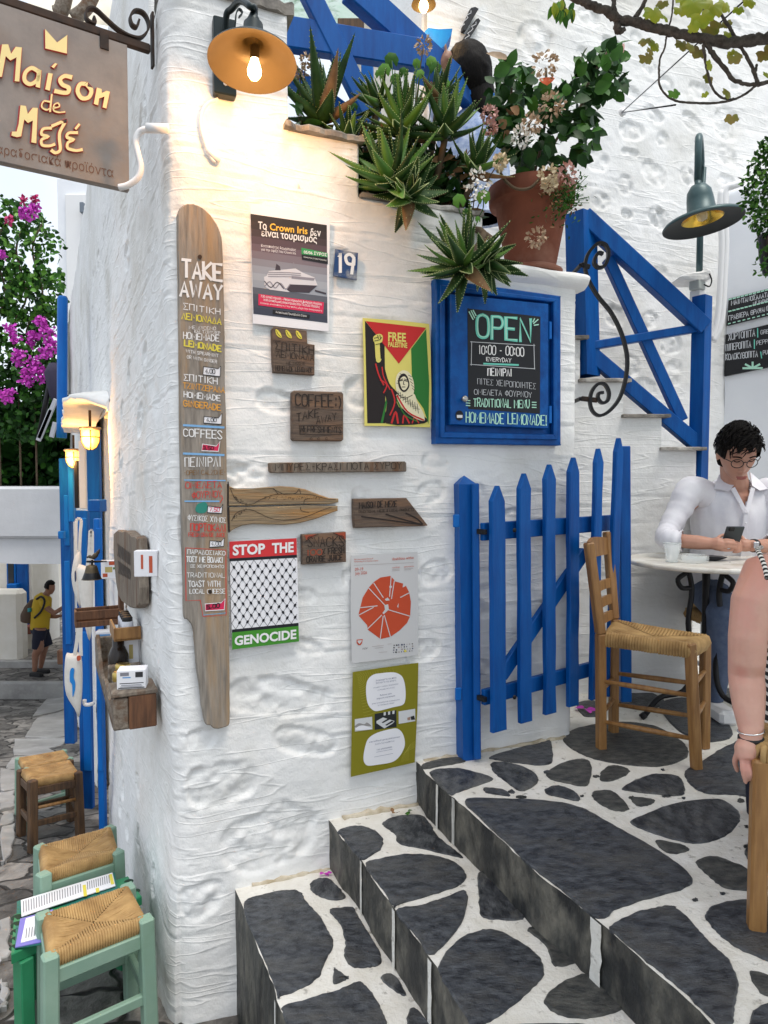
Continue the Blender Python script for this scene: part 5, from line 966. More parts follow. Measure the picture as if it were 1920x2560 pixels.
mb = MB(); mb.lathe(c, [(0, .01), (.022, .018), (.03, .04), (.022, .07), (.016, .1), (.016, .14)], M_GLASS, 18, M=tl); mb.build('bulb', sl)
pb, pt_ = atd(G2((1150, 960)), 3.9), atd(Z3((1248, 905)), 3.75); tp2 = c+tl.to_3x3()@Vector((0, 0, h(260)))
mb = MB(); q = [pb, Vector((pb.x, 3.9, pb.z+.3)), Vector((pb.x+.01, 3.9, pt_.z-.08))]
for k in range(9): t = math.pi*k/8; q.append(Vector((pb.x+(tp2.x-pb.x)*(1-math.cos(t))/2, 3.9+(tp2.y-3.9)*(1-math.cos(t))/2, pt_.z-.08+.07*math.sin(t))))
q += [tp2]; mb.tube(q, .0175, M_LAMPG, 12); mb.build('pole', sl)
mb = MB(); e = G2((1000, 985), (1060, 955), (1180, 940), (1200, 905), (1240, 930), (1255, 985), (1200, 1005), (1080, 1005)); mb.prism([atd(p, 3.86) for p in e], (0, .16, 0), M_PLASTER); o = mb.build('plaster_ledge', origin=atd(G2((1120, 990)), 3.9), label='lumpy white plaster ledge under the grey green lamp pole', cat='ledge'); lump(o, .004, 3)
mb = MB(); mb.box(atd(G2((1135, 1050)), 3.9), (.07, .06, .05), mat('grey_box', (.42, .45, .43), .6), R40, .004); mb.box(atd(G2((1140, 1145)), 3.93), (.075, .06, .08), M_WHITE, R40, .004); mb.tube(crom(atds(G2((1185, 1040), (1225, 1055), (1242, 1010), (1225, 960)), 3.86), 4, False), .004, M_IRON, 6)
mb.build('junction_box', origin=atd(G2((1135, 1090)), 3.9), label='small grey junction box under the plaster ledge', cat='junction box')
mb = MB()
for dx in (0, 34): mb.tube(crom(atds([(x+dx, y) for x, y in G2((1312, 345), (1305, 520), (1318, 700), (1312, 950), (1296, 1200), (1275, 1350), (1240, 1440))] if not dx else G2((1470, 285), (1400, 310), (1345, 330), (1330, 420), (1345, 700), (1335, 950), (1318, 1250), (1290, 1380), (1250, 1460)), 4.12), 4, False), .021 if dx else .018, M_WHITE, 10)
mb.build('wall_conduit', origin=atd(G2((1310, 900)), 4.2), label='pair of white conduits running down the corner of the smooth wall', cat='pipe')
# ---- chalk menu boards on the side wall
def cboard(pts, lab, texts, extra=None):
    a = Art(RW, G2(((pts[0][0]+pts[1][0])/2, (pts[0][1]+pts[2][1])/2)), 'chalk_menu', lab, 'chalkboard', .02, 'chalkboards on the smooth wall', G2); a.solid('board', pts, M_CHALK, .004, .022, bev=.002)
    for T in texts: a.hand('chalk_lettering', *T)
    for q, wd, m in (extra or []): a.stroke('chalk_lettering', q, wd, m, 3)
    a.done()
cboard([(1365, 1145), (1780, 1040), (1775, 1240), (1352, 1345)], 'upper small black chalkboard with two lines between dashed mint rules', [('ΜΑΙΝΤΑΝΟΣΑΛΑΤΑ', (1388, 1195), (1670, 1128), 34, 7, M_GREY), ('ΜΕ ΚΑΠΑΡΗ', (1550, 1190), (1670, 1160), 20, 5, M_GREY), ('ΓΡΑΒΙΕΡΑ ΘΡΑΨΑΝΟ', (1366, 1308), (1668, 1232), 34, 6, M_GREY)],
   [([(1370+i*30, 1152-i*7.6), (1388+i*30, 1147-i*7.6)], 10, M_PALEMINT) for i in range(10)]+[([(1368+i*30, 1240-i*7.6), (1386+i*30, 1236-i*7.6)], 10, M_PALEMINT) for i in range(10)]+[([(1365+i*36, 1332-i*9), (1380+i*36, 1328-i*9)], 8, M_PALEMINT) for i in range(9)])
cboard([(1345, 1412), (1780, 1306), (1775, 1630), (1333, 1720)], 'lower larger black chalkboard listing three pies above a mint leaf', [('ΧΟΡΤΟΠΙΤΑ', (1366, 1455), (1562, 1422), 50, 7, M_GREY), ('ΠΙΠΕΡΟΠΙΤΑ', (1347, 1532), (1532, 1504), 50, 7, M_GREY), ('ΚΟΛΟΚΥΘΟΠΙΤΑ', (1345, 1600), (1582, 1575), 44, 7, M_GREY), ('GREENS', (1606, 1410), (1730, 1390), 30, 5, M_GREY), ('PEPPERS', (1575, 1490), (1720, 1465), 30, 5, M_GREY), ('PUMPKIN', (1622, 1562), (1740, 1545), 30, 5, M_GREY)],
   [([(1582, 1365), (1583, 1430)], 8, M_MINT), ([(1558, 1450), (1558, 1515)], 8, M_MINT), ([(1605, 1540), (1612, 1585)], 8, M_MINT)]+[([(1545, 1660), (1545+70*math.cos(t), 1665-48*math.sin(t))], 15, M_PALEMINT) for t in (.1, .75, 1.57, 2.4, 3.05)])
for pts, lab in ((((1462, 60), (1495, 52), (1522, 70), (1418, 245), (1398, 238), (1400, 205)), 'upper of two narrow dark plaques slanting on the tall stone wall'), (((1502, 150), (1520, 142), (1537, 165), (1408, 372), (1393, 360), (1396, 315)), 'lower and longer of two narrow dark plaques on the tall stone wall')):
    a = Art(BW, UZ((pts[0][0]-20, pts[0][1]+70)), 'wall_plaque', lab, 'plaque', .03, 'plaques on the tall stone wall', UZ); a.solid('board', pts, M_CHALK, .005, .032, bev=.002); cx, cy = pts[0][0], pts[0][1]
    a.stroke('chalk_lettering', [(cx-2+14*math.sin(i*2.3)-i*11, cy+25+i*18) for i in range(9)], 5, M_GREY, 3); a.done()
# ---- cafe chair beside the gate
def chair(name, lab, grp, legs, seat, slats, rungs, mw=M_CHAIRW, lw=.036):
    c = sum((Vector(l[0]) for l in legs), Vector())/len(legs); t = thing(name, (c.x, c.y, legs[0][0].z), lab, 'chair' if slats else 'stool', grp)
    for i, path in enumerate(legs):
        mb = MB(); 
        for k in range(len(path)-1):
            d = (path[-1]-path[0]); mb.bar(path[k]-(path[k+1]-path[k]).normalized()*(.004 if k else 0), path[k+1], lw, lw, mw, chair.up, .005)
        mb.build('leg', t)
    for a_, b_, r_ in rungs: mb = MB(); mb.tube([a_, a_.lerp(b_, .5), b_], [r_*.8, r_, r_*.8], mw, 8); mb.build('rung', t)
    for pts in slats: pass
    rush(seat).build('seat', t); return t
chair.up = Vector((1, .3, 0))
def rush(cs, th=.045, n=26, dip=.014, m=None):
    """woven rush seat over four corners (near-left, near-right, far-right, far-left): four triangles of strands that meet in the middle"""
    mb = MB(); m = m or M_RUSH; c = sum(cs, Vector())/4; rr = random.Random(4)
    for e in range(4):
        a_, b_ = cs[e], cs[(e+1) % 4]; out = ((a_+b_)/2-c); out.z = 0; out.normalize()
        for k in range(n):
            t = (k+.5)/n; p = a_.lerp(b_, t); q0 = min(t, 1-t)*2; far = p.lerp(c, 1-abs(1-2*t)*1.0) if False else p + (c-(a_+b_)/2)*min(t, 1-t)*2
            r = (b_-a_).length/n*.62; j = lambda s=.0012: Vector((0, 0, rr.uniform(-s, s)))
            mid = p.lerp(far, .5)-Vector((0, 0, dip*.6*q0)); mb.tube([p+out*.004-Vector((0, 0, th))+j(), p+out*.013-Vector((0, 0, th*.5)), p+out*.004+j(), p.lerp(far, .12)+Vector((0, 0, .003)), mid+j(.002), far-Vector((0, 0, dip*q0))], [r*.9, r, r, r, r*.9, r*.8], m, 5, caps=False)
    return mb
f = {k: atz(G1(p), TZ) for k, p in dict(nb=(815, 1646), nf=(1297, 1748), fb=(878, 1562), ff=(1326, 1530)).items()}
ztop = TZ+.452
def up_to(p, foot, dd=0): return atd(G1(p), foot.y+dd)
f['ff'] = f['nf']+(f['fb']-f['nb'])*1.12
hb, hf = up_to((752, 600), f['nb'], .0), up_to((848, 545), f['fb'], .02)
sb = f['nb'].lerp(hb, .51)+Vector((.035, 0, 0)); 
nfT, ffT = up_to((1265, 1108), f['nf']), f['ff']+Vector((-.005, 0, .455)); nbS = up_to((812, 1060), f['nb']); fbS = up_to((880, 985), f['fb'])
ch = thing('cafe_chair', (sum((f[k] for k in f), Vector())/4).to_tuple(), 'varnished wooden chair with woven rush seat in front of the blue gate', 'chair')
chair.up = Vector((1, .25, 0))
for path in ([f['nb'], nbS, hb], [f['fb'], fbS, hf], [f['nf'], nfT], [f['ff'], ffT]):
    mb = MB(); 
    for k in range(len(path)-1): mb.bar(path[k], path[k+1], .038, .036, M_CHAIRW, chair.up, .005)
    mb.build('leg', ch)
def on(a_, b_, t): return a_.lerp(b_, t)
def htz(path, z):
    for a_, b_ in zip(path, path[1:]):
        if min(a_.z, b_.z) <= z <= max(a_.z, b_.z): return a_.lerp(b_, (z-a_.z)/(b_.z-a_.z))
NB, FB, NF, FF = [f['nb'], nbS, hb], [f['fb'], fbS, hf], [f['nf'], nfT], [f['ff'], ffT]
for A, B, hs in ((NB, NF, (.29, .12)), (FB, FF, (.27, .13)), (NF, FF, (.33, .2)), (NB, FB, (.25, .15))):
    for hh in hs:
        p, q = htz(A, TZ+hh), htz(B, TZ+hh); mb = MB(); mb.tube([p, p.lerp(q, .5), q], [.0085, .0115, .0085], M_CHAIRW, 8); mb.build('rung', ch)
for z0, z1, cv in ((.80, .87, .02), (.655, .69, .012), (.585, .62, .012), (.515, .55, .012)):
    mb = MB(); n = 8; vs = []
    for k in range(n+1):
        t = k/n; b = math.sin(math.pi*t)
        for z in (z0, z1+(.012*b if z0 > .7 else .004)):
            p = htz(NB, TZ+z if TZ+z < hb.z else hb.z-.002).lerp(htz(FB, TZ+z if TZ+z < hf.z else hf.z-.002), t); p.z = TZ+z
            for o in (.008, -.008): vs.append(p+Vector((-cv*b+o, 0, 0)))
    fs = []
    for k in range(n):
        a_, b_ = k*4, k*4+4
        for i, j in ((0, 1), (1, 3), (3, 2), (2, 0)): fs.append((a_+i, b_+i, b_+j, a_+j))
    mb.add(vs, fs, M_CHAIRW, False); mb.build('back_slat', ch)
se = [nbS+Vector((.02, -.005, .0)), nfT+Vector((-.0, -.01, .0)), ffT+Vector((.012, .01, 0)), fbS+Vector((.01, .01, 0))]
zs = sum(p.z for p in se)/4
for p in se: p.z = .5*p.z+.5*zs
rush(se, .05, 30).build('seat', ch)
# ---- marble cafe table
tc = Vector((1.52, 3.26, TZ)); TT = TZ+.752
tab = thing('cafe_table', tc, 'round white marble table on a black cast iron base', 'table')
mb = MB(); rt = .36; mb.lathe((tc.x, tc.y, TT), [(0, -.024), (rt-.012, -.024), (rt-.002, -.018), (rt, -.01), (rt-.004, -.002), (rt-.014, 0), (0, 0)], M_MARBLE, 72); mb.build('tabletop', tab)
for k, ang in enumerate((math.radians(186), math.radians(-62), math.radians(62))):
    dx = Vector((math.cos(ang), math.sin(ang), 0)); tc2 = Vector((tc.x, tc.y, TZ)); mb = MB(); up = Vector((0, 0, 1))
    mb.tube(crom([tc2+dx*.13+up*.745, tc2+dx*.09+up*.70, tc2+dx*.07+up*.60, tc2+dx*.085+up*.45, tc2+dx*.06+up*.25, tc2+dx*.10+up*.13, tc2+dx*.22+up*.10, tc2+dx*.29+up*.02], 5, False), [.011]*0 or .013, M_IRON, 8)
    mb.tube(crom([tc2+dx*.10+up*.69, tc2+dx*.14+up*.66, tc2+dx*.12+up*.62, tc2+dx*.075+up*.62], 4, False), .012, M_IRON, 8); mb.tube([tc2+dx*.29+up*.022, tc2+dx*.31+up*.008], [.016, .016], M_IRON, 8); mb.build('leg', tab)
mb = MB(); mb.tube([tc+Vector((0, 0, z)) for z in (.12, .3, .6, .74, .766)], [.02, .016, .016, .02, .09], M_IRON, 12); mb.build('column', tab)
def tumbler(p, r0, r1, hh, nm, lab, cat):
    mb = MB(); mb.lathe(p, [(0, .004), (r0*.9, .002), (r0, .012), (r1, hh), (r1-.003, hh), (r0-.004, .02), (0, .016)], M_GLASS, 10, smooth=True); 
    for r_, z in ((r1-.0015, hh), (r0*.95, .006)): mb.tube([Vector(p)+Vector((r_*math.cos(a_*.31416), r_*math.sin(a_*.31416), z)) for a_ in range(21)], .0016, mat('glass_edge', (.45, .5, .5), .1), 5)
    return mb.build(nm, origin=p, label=lab, cat=cat)
gp_ = atz(G3((352, 1800)), TT); tumbler(gp_+Vector((0, 0, .0008)), .028, .041, .088, 'water_glass', 'empty faceted water glass standing on the marble table', 'glass')
ap = atz(G3((595, 1800)), TT); mb = MB(); mb.lathe(ap+Vector((0, 0, .0008)), [(0, 0), (.058, 0), (.063, .008), (.064, .034), (.056, .036), (.050, .012), (0, .009)], M_GLASS, 28); mb.build('ashtray', origin=ap, label='round clear glass ashtray in front of the water glass', cat='ashtray')
# ---- stool under the woman, right foreground
fr = Vector(atz(G7((1600, 938)), TZ)); st = thing('rush_stool', fr+Vector((.2, .15, 0)), 'brown wooden seat with rush weave under the woman in the foreground', 'stool')
pos = [fr, fr+Vector((.37, -.17, 0)), fr+Vector((.60, .19, 0)), fr+Vector((.225, .35, 0))]
for p in pos:
    mb = MB(); mb.bar(p, p+Vector((0, 0, .435)), .040, .040, M_CHAIRW, (1, -.25, 0), .006); mb.build('leg', st)
for i in range(4):
    for hh in (.16, .31):
        mb = MB(); p, q = pos[i]+Vector((0, 0, hh+.02*(i % 2))), pos[(i+1) % 4]+Vector((0, 0, hh+.02*(i % 2))); mb.tube([p, p.lerp(q, .5), q], [.009, .013, .009], M_CHAIRW, 8); mb.build('rung', st)
rush([p+Vector((0, 0, .462)) for p in pos], .05, 28).build('seat', st)
# ================================================================ PLANTS
M_ALOE = mat('aloe_green', (.020, .058, .015), .45, (.045, .11, .022), 14, col3=(.012, .034, .012), n3=9, spec=.3); M_ALOE2 = mat('aloe_light', (.075, .19, .03), .42, (.12, .24, .04), 14)
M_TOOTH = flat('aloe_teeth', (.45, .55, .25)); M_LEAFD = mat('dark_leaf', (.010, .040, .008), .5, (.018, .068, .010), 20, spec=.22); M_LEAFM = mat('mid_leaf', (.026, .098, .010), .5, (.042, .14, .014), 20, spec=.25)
M_LEAFL = mat('bright_leaf', (.08, .24, .02), .5, (.13, .30, .03), 20); M_VINEL = mat('vine_leaf_yellow', (.46, .46, .025), .5, (.30, .40, .025), 18, trans=.0); M_VINEL2 = mat('vine_leaf_brown', (.36, .25, .07), .6, (.22, .26, .03), 18)
M_STEM = mat('brown_stem', (.09, .06, .035), .8, (.14, .10, .06), 20, bump=.5, bscale=40); M_VINE = mat('vine_bark', (.055, .045, .038), .85, (.13, .11, .095), 8, (6, 6, 6), bump=1, bscale=12, bdist=.01)
M_DRYF = mat('dried_petal', (.42, .29, .19), .8, (.55, .42, .30), 30); M_WHF = mat('white_petal', (.80, .80, .76), .6); M_PKF = mat('pink_petal', (.50, .27, .24), .7, (.6, .36, .32), 30); M_CRF = mat('cream_petal', (.66, .56, .38), .7)
M_BOUG = mat('bougainvillea_bract', (.50, .035, .42), .6, (.62, .07, .55), 8); M_BOUG2 = mat('bougainvillea_red', (.52, .03, .16), .6); M_DRYL = mat('dry_leaf', (.20, .10, .045), .8, (.32, .19, .09), 20)
def leaf(mb, p, dr, nrm, L, W, m, fold=.25, curl=.15):
    """ovate leaf with a folded midrib"""
    dr = dr.normalized(); sd = dr.cross(nrm); sd = sd.normalized() if sd.length > 1e-5 else dr.orthogonal().normalized(); up = sd.cross(dr)
    rows = ((0, .0), (.18, .72), (.45, 1), (.75, .66), (1, .0)); vs = []
    for t, wd in rows:
        c = p+dr*L*t-up*curl*L*t*t
        vs += [c+sd*W*.5*wd+up*fold*W*.5*wd, c, c-sd*W*.5*wd+up*fold*W*.5*wd]
    fs = []
    for i in range(4):
        a_ = i*3; fs += [(a_, a_+1, a_+4, a_+3), (a_+1, a_+2, a_+5, a_+4)]
    mb.add(vs, fs, m, True)
def lobed(mb, p, dr, nrm, R, m, rr, kind='vine'):
    dr = dr.normalized(); sd = dr.cross(nrm).normalized(); up = sd.cross(dr); n = 26 if kind == 'vine' else 20; vs = [p+up*R*.1]
    for k in range(n):
        a_ = math.pi*2*k/n-math.pi
        if kind == 'vine': r = R*(.62+.28*abs(math.cos(a_*2.5))**.7+.08*(k % 2))*(1-.75*max(0, abs(a_)/math.pi-.82)/.18)
        else: r = R*(.93+.07*math.cos(a_*7))*(1-.8*max(0, abs(a_)/math.pi-.9)/.1)
        c = math.cos(a_)*r; s_ = math.sin(a_)*r; vs.append(p+dr*c+sd*s_+up*(-.22*(s_*s_+c*c)/R+rr.uniform(-.05, .05)*R))
    mb.add(vs, [(0, 1+k, 1+(k+1) % n) for k in range(n)], m, True)
def rvec(rr): 
    v = Vector((rr.gauss(0, 1), rr.gauss(0, 1), rr.gauss(0, 1))); return v.normalized()
def aloe_leaf(mb, p, dr, up, L, W, m, rr, bend=.5):
    dr = dr.normalized(); sd = dr.cross(up); sd = sd.normalized() if sd.length > 1e-4 else dr.orthogonal().normalized(); up = sd.cross(dr); n = 9; vs = []; edge = []
    for i in range(n+1):
        t = i/n; c = p+dr*L*t+up*bend*L*t*t*.5; wd = W*(1-t**1.6)*(.72+.28*min(1, t*5)); th = wd*.32
        vs += [c+sd*wd*.5+up*th*.55, c+up*th*.02, c-sd*wd*.5+up*th*.55, c-sd*wd*.28-up*th*.5, c-up*th*.85, c+sd*wd*.28-up*th*.5]; edge.append((c+sd*wd*.5+up*th*.55, c-sd*wd*.5+up*th*.55))
    fs = []
    for i in range(n):
        for k in range(6): fs.append((i*6+k, i*6+(k+1) % 6, i*6+6+(k+1) % 6, i*6+6+k))
    mb.add(vs, fs, m, True)
    for i in range(n):
        for s in (0, 1):
            for q in (0, .5):
                a_ = edge[i][s].lerp(edge[i+1][s], q); o = sd*(1 if s == 0 else -1); d_ = (edge[i+1][s]-edge[i][s]).normalized()
                mb.add([a_-d_*.0022, a_+d_*.0022, a_+o*.0042+d_*.002, a_+up*.003], [(0, 1, 2), (0, 3, 1), (1, 3, 2), (0, 2, 3)], M_TOOTH)
        if i < n-2 and rr.random() < .8:
            a_ = edge[i][0].lerp(edge[i][1], rr.uniform(.2, .8))-up*.001; mb.add([a_-dr*.003, a_+sd*.0016, a_+dr*.003, a_-sd*.0016], [(0, 1, 2, 3)], M_TOOTH)
def aloe(name, c, axis, L, W, n, seed, lab, light=.3, spread=1.0, stem=None, grp='spiny aloes in the wall planter'):
    rr = random.Random(seed); axis = axis.normalized(); x = axis.orthogonal().normalized(); y = axis.cross(x); t = thing(name, c, lab, 'aloe', grp); mb = MB()
    n = int(n*1.25)
    for i in range(n):
        f = i/(n-1); a_ = i*2.39996+rr.uniform(-.45, .45); el = math.radians(82-92*f*spread+rr.uniform(-6, 6)); rad = x*math.cos(a_)+y*math.sin(a_); dr = rad*math.cos(el)+axis*math.sin(el); up = axis*math.cos(el)-rad*math.sin(el)
        aloe_leaf(mb, c-axis*.035*f+rad*.008, dr, up, L*1.06*(.62+.45*math.sin(math.pi*min(1, f*.75+.1)))*rr.uniform(.72, 1.14), W*1.3*(.7+.4*f), M_DRYL if f > .7 and rr.random() < .16 else M_ALOE2 if rr.random() < light else M_ALOE, rr, bend=.28*(1-f)+.3*f+rr.uniform(-.25, .25))
    mb.build('rosette', t)
    if stem:
        m2 = MB(); m2.tube(crom([c-axis*.02]+stem, 4, False), .013, M_STEM, 8); m2.build('stem', t)
    return t
UPc = Vector((0, -.25, 1))
soil = lambda u, d=-.2: FW.pt(u, 2.66, d)
def al(z, p, d, axis, L, W, n, seed, lab, su, **k):
    c = atd(z(p), d); aloe('aloe', c, axis, L, W, n, seed, lab, stem=[(c+soil(su))/2+Vector((0, .02, -.02)), soil(su)], **k)
al(UZ, (275, 900), 2.72, Vector((-.02, -.15, 1)), .235, .050, 17, 1, 'tall upright spiny aloe directly beside the white lamp pillar', .55, light=.05, spread=.8)
al(UZ, (690, 800), 2.80, Vector((-.5, -.3, .6)), .125, .030, 16, 2, 'small dark spiny aloe leaning left before the blue crossed beams', .75, light=.1)
al(UZ, (925, 985), 2.74, Vector((.1, -.45, 1)), .20, .042, 20, 3, 'broad bright tipped aloe in the middle of the planter', .85, light=.4)
al(UZ, (1265, 1010), 2.78, Vector((.05, -.4, 1)), .19, .044, 19, 4, 'pale toothed aloe below the seated woman', 1.05, light=.45)
al(Z2, (870, 1140), 2.62, Vector((-.25, -.55, .85)), .20, .050, 24, 5, 'largest aloe spilling over the stepped wall edge', .80, light=.55)
al(Z2, (1190, 600), 2.88, Vector((.05, -.2, 1)), .125, .03, 15, 6, 'dark narrow aloe standing close to the sloping handrail', 1.02, light=.05)
al(Z2, (1440, 1060), 2.80, Vector((.3, -.4, .9)), .15, .036, 18, 7, 'dark aloe next to the rim of the terracotta pot', 1.15, light=.15)
al(Z2, (1000, 1250), 2.62, Vector((.1, -.7, .3)), .15, .042, 18, 8, 'drooping shaded aloe under the planter bunch', .92, light=.1, spread=1.2)
al(Z2, (600, 880), 2.70, Vector((.1, -.5, .6)), .12, .036, 14, 9, 'low dark aloe right of the tall one on the ledge', .62, light=.05, spread=1.1)
c = atd(W4((840, 235)), 2.62); aloe('aloe', c, Vector((-.5, -.55, .65)), .19, .042, 26, 12, 'aloe hanging down the wall over the blue cupboard corner', .45, 1.15, stem=[atd(W4((980, 60)), 2.74), soil(1.18, -.1)])
c = atd(W4((1010, 250)), 2.66); aloe('aloe', c, Vector((.35, -.5, -.35)), .15, .040, 16, 13, 'dark drooping aloe between cupboard top and flower pot', .05, .9, stem=[atd(W4((1020, 90)), 2.76), soil(1.2, -.1)])
# dark tangle of leaves and litter in the planter
rr = random.Random(21); mb = MB()
for i in range(2000):
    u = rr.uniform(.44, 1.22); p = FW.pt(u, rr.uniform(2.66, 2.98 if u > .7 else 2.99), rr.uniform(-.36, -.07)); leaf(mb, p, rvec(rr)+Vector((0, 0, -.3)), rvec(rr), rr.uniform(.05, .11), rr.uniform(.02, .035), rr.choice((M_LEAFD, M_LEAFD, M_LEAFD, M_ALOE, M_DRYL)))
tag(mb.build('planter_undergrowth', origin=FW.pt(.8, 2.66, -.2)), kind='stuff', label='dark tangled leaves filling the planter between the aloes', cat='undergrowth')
def head(mb, c, R, n, m, rr, pl=.016, fl=1):
    for i in range(n):
        d = rvec(rr); d.z *= fl; p = c+d*R*rr.uniform(.55, 1); leaf(mb, p, d+rvec(rr)*.7, rvec(rr), pl*rr.uniform(.7, 1.2), pl*.7, m if not isinstance(m, tuple) else rr.choice(m), .1, .2)
def geranium(lab, base, heads, leaves, z, d, seed, lm=(M_LEAFM, M_LEAFL)):
    rr = random.Random(seed); t = thing('geranium', base, lab, 'geranium', 'geraniums among the aloes'); st_ = MB(); lf = MB()
    for (x, y, r) in leaves:
        p = atd(z((x, y)), d+rr.uniform(-.04, .04)); lobed(lf, p, Vector((rr.uniform(-.5, .5), -.2, 1)), Vector((rr.uniform(-.4, .4), -1, rr.uniform(.0, .6))), r*z.a[2]*d/F, rr.choice(lm), rr, 'round'); st_.tube(crom([p, p.lerp(base, .4)+rvec(rr)*.02, base], 4, False), .0022, M_LEAFM, 5)
    lf.build('leaves', t)
    for (x, y, r, m) in heads:
        p = atd(z((x, y)), d-.02); fb = MB(); head(fb, p, r*z.a[2]*d/F, 60, m, rr); fb.build('flower_head', t); st_.tube(crom([p, p.lerp(base, .4)+Vector((0, 0, .03)), base], 4, False), .0025, M_STEM, 5)
    st_.build('stem', t)
geranium('green round leaved geranium with one dried flower head before the handrail', soil(.95), [(1085, 290, 48, M_DRYF)], [(880, 385, 48), (830, 455, 44), (958, 468, 34), (1045, 410, 32), (1062, 478, 30), (1140, 400, 40), (1160, 440, 42), (1228, 540, 30), (900, 510, 36), (800, 480, 30)], Z2, 2.86, 31)
geranium('white flowering geranium in front of the terracotta pot', soil(1.19, -.05), [(1435, 1190, 80, M_WHF), (1580, 1050, 42, M_CRF)], [(1318, 1300, 45), (1472, 1275, 48), (1360, 1375, 26), (1440, 1420, 22)], Z2, 2.68, 32)
geranium('small geranium with dry flower heads beside the lamp pillar', soil(.5), [(320, 400, 34, M_DRYF), (290, 470, 34, M_DRYF)], [(290, 605, 32), (635, 690, 28), (300, 560, 18)], Z2, 2.76, 33)
# ---- terracotta pot and its tall bush
dp = 3.06; pbz = 2.508; pc = atd(PZ((525, 2120)), dp); pc.z = pbz; k = .2802*dp/F
pot = thing('terracotta_pot', pc, 'large terracotta flower pot standing on the white wall ledge', 'flower pot')
hp = atd(PZ((515, 1400)), dp).z-pbz
mb = MB(); r1, r0 = 368*k, 205*k; mb.lathe(pc, [(0, .004), (r0+.03, .004), (r0+.034, .02), (r0+.018, .03), (r0, .03)], M_TERRA, 40); mb.lathe(pc, [(r0, .012), (r0+(r1-.014-r0)*.78, hp*.78), (r1-.004, hp*.80), (r1, hp*.82), (r1+.004, hp*.99), (r1-.004, hp), (r1-.016, hp-.004), (r1-.03, hp*.9), (0, hp*.9)], M_TERRA, 48); mb.build('pot', pot)
base = pc+Vector((0, 0, hp*.9))
bush = thing('hibiscus_bush', base, 'tall dark leaved bush with dried flower heads growing in the terracotta pot', 'shrub'); rr = random.Random(41); lf = MB(); st_ = MB()
poly_ = [(150, 520), (220, 380), (300, 290), (460, 250), (470, 380), (530, 480), (640, 560), (770, 560), (850, 470), (930, 330), (1020, 180), (1130, 170), (1260, 90), (1330, 130), (1310, 300), (1330, 420), (1290, 560), (1180, 560), (1120, 780), (1080, 1000), (980, 1110), (880, 1170), (640, 1240), (420, 1240), (360, 1150), (300, 950), (250, 860), (190, 640)]
def inpoly(x, y, P):
    c = False; j = len(P)-1
    for i in range(len(P)):
        if (P[i][1] > y) != (P[j][1] > y) and x < (P[j][0]-P[i][0])*(y-P[i][1])/(P[j][1]-P[i][1])+P[i][0]: c = not c
        j = i
    return c
cnt = 0
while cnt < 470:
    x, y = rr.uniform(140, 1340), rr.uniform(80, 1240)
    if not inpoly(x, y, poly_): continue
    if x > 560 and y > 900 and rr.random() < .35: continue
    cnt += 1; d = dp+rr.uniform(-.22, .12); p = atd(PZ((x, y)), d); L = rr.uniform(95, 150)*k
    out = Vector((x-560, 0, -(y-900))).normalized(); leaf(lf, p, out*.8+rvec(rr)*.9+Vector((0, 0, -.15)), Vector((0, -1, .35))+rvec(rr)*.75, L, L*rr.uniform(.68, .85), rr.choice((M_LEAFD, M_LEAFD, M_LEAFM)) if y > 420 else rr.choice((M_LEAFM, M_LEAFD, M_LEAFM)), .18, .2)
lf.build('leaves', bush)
for path in (((530, 1330), (420, 900), (360, 600), (330, 300), (250, 230)), ((540, 1330), (620, 1000), (660, 700), (660, 330)), ((560, 1330), (760, 950), (950, 700), (1050, 430), (1230, 150)), ((550, 1330), (700, 1050), (860, 800), (1010, 640), (1150, 500)), ((540, 1330), (480, 1000), (520, 800), (700, 620))): st_.tube(crom(atds(PZ(*path), dp), 5, False), [.009]+[.006]*(len(crom(path and [(*q, 0) for q in path], 5, False))-1), M_STEM, 6)
st_.tube(crom(atds(PZ((240, 1230), (300, 1330), (400, 1400), (520, 1390), (600, 1310)), dp-.2), 4, False), .006, M_STEM, 6); st_.build('stem', bush)
for (x, y, r, m) in ((650, 290, 105, M_DRYF), (710, 660, 95, M_DRYF), (150, 730, 60, M_PKF), (160, 860, 48, M_PKF), (530, 820, 70, M_DRYF), (430, 940, 75, M_WHF), (680, 1290, 78, M_CRF), (850, 1270, 80, M_PKF), (690, 1360, 55, M_CRF), (575, 1830, 75, M_DRYF), (250, 1165, 55, M_CRF)):
    fb = MB(); head(fb, atd(PZ((x, y)), dp-.24), r*k, 75, m, rr, .018); fb.build('flower_head', bush)
fb = MB(); leaf(fb, atd(PZ((660, 405)), dp-.2), Vector((.1, -.3, -1)), Vector((0, -1, 0)), 70*k, 130*k, mat('orange_petal', (.62, .10, .02), .6)); leaf(fb, atd(PZ((330, 240)), dp-.1), Vector((-1, 0, .35)), Vector((0, -1, 0)), 200*k, 60*k, M_DRYF)
for x, y in ((330, 740), (420, 730), (300, 860), (290, 880)): leaf(fb, atd(PZ((x, y)), dp-.2), rvec(rr), Vector((0, -1, .2)), 90*k, 90*k, M_DRYL)
leaf(fb, atd(Z3((690, 375)), dp), Vector((.4, 0, 1)), Vector((0, -1, 0)), 110*Z3.a[2]*dp/F, 34*Z3.a[2]*dp/F, M_PKF); fb.build('withered_flower', bush)
shr = thing('small_shrub', atd(PZ((820, 1480)), dp-.1), 'fine leaved green shrub trailing over the right rim of the terracotta pot', 'shrub'); mb = MB(); sm_ = MB()
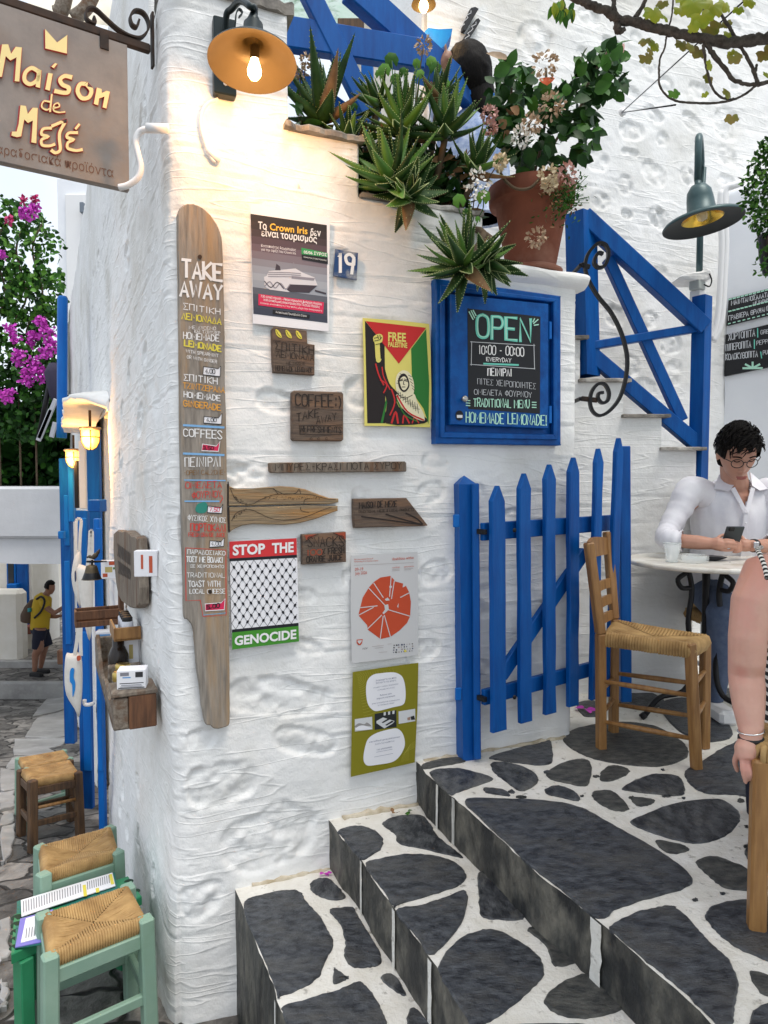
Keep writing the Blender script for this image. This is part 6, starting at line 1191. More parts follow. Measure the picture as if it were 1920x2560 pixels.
for i in range(520):
    a_ = rr.uniform(0, 1); x = 780+rr.gauss(0, 90)+a_*60; y = 1500+rr.gauss(0, 95)-(x-780)*.35; p = atd(PZ((x, y)), dp-.15+rr.uniform(-.1, .1)); leaf(mb, p, rvec(rr)+Vector((.3, 0, .3)), rvec(rr), .018, .008, M_LEAFM if x > 800 and rr.random() < .7 else rr.choice((M_LEAFD, M_DRYL, M_LEAFM)))
for i in range(30):
    p = atd(PZ((780+rr.uniform(0, 270), 1250+rr.uniform(0, 300))), dp-.12); sm_.tube([atd(PZ((800, 1520)), dp-.1), p], .0012, M_LEAFM, 4)
mb.build('leaves', shr); sm_.build('stem', shr)
# ---- grape vine overhead
dv = 2.3; kv = Z3.a[2]*dv/F; vine = thing('grape_vine', atd(Z3((670, 110)), dv), 'old gnarled grape vine branch with yellowing leaves overhead at the right', 'vine'); vb = MB(); rr = random.Random(51)
def vtube(pts, r0, r1, part=vb, dz=0.0):
    q = crom(atds(Z3(*pts), dv), 6, False); n = len(q); part.tube([p+rvec(rr)*r0*kv*.18 for p in q], [.8*(r0+(r1-r0)*i/(n-1))*rr.uniform(.88, 1.14)*kv for i in range(n)], M_VINE, 9)
vtube(((300, -60), (430, -5), (530, 40), (620, 78), (690, 125), (800, 148), (900, 170), (1010, 205), (1150, 232), (1300, 262), (1420, 280), (1540, 262), (1659, 250), (1900, 230)), 30, 44); vtube(((685, 130), (680, 170), (690, 200), (720, 195)), 30, 22); vb.build('trunk', vine)
b2 = MB()
for pts, r0, r1 in ((((655, -40), (660, 40), (668, 110)), 18, 20), (((880, -30), (840, 50), (800, 110)), 14, 20), (((1240, 250), (1290, 330), (1360, 420), (1430, 512), (1500, 540), (1580, 550)), 20, 14), (((1360, 100), (1410, 180), (1450, 245), (1500, 330), (1545, 410), (1580, 500), (1590, 545)), 12, 14), (((1595, 545), (1575, 480), (1585, 420)), 16, 10), (((1580, 550), (1659, 535), (1800, 520)), 18, 16),
                    (((1000, 240), (990, 310), (960, 380), (952, 470), (960, 560), (1010, 625), (1090, 660), (1200, 668), (1300, 668), (1420, 650), (1510, 610), (1580, 555)), 7, 10), (((1240, 290), (1255, 400), (1275, 500), (1310, 590), (1380, 640), (1440, 640)), 11, 8), (((1045, -20), (1035, 100), (1010, 200), (1000, 245)), 6, 7), (((1240, 60), (1235, 180)), 8, 10), (((1420, 280), (1430, 250)), 8, 8)): vtube(pts, r0, r1, b2)
b2.build('branch', vine)
lv = MB()
for (x, y, r) in ((920, 80, 75), (975, 20, 45), (1180, 30, 100), (1300, 40, 90), (1230, 110, 80), (1150, -20, 90), (1380, 30, 60), (1290, 180, 70), (1180, 170, 45), (860, 262, 45), (925, 290, 50), (870, 370, 55), (900, 330, 35), (1105, 285, 55), (1160, 300, 40), (1210, 330, 60), (1285, 420, 38), (1275, 505, 42), (1052, 600, 45), (1398, 600, 45), (1250, 610, 25), (1445, 370, 50), (1420, 340, 30), (1640, 340, 60), (1540, 10, 50), (1390, 150, 38), (1410, 220, 45), (1650, 480, 30), (1425, 762, 48), (1000, 120, 28), (1470, 60, 40), (1090, 60, 50)):
    p = atd(Z3((x, y)), dv+rr.uniform(-.06, .06)); m = M_LEAFL if (x, y) in ((1052, 600),) else rr.choice((M_VINEL, M_VINEL, M_VINEL, M_VINEL2)); m = M_VINEL2 if y in (762, 370, 262, 505) else m; lobed(lv, p, Vector((rr.uniform(-.6, .6), -.3, -1)), Vector((rr.uniform(-.7, .7), -1, rr.uniform(-.3, .5))), r*kv, m, rr)
for i in range(1100):     # unseen rest of the vine canopy, added overhead to shade the terrace
    p = Vector((rr.uniform(.5, 3.2), rr.uniform(-.6, 2.3), rr.uniform(3.35, 3.75))); lobed(lv, p, rvec(rr)*Vector((1, 1, .3)), Vector((rr.uniform(-.5, .5), rr.uniform(-.5, .5), 1)), rr.uniform(.06, .10), rr.choice((M_VINEL, M_LEAFL, M_LEAFM)), rr)
lv.build('leaves', vine)
hv = thing('vine_shoot', atd(Z3((330, -40)), 2.4), 'short bunch of small green leaves hanging at the top edge', 'vine'); mb = MB()
for i in range(16): leaf(mb, atd(Z3((290+rr.uniform(-30, 110), rr.uniform(-20, 95))), 2.4), Vector((rr.uniform(-.4, .4), 0, -1)), Vector((rr.uniform(-.5, .5), -1, .2)), .045, .02, rr.choice((M_VINEL, M_LEAFL, M_LEAFM)))
mb.build('leaves', hv); mb = MB(); mb.tube(atds(Z3((320, -150), (330, -20), (345, 60)), 2.4), .003, M_STEM, 5); mb.build('stem', hv)
mb = MB(); e = atd(Z3((710, 730)), 3.92)
for q in (((1510, 0), dv), ((1060, 680), dv)): mb.tube([e, atd(Z3(q[0]), q[1])], .0028, M_IRON, 5)
mb.lathe(e, [(0, .02), (.02, .018), (.022, 0)], M_WHITE, 12, M=BW.mat()); mb.build('vine_wire', origin=e, label='thin wires stretched from the stone wall up to the vine', cat='wire')
# ---- hanging green plant at the right edge
hpp = atd((1945, 640), 3.0); hp_ = thing('hanging_plant', hpp, 'bright green small leaved plant hanging at the right edge over a black pot', 'hanging plant'); mb = MB(); kk = G2.a[2]*3.0/F
for i in range(1500):
    y = rr.uniform(-20, 760); hw = 150*math.sin(math.pi*min(1, max(.05, (y+120)/950)))+30; a_ = rr.uniform(0, 2*math.pi); q = rr.random()**.5; x = 1700+hw*1.25*math.cos(a_)*q; p = atd(G2((x, y)), 3.0)+Vector((0, hw*kk*1.1*math.sin(a_)*q, 0)); leaf(mb, p, rvec(rr)+Vector((0, 0, .2)), rvec(rr)+Vector((0, -.6, .5)), .024, .014, rr.choice((M_LEAFM, M_LEAFL, M_LEAFD, M_LEAFM)))
for i in range(60): y = rr.uniform(720, 1000); x = 1640+rr.uniform(-70, 80); leaf(mb, atd(G2((x, y)), 2.95), rvec(rr), rvec(rr), .022, .012, M_LEAFM)
mb.build('leaves', hp_); mb = MB(); mb.lathe(atd(G2((1700, 960)), 3.0), [(0, 0), (70*kk, .0), (100*kk, .08), (110*kk, .15), (112*kk, .16), (90*kk, .16)], mat('black_plastic', (.01, .011, .014), .35), 22); mb.build('pot', hp_)
mb = MB(); mb.tube([atd(G2((1700, 0)), 3.0), atd(G2((1700, -800)), 3.0)], .003, M_IRON, 5); mb.build('hanger', hp_)
# ---- bougainvillea beyond the alley
db = 10.9; kb = Z4.a[2]*db/F; bg_ = thing('bougainvillea', (-6.6, 11, 1.55), 'tall bougainvillea with magenta blossom at the left over the white bridge', 'bougainvillea'); rr = random.Random(61); mb = MB()
def dens(x, y):
    if y > 1500: return 1
    top = 40+(x-0)*.25 if x < 300 else 120+(x-300)*1.2
    if y < top: return 0
    return .36+.55*vn(x/170, y/170, 3)+(.35 if 700 < y < 1100 else 0)-(.25 if x > 380 and y < 700 else 0)
n = 0
while n < 6500:
    x, y = rr.uniform(-420, 545), rr.uniform(20, 2150)
    if rr.random() > float(dens(x, y))*float(smooth(.30, .52, vn(x/85, y/85, 9)*.75+(.5 if y > 1400 else .22))): continue
    if y > 1500 and rr.random() < .1: continue
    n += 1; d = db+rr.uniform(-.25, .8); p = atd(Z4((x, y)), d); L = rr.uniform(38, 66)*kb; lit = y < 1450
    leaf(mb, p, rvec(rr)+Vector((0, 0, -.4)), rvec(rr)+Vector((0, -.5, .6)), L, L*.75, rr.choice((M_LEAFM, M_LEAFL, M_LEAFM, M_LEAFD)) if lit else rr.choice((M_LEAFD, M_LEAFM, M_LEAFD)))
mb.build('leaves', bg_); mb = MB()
for (x, y, r, m) in ((265, 190, 60, M_BOUG), (200, 180, 40, M_BOUG), (200, 70, 28, M_BOUG2), (300, 60, 30, M_BOUG2), (310, 140, 35, M_BOUG), (80, 240, 30, M_BOUG2), (15, 540, 38, M_BOUG), (350, 1120, 60, M_BOUG), (90, 1190, 50, M_BOUG), (400, 1210, 70, M_BOUG), (290, 1240, 50, M_BOUG), (130, 1270, 40, M_BOUG), (270, 1310, 30, M_BOUG), (440, 1330, 65, M_BOUG), (170, 1400, 50, M_BOUG), (150, 1460, 45, M_BOUG), (390, 1390, 55, M_BOUG), (300, 1480, 50, M_BOUG), (340, 1580, 70, M_BOUG), (230, 1560, 45, M_BOUG), (230, 1630, 55, M_BOUG), (400, 1570, 45, M_BOUG), (100, 1730, 30, M_BOUG), (30, 1750, 50, M_BOUG), (70, 1800, 30, M_BOUG), (-100, 900, 80, M_BOUG), (-200, 1400, 90, M_BOUG)):
    c = atd(Z4((x, y)), db-.55)
    for i in range(int(r*1.1)): p = c+rvec(rr)*r*kb*rr.random()**.4; leaf(mb, p, rvec(rr), rvec(rr)+Vector((0, -.8, .4)), 30*kb, 25*kb, m, .3, .1)
mb.build('blossom', bg_); mb = MB()
for x in (-60, 120, 260): mb.tube(crom([Vector((atd(Z4((x, 2300)), db).x, db+.2, 1.5)), atd(Z4((x+30, 1500)), db+.2), atd(Z4((x-30, 1200)), db+.1), atd(Z4((x+110, 900)), db+.2), atd(Z4((x+20, 500)), db+.2), atd(Z4((x+120, 250)), db+.2)], 5, False), .016, M_STEM, 7)
mb.build('trunk', bg_)
# ---- fallen leaves and petals on the steps
for nm, px, z, m, s, lab in (('fallen_petal', G6((618, 798)), .148, M_BOUG, .022, 'purple petal lying against the wall on the lower step'), ('fallen_leaf', G6((1043, 432)), .335, M_DRYL, .02, 'small brown leaf lying by the wall on the upper step'), ('fallen_leaf', G6((1117, 425)), .335, M_LEAFM, .02, 'small green leaf lying by the wall on the upper step'), ('fallen_petals', G1((735, 1450)), TZ+.008, M_BOUG, .05, 'purple petals lying on the paving beside the gate')):
    mb = MB(); c = atz(px, z)
    for i in range(3): leaf(mb, c+Vector((rr.uniform(-.008, .008), rr.uniform(-.008, .008), .004+.003*i)), rvec(rr)*Vector((1, 1, .25)), Vector((rr.uniform(-.3, .3), rr.uniform(-.3, .3), 1)), s, s*.8, m)
    mb.build(nm, origin=c, label=lab, cat='fallen leaf' if 'leaf' in nm else 'petal')
# ================================================================ PEOPLE
M_SKIN = mat('fair_skin', (.52, .28, .20), .5, (.46, .235, .165), 14, bump=.1, bscale=120, bdist=.001, sss=.12); M_SKIN2 = mat('tanned_skin', (.30, .145, .09), .5, (.25, .12, .075), 20); M_SKIN3 = mat('pale_skin', (.60, .35, .27), .48, (.53, .285, .215), 9, bump=.12, bscale=160, bdist=.001, sss=.15, col3=(.62, .30, .24), n3=5)
M_HAIRK = mat('black_hair', (.0035, .003, .003), .6, (.009, .007, .006), 30, (6, 6, 1.2), bump=.8, bscale=26, bdist=.004, spec=.14); M_LINEN = mat('white_linen', (.68, .67, .72), .85, (.76, .755, .79), 12, bump=.3, bscale=300, bdist=.001); M_JEANS = mat('blue_jeans', (.06, .085, .15), .9, (.09, .12, .19), 30)
M_LIP = flat('lip', (.34, .11, .095)); M_YTEE = mat('yellow_tee', (.50, .33, .02), .85); M_NAVY = mat('navy_shorts', (.012, .014, .03), .9); M_CHECK = mat('blue_check_shirt', (.62, .70, .85), .85, (.20, .30, .55), 22)
def remesh(o, vox, it=4):
    md = o.modifiers.new('remesh', 'REMESH'); md.mode = 'VOXEL'; md.voxel_size = vox; md.use_smooth_shade = True
    md = o.modifiers.new('smooth', 'SMOOTH'); md.iterations = it; md.factor = .5; return o
def loft(mb, rings, m, seg=28, ax=None, noise=0, drop=None, seed=0, cap=True):
    """rings: (centre, rx, ry); ax: (x axis, y axis)"""
    X, Y = ax or (Vector((1, 0, 0)), Vector((0, 1, 0))); vs = []; rr = random.Random(seed)
    R = []
    for i in range(len(rings)-1):
        for k in range(3):
            t = k/3; a_, b_ = rings[i], rings[i+1]; R.append((Vector(a_[0]).lerp(Vector(b_[0]), t), a_[1]+(b_[1]-a_[1])*t, a_[2]+(b_[2]-a_[2])*t))
    R.append((Vector(rings[-1][0]), rings[-1][1], rings[-1][2]))
    for j, (c, rx, ry) in enumerate(R):
        for k in range(seg):
            a_ = 2*math.pi*k/seg; w_ = noise*float(fbm(k*.45+seed, j*.55, 3, seed)) if noise else 0
            vs.append(c+X*(rx+w_)*math.cos(a_)+Y*(ry+w_)*math.sin(a_))
    fs = []
    for j in range(len(R)-1):
        for k in range(seg):
            q = (j*seg+k, j*seg+(k+1) % seg, (j+1)*seg+(k+1) % seg, (j+1)*seg+k)
            if drop and drop(sum((vs[i] for i in q), Vector())/4): continue
            fs.append(q)
    if cap: fs.append(tuple(range(seg))); fs.append(tuple((len(R)-1)*seg+k for k in range(seg))[::-1])
    mb.add(vs, fs, m, True)
def head_pt(th, ph, hair=0):
    x = math.sin(th)*math.cos(ph); y = math.sin(th)*math.sin(ph); z = math.cos(th)
    X, Y, Z_ = x*.074, y*.094, z*.118
    if z < 0: f = min(1, -z)**1.3; X *= 1-.34*f; Y = Y*(1-.22*f)+(.020*f if y > -.3 else -.0*f)
    if y > 0: Y *= .93
    if hair: return Vector((X, Y, Z_))
    if y > 0:
        e = math.exp; ax_ = abs(X)
        Y += .024*e(-(X/.0115)**2)*(max(0, min(1, (.022-Z_)/.052)) if Z_ > -.036 else max(0, 1-(-.036-Z_)/.012)) - .011*e(-((ax_-.031)/.016)**2-((Z_-.012)/.013)**2) + .005*e(-((ax_-.028)/.022)**2-((Z_-.032)/.008)**2) + .0055*e(-(X/.022)**2-((Z_+.062)/.006)**2)+.0055*e(-(X/.020)**2-((Z_+.074)/.007)**2)-.004*e(-(X/.024)**2-((Z_+.068)/.003)**2)+.008*e(-(X/.021)**2-((Z_+.104)/.013)**2)+.004*e(-((ax_-.045)/.02)**2-((Z_+.02)/.02)**2)
    return Vector((X, Y, Z_))
def head_frame(fwd, roll=0):
    y = Vector(fwd).normalized(); x = y.cross(Vector((0, 0, 1))).normalized(); z = x.cross(y); M = Matrix((x, y, z)).transposed(); return M@Matrix.Rotation(roll, 3, 'Y')
def add_head(mb, c, M, m, s=1.0, n=44):
    vs = []; 
    for i in range(n+1):
        for k in range(n): vs.append(c+M@(head_pt(math.pi*i/n, 2*math.pi*k/n)*s))
    mb.add(vs, [(i*n+k, i*n+(k+1) % n, (i+1)*n+(k+1) % n, (i+1)*n+k) for i in range(n) for k in range(n)], m, True)
    for sx in (-1, 1):
        e = MB(); vs = []
        for i in range(9):
            for k in range(10):
                a_, b_ = math.pi*i/8, 2*math.pi*k/10; vs.append(c+M@(Vector((sx*(.073+.010*abs(math.sin(a_))*max(0, math.cos(b_))), -.012+.018*math.sin(a_)*math.sin(b_)-.0, -.005+.031*math.cos(a_)))*s)+M@Vector((sx*.005, 0, 0)))
        mb.add(vs, [(i*10+k, i*10+(k+1) % 10, (i+1)*10+(k+1) % 10, (i+1)*10+k) for i in range(8) for k in range(10)], m, True)
def add_hair(mb, c, M, m, low, th_=.016, s=1.0, n=60, seed=0, top=.012):
    """low(ph) gives the lowest head height the hair reaches in that direction"""
    vs = []; ok = []
    for i in range(n+1):
        for k in range(n):
            th, ph = math.pi*i/n*.86, 2*math.pi*k/n; p = head_pt(th, ph, 1); lim = low(ph); f = max(0, min(1, (p.z-lim)/.022)); nn = Vector((p.x/.074**2, p.y/.094**2, p.z/.118**2)).normalized()
            st_ = .006*(float(vn(ph*5+math.sin(th*6)*.8, th*3, seed))-.5)+.004*(float(vn(ph*17, th*6, seed+2))-.5); off = -.006+f*(th_+.006+top*max(0, math.cos(th))+st_); vs.append(c+M@((p+nn*off)*s)); ok.append(p.z > lim-.014)
    mb.add(vs, [(i*n+k, i*n+(k+1) % n, (i+1)*n+(k+1) % n, (i+1)*n+k) for i in range(n) for k in range(n) if ok[(i+1)*n+k] or ok[i*n+k]], m, True)
def strands(mb, c, M, m, n, s=1.0, low=.045):
    rr = random.Random(n)
    for i in range(n):
        th, ph = rr.uniform(.05, 1.25), rr.uniform(0, 2*math.pi); p = head_pt(th, ph, 1)
        if p.z < (low if math.sin(ph) > .3 else -.005): continue
        nn = Vector((p.x/.074**2, p.y/.094**2, p.z/.118**2)).normalized(); base = p+nn*(.018+.012*max(0, math.cos(th))); cmb = Vector((.7, .55, -.15))+rvec(rr)*.35; cmb = (cmb-nn*cmb.dot(nn)).normalized(); L = rr.uniform(.025, .045)
        q = [c+M@(s*(base+cmb*L*t+nn*(.007*math.sin(t*2.6)+rr.uniform(-.001, .002)))) for t in (0, .35, .7, 1)]; mb.tube(q, [.0028, .0032, .0022, .0005], m, 4, caps=False)
def finger(mb, pts, r, m): q = crom(pts, 4, False); n = len(q); mb.tube(q, [r*(1-.28*i/(n-1)) for i in range(n)], m, 8); mb.lathe(q[-1], [(0, -r*.7), (r*.5, -r*.5), (r*.7, 0), (r*.5, r*.5), (0, r*.7)], m, 8)
# ---- seated man with phone
dm = 3.2; g = lambda x, y, d=dm: atd(G3((x, y)), d+.22)
Hc = g(1078, 600, 3.13); Mh = head_frame((-.12, -1, -.56), .03); N_ = g(1050, 905, 3.27)
b_ = MB(); add_head(b_, Hc, Mh, M_SKIN, 1.06)
b_.tube([N_+Vector((0, .02, -.09)), N_+Vector((0, .0, -.02)), Hc+Mh@Vector((0, -.035, -.07)), Hc+Mh@Vector((0, -.03, .0))], [.085, .066, .058, .055], M_SKIN, 14)
loft(b_, [(N_+Vector((0, .02, -.04)), .09, .07), (N_+Vector((0, .02, -.07)), .16, .085), (N_+Vector((0, .03, -.18)), .16, .10), (N_+Vector((0, .06, -.4)), .14, .11), (N_+Vector((0, .08, -.55)), .15, .12)], M_SKIN, 20)
wr = g(800, 1590, 3.0); wr2 = g(1215, 1612, 3.02)
for path, rs in (([N_+Vector((-.15, .02, -.07)), g(400, 1300, 3.2), g(300, 1520, 3.12), g(460, 1560, 3.07), g(640, 1575, 3.03), wr], [.03, .026, .028, .034, .034, .027]), ([N_+Vector((.17, .02, -.07)), g(1650, 1300, 3.2), g(1720, 1560, 3.14), g(1520, 1610, 3.08), g(1350, 1615, 3.05), wr2], [.03, .026, .028, .034, .034, .027])): b_.tube(path, rs, M_SKIN, 12)
q3 = lambda *a: [g(*p) for p in a]
b_.tube(q3((790, 1588, 3.0), (850, 1590, 2.99), (905, 1598, 2.985)), [.026, .033, .03], M_SKIN, 10); b_.tube(q3((1225, 1612, 3.02), (1170, 1605, 3.03), (1115, 1610, 3.03)), [.026, .032, .029], M_SKIN, 10)
for pts, r in ((((895, 1560, 2.98), (960, 1548, 2.965), (1040, 1556, 2.97)), .0092), (((900, 1590, 2.975), (985, 1584, 2.955), (1075, 1590, 2.965)), .0096), (((895, 1622, 2.975), (980, 1622, 2.955), (1060, 1628, 2.965)), .0092), (((880, 1655, 2.98), (955, 1665, 2.965), (1025, 1662, 2.97)), .0082), (((840, 1560, 3.0), (880, 1512, 3.02), (935, 1490, 3.04)), .0105),
               (((1110, 1580, 3.03), (1060, 1572, 3.0), (1010, 1580, 2.99)), .009), (((1110, 1606, 3.02), (1060, 1604, 2.985), (1000, 1612, 2.985)), .009), (((1110, 1636, 3.02), (1070, 1645, 2.985), (1010, 1648, 2.985)), .009), (((1120, 1660, 3.02), (1080, 1680, 2.99), (1030, 1684, 2.99)), .008), (((1160, 1570, 3.04), (1130, 1520, 3.06), (1090, 1490, 3.07)), .0105)): finger(b_, [g(*p) for p in pts], r, M_SKIN)
hipz = TZ+.55
man = b_.build('person', origin=(N_.x, 3.6, TZ+.45), label='young dark haired man in glasses and open white shirt looking at his phone', cat='person'); remesh(man, .0042, 3)
hb_ = MB(); add_hair(hb_, Hc, Mh, M_HAIRK, lambda ph: .052+.012*math.sin(ph*9) if math.sin(ph) > .45 else (-.012 if abs(math.cos(ph)) > .8 and math.sin(ph) > -.25 else -.075 if math.sin(ph) < -.2 else .03), .015, 1.06, 70, 3, .016); strands(hb_, Hc, Mh, M_HAIRK, 420, 1.06); hb_.build('hair', man)
fc = MB()
def strokeh(pts, r, m): fc.tube(crom([Hc+Mh@(Vector(p)*1.06) for p in pts], 3, False), r, m, 6)
for s in (-1, 1): strokeh([(s*.016, .096, .029), (s*.032, .095, .035), (s*.050, .083, .030)], .0034, M_HAIRK); strokeh([(s*.018, .087, .010), (s*.031, .086, .006), (s*.046, .078, .010)], .0022, M_HAIRK)
strokeh([(-.022, .092, -.067), (0, .0975, -.066), (.022, .092, -.067)], .0038, M_LIP); strokeh([(-.018, .093, -.074), (0, .098, -.075), (.018, .093, -.074)], .0042, M_LIP); fc.build('face_features', man)
gl = MB()
for s in (-1, 1):
    pts = [Hc+Mh@Vector((s*.033+.0255*math.cos(a_), .110-.012*abs(s*.033+.0255*math.cos(a_))/.058, .004+.0215*math.sin(a_)*(1 if math.sin(a_) > 0 else 1.05))) for a_ in [i*2*math.pi/20 for i in range(21)]]
    gl.tube(pts, .0020, M_BLACK, 6); gl.tube([Hc+Mh@Vector((s*.058, .099, .012)), Hc+Mh@Vector((s*.082, .06, .012)), Hc+Mh@Vector((s*.084, -.01, .008))], .0020, M_BLACK, 6)
gl.tube([Hc+Mh@Vector((x*1.0, .109, .010+.004*(1-abs(x)/.009))) for x in (-.009, 0, .009)], .0022, M_BLACK, 6); gl.build('glasses', man)
sh = MB(); NC_ = N_
vdrop = lambda p: p.y < NC_.y+.03 and abs(p.x-(NC_.x+.004)) < .062*(1-(NC_.z-p.z)/.135) and p.z > NC_.z-.135
loft(sh, [(N_+Vector((0, .03, .012)), .075, .066), (N_+Vector((0, .03, -.008)), .095, .075), (N_+Vector((0, .03, -.035)), .165, .088), (N_+Vector((0, .03, -.07)), .205, .105), (N_+Vector((0, .035, -.15)), .20, .122), (N_+Vector((0, .05, -.28)), .182, .128), (N_+Vector((0, .07, -.42)), .18, .132), (N_+Vector((0, .08, -.56)), .19, .14)], M_LINEN, 96, noise=.016, drop=vdrop, seed=5, cap=False)
def sleeve(path, rs, seed):
    q = crom(path, 7, False); n = len(q); rr = random.Random(seed); R = []
    for i in range(n):
        t = i/(n-1)*(len(rs)-1); k = min(int(t), len(rs)-2); R.append((rs[k]+(rs[k+1]-rs[k])*(t-k))*(1+.22*(float(vn(i*1.1, seed, 3))-.5)))
    sh.tube(q, R, M_LINEN, 16, caps=False)
    sh.tube([q[-1]+(q[-2]-q[-1])*.9, q[-1]+(q[-2]-q[-1])*.1, q[-1]-(q[-2]-q[-1])*.15], [R[-1]+.004, R[-1]+.007, R[-1]+.003], M_LINEN, 16, caps=False)
sleeve([N_+Vector((-.13, .03, -.075)), g(560, 1010, 3.24), g(430, 1230, 3.21), g(320, 1430, 3.17), g(290, 1530, 3.12), g(380, 1556, 3.08), g(470, 1560, 3.06)], [.078, .072, .060, .052, .052, .049, .047], 2)
sleeve([N_+Vector((.13, .03, -.075)), g(1520, 1010, 3.24), g(1620, 1230, 3.21), g(1700, 1450, 3.17), g(1710, 1570, 3.13), g(1600, 1605, 3.10), g(1440, 1612, 3.06)], [.078, .072, .060, .052, .052, .049, .047], 4)
for s in (-1, 1):   # collar wings and placket
    cp_ = [N_+Vector((s*x+.002, y, z)) for x, y, z in ((.055, -.03, .045), (.085, .0, .035), (.09, .03, .03), (.135, -.055, -.035), (.075, -.088, -.045), (.045, -.07, -.02))]
    sh.prism([cp_[0], cp_[1], cp_[3], cp_[4], cp_[5]], (0, -.004, .002), M_LINEN); a1, a2 = N_+Vector((s*.05, -.078, -.03)), N_+Vector((.006, -.105, -.155)); sh.bar(a1, a2, .022, .004, M_LINEN, (0, 1, .3), .001)
sh.bar(N_+Vector((.006, -.102, -.15)), N_+Vector((.004, -.085, -.42)), .026, .005, M_LINEN, (0, 1, 0), .002)
for z in (-.10, -.20, -.28): sh.lathe(N_+Vector((-.03 if z > -.15 else .006, -.104, z)), [(0, .003), (.005, .002), (.0055, 0)], M_PAPER, 10, M=Matrix.Rotation(math.pi/2, 4, 'X'))
so = sh.build('shirt', man); tx = bpy.data.textures.new('cloth_folds', 'CLOUDS'); tx.noise_scale = .055; md = so.modifiers.new('folds', 'DISPLACE'); md.texture = tx; md.strength = .014; md.mid_level = .5; md.texture_coords = 'LOCAL'
tr = MB(); hp = Vector((N_.x, 3.56, TZ+.53)); tr.tube([hp+Vector((-.1, .02, .06)), hp+Vector((.1, .02, .06))], .14, M_JEANS, 16)
for s in (-1, 1): tr.tube([hp+Vector((s*.09, 0, .02)), Vector((N_.x+s*.12-.03, 3.34, TZ+.53)), Vector((N_.x+s*.14-.04, 3.21, TZ+.50)), Vector((N_.x+s*.14-.04, 3.24, TZ+.30)), Vector((N_.x+s*.14-.04, 3.30, TZ+.08))], [.095, .085, .075, .06, .055], M_JEANS, 14)
remesh(tr.build('trousers', man), .010, 4)
mb = MB()
for s in (-1, 1): c = Vector((N_.x+s*.14-.04, 3.26, TZ+.035)); mb.box(c, (.09, .27, .07), M_WHITE, None, .03); mb.build('shoe', man); mb = MB()
wt = MB(); ax_ = (g(1290, 1614, 3.035)-wr2).normalized(); c = g(1262, 1612, 3.028); wt.tube([c-ax_*.009, c+ax_*.009], .0315, M_BLACK, 16); wt.box(c+Vector((-.006, -.03, .006)), (.026, .010, .030), mat('steel_watch', (.6, .6, .62), .2, metal=1), None, .003); wt.build('watch', man)
pm = MB(); pc_ = g(1026, 1545, 2.99); ax2 = Vector((.02, -.42, .78)).normalized(); Rp = Matrix((Vector((1, 0, 0)), Vector((1, 0, 0)).cross(ax2)*-1, ax2)).transposed(); ph_ = thing('phone', pc_, 'dark grey smartphone held in both hands by the seated man', 'phone')
pm.box(pc_+ax2*.018+Vector((0, .012, 0)), (.082, .009, .105), mat('phone_grey', (.035, .045, .05), .45), Rp, .006); pm.build('case', ph_); mb = MB(); mb.box(pc_+ax2*.056+Vector((-.018, .004, .002)), (.026, .012, .022), M_BLACK, Rp, .004); mb.build('camera_bump', ph_)
# his low white stool
sc_ = Vector((N_.x+.02, 3.58, TZ)); P4 = [sc_+Vector((x, y, 0)) for x, y in ((-.19, -.17), (.19, -.17), (.19, .17), (-.19, .17))]; ws = thing('white_stool', sc_, 'white painted stool with rush seat under the man in the white shirt', 'stool')
for p in P4: mb = MB(); mb.bar(p, p+Vector((0, 0, .43)), .038, .038, M_WHITE, (1, 0, 0), .005); mb.build('leg', ws)
for i in range(4): mb = MB(); mb.tube([P4[i]+Vector((0, 0, .2)), P4[(i+1) % 4]+Vector((0, 0, .2))], .011, M_WHITE, 8); mb.build('rung', ws)
rush([p+Vector((0, 0, .45)) for p in P4], .04, 20).build('seat', ws)
# ---- woman at the right edge, arm hanging to the seat
dw = 1.8; h_ = lambda x, y, d=dw: atd(G1((x, y)), d)
b_ = MB(); SH = h_(1640, 760, 1.82); EL = h_(1548, 1265, 1.80); WR = h_(1572, 1595, 1.73)
b_.tube([SH+Vector((.06, .02, .015)), SH+Vector((.0, .0, .0)), h_(1575, 900, 1.80), h_(1556, 1080, 1.79), h_(1552, 1200, 1.79), EL, h_(1555, 1340, 1.785), h_(1562, 1440, 1.765), h_(1572, 1540, 1.745), WR, h_(1560, 1640, 1.725)], [.050, .057, .050, .047, .045, .0435, .0435, .0385, .030, .0255, .0275], M_SKIN3, 18)
b_.tube([WR, h_(1550, 1650, 1.72), h_(1548, 1698, 1.712)], [.026, .030, .024], M_SKIN3, 12); b_.tube([h_(1580, 1640, 1.72), h_(1578, 1690, 1.715)], [.022, .022], M_SKIN3, 10)
for pts, r in ((((1530, 1695, 1.708), (1532, 1750, 1.70), (1546, 1812, 1.704)), .0082), (((1556, 1705, 1.706), (1572, 1765, 1.69), (1580, 1800, 1.70)), .0084), (((1580, 1700, 1.712), (1608, 1738, 1.70), (1632, 1752, 1.715)), .008), (((1592, 1680, 1.72), (1624, 1700, 1.712), (1648, 1706, 1.725)), .0072), (((1512, 1655, 1.722), (1492, 1705, 1.73), (1503, 1752, 1.74)), .0088)): finger(b_, [h_(*p) for p in pts], r, M_SKIN3)
T_ = SH+Vector((.21, .05, -.05))
loft(b_, [(T_+Vector((0, 0, .09)), .06, .055), (T_+Vector((0, 0, .055)), .12, .08), (T_+Vector((0, 0, .02)), .20, .10), (T_+Vector((0, 0, -.08)), .18, .115), (T_+Vector((0, 0, -.25)), .15, .11), (T_+Vector((0, 0, -.42)), .18, .14), (T_+Vector((.03, .03, -.52)), .19, .17)], M_SKIN3, 26)
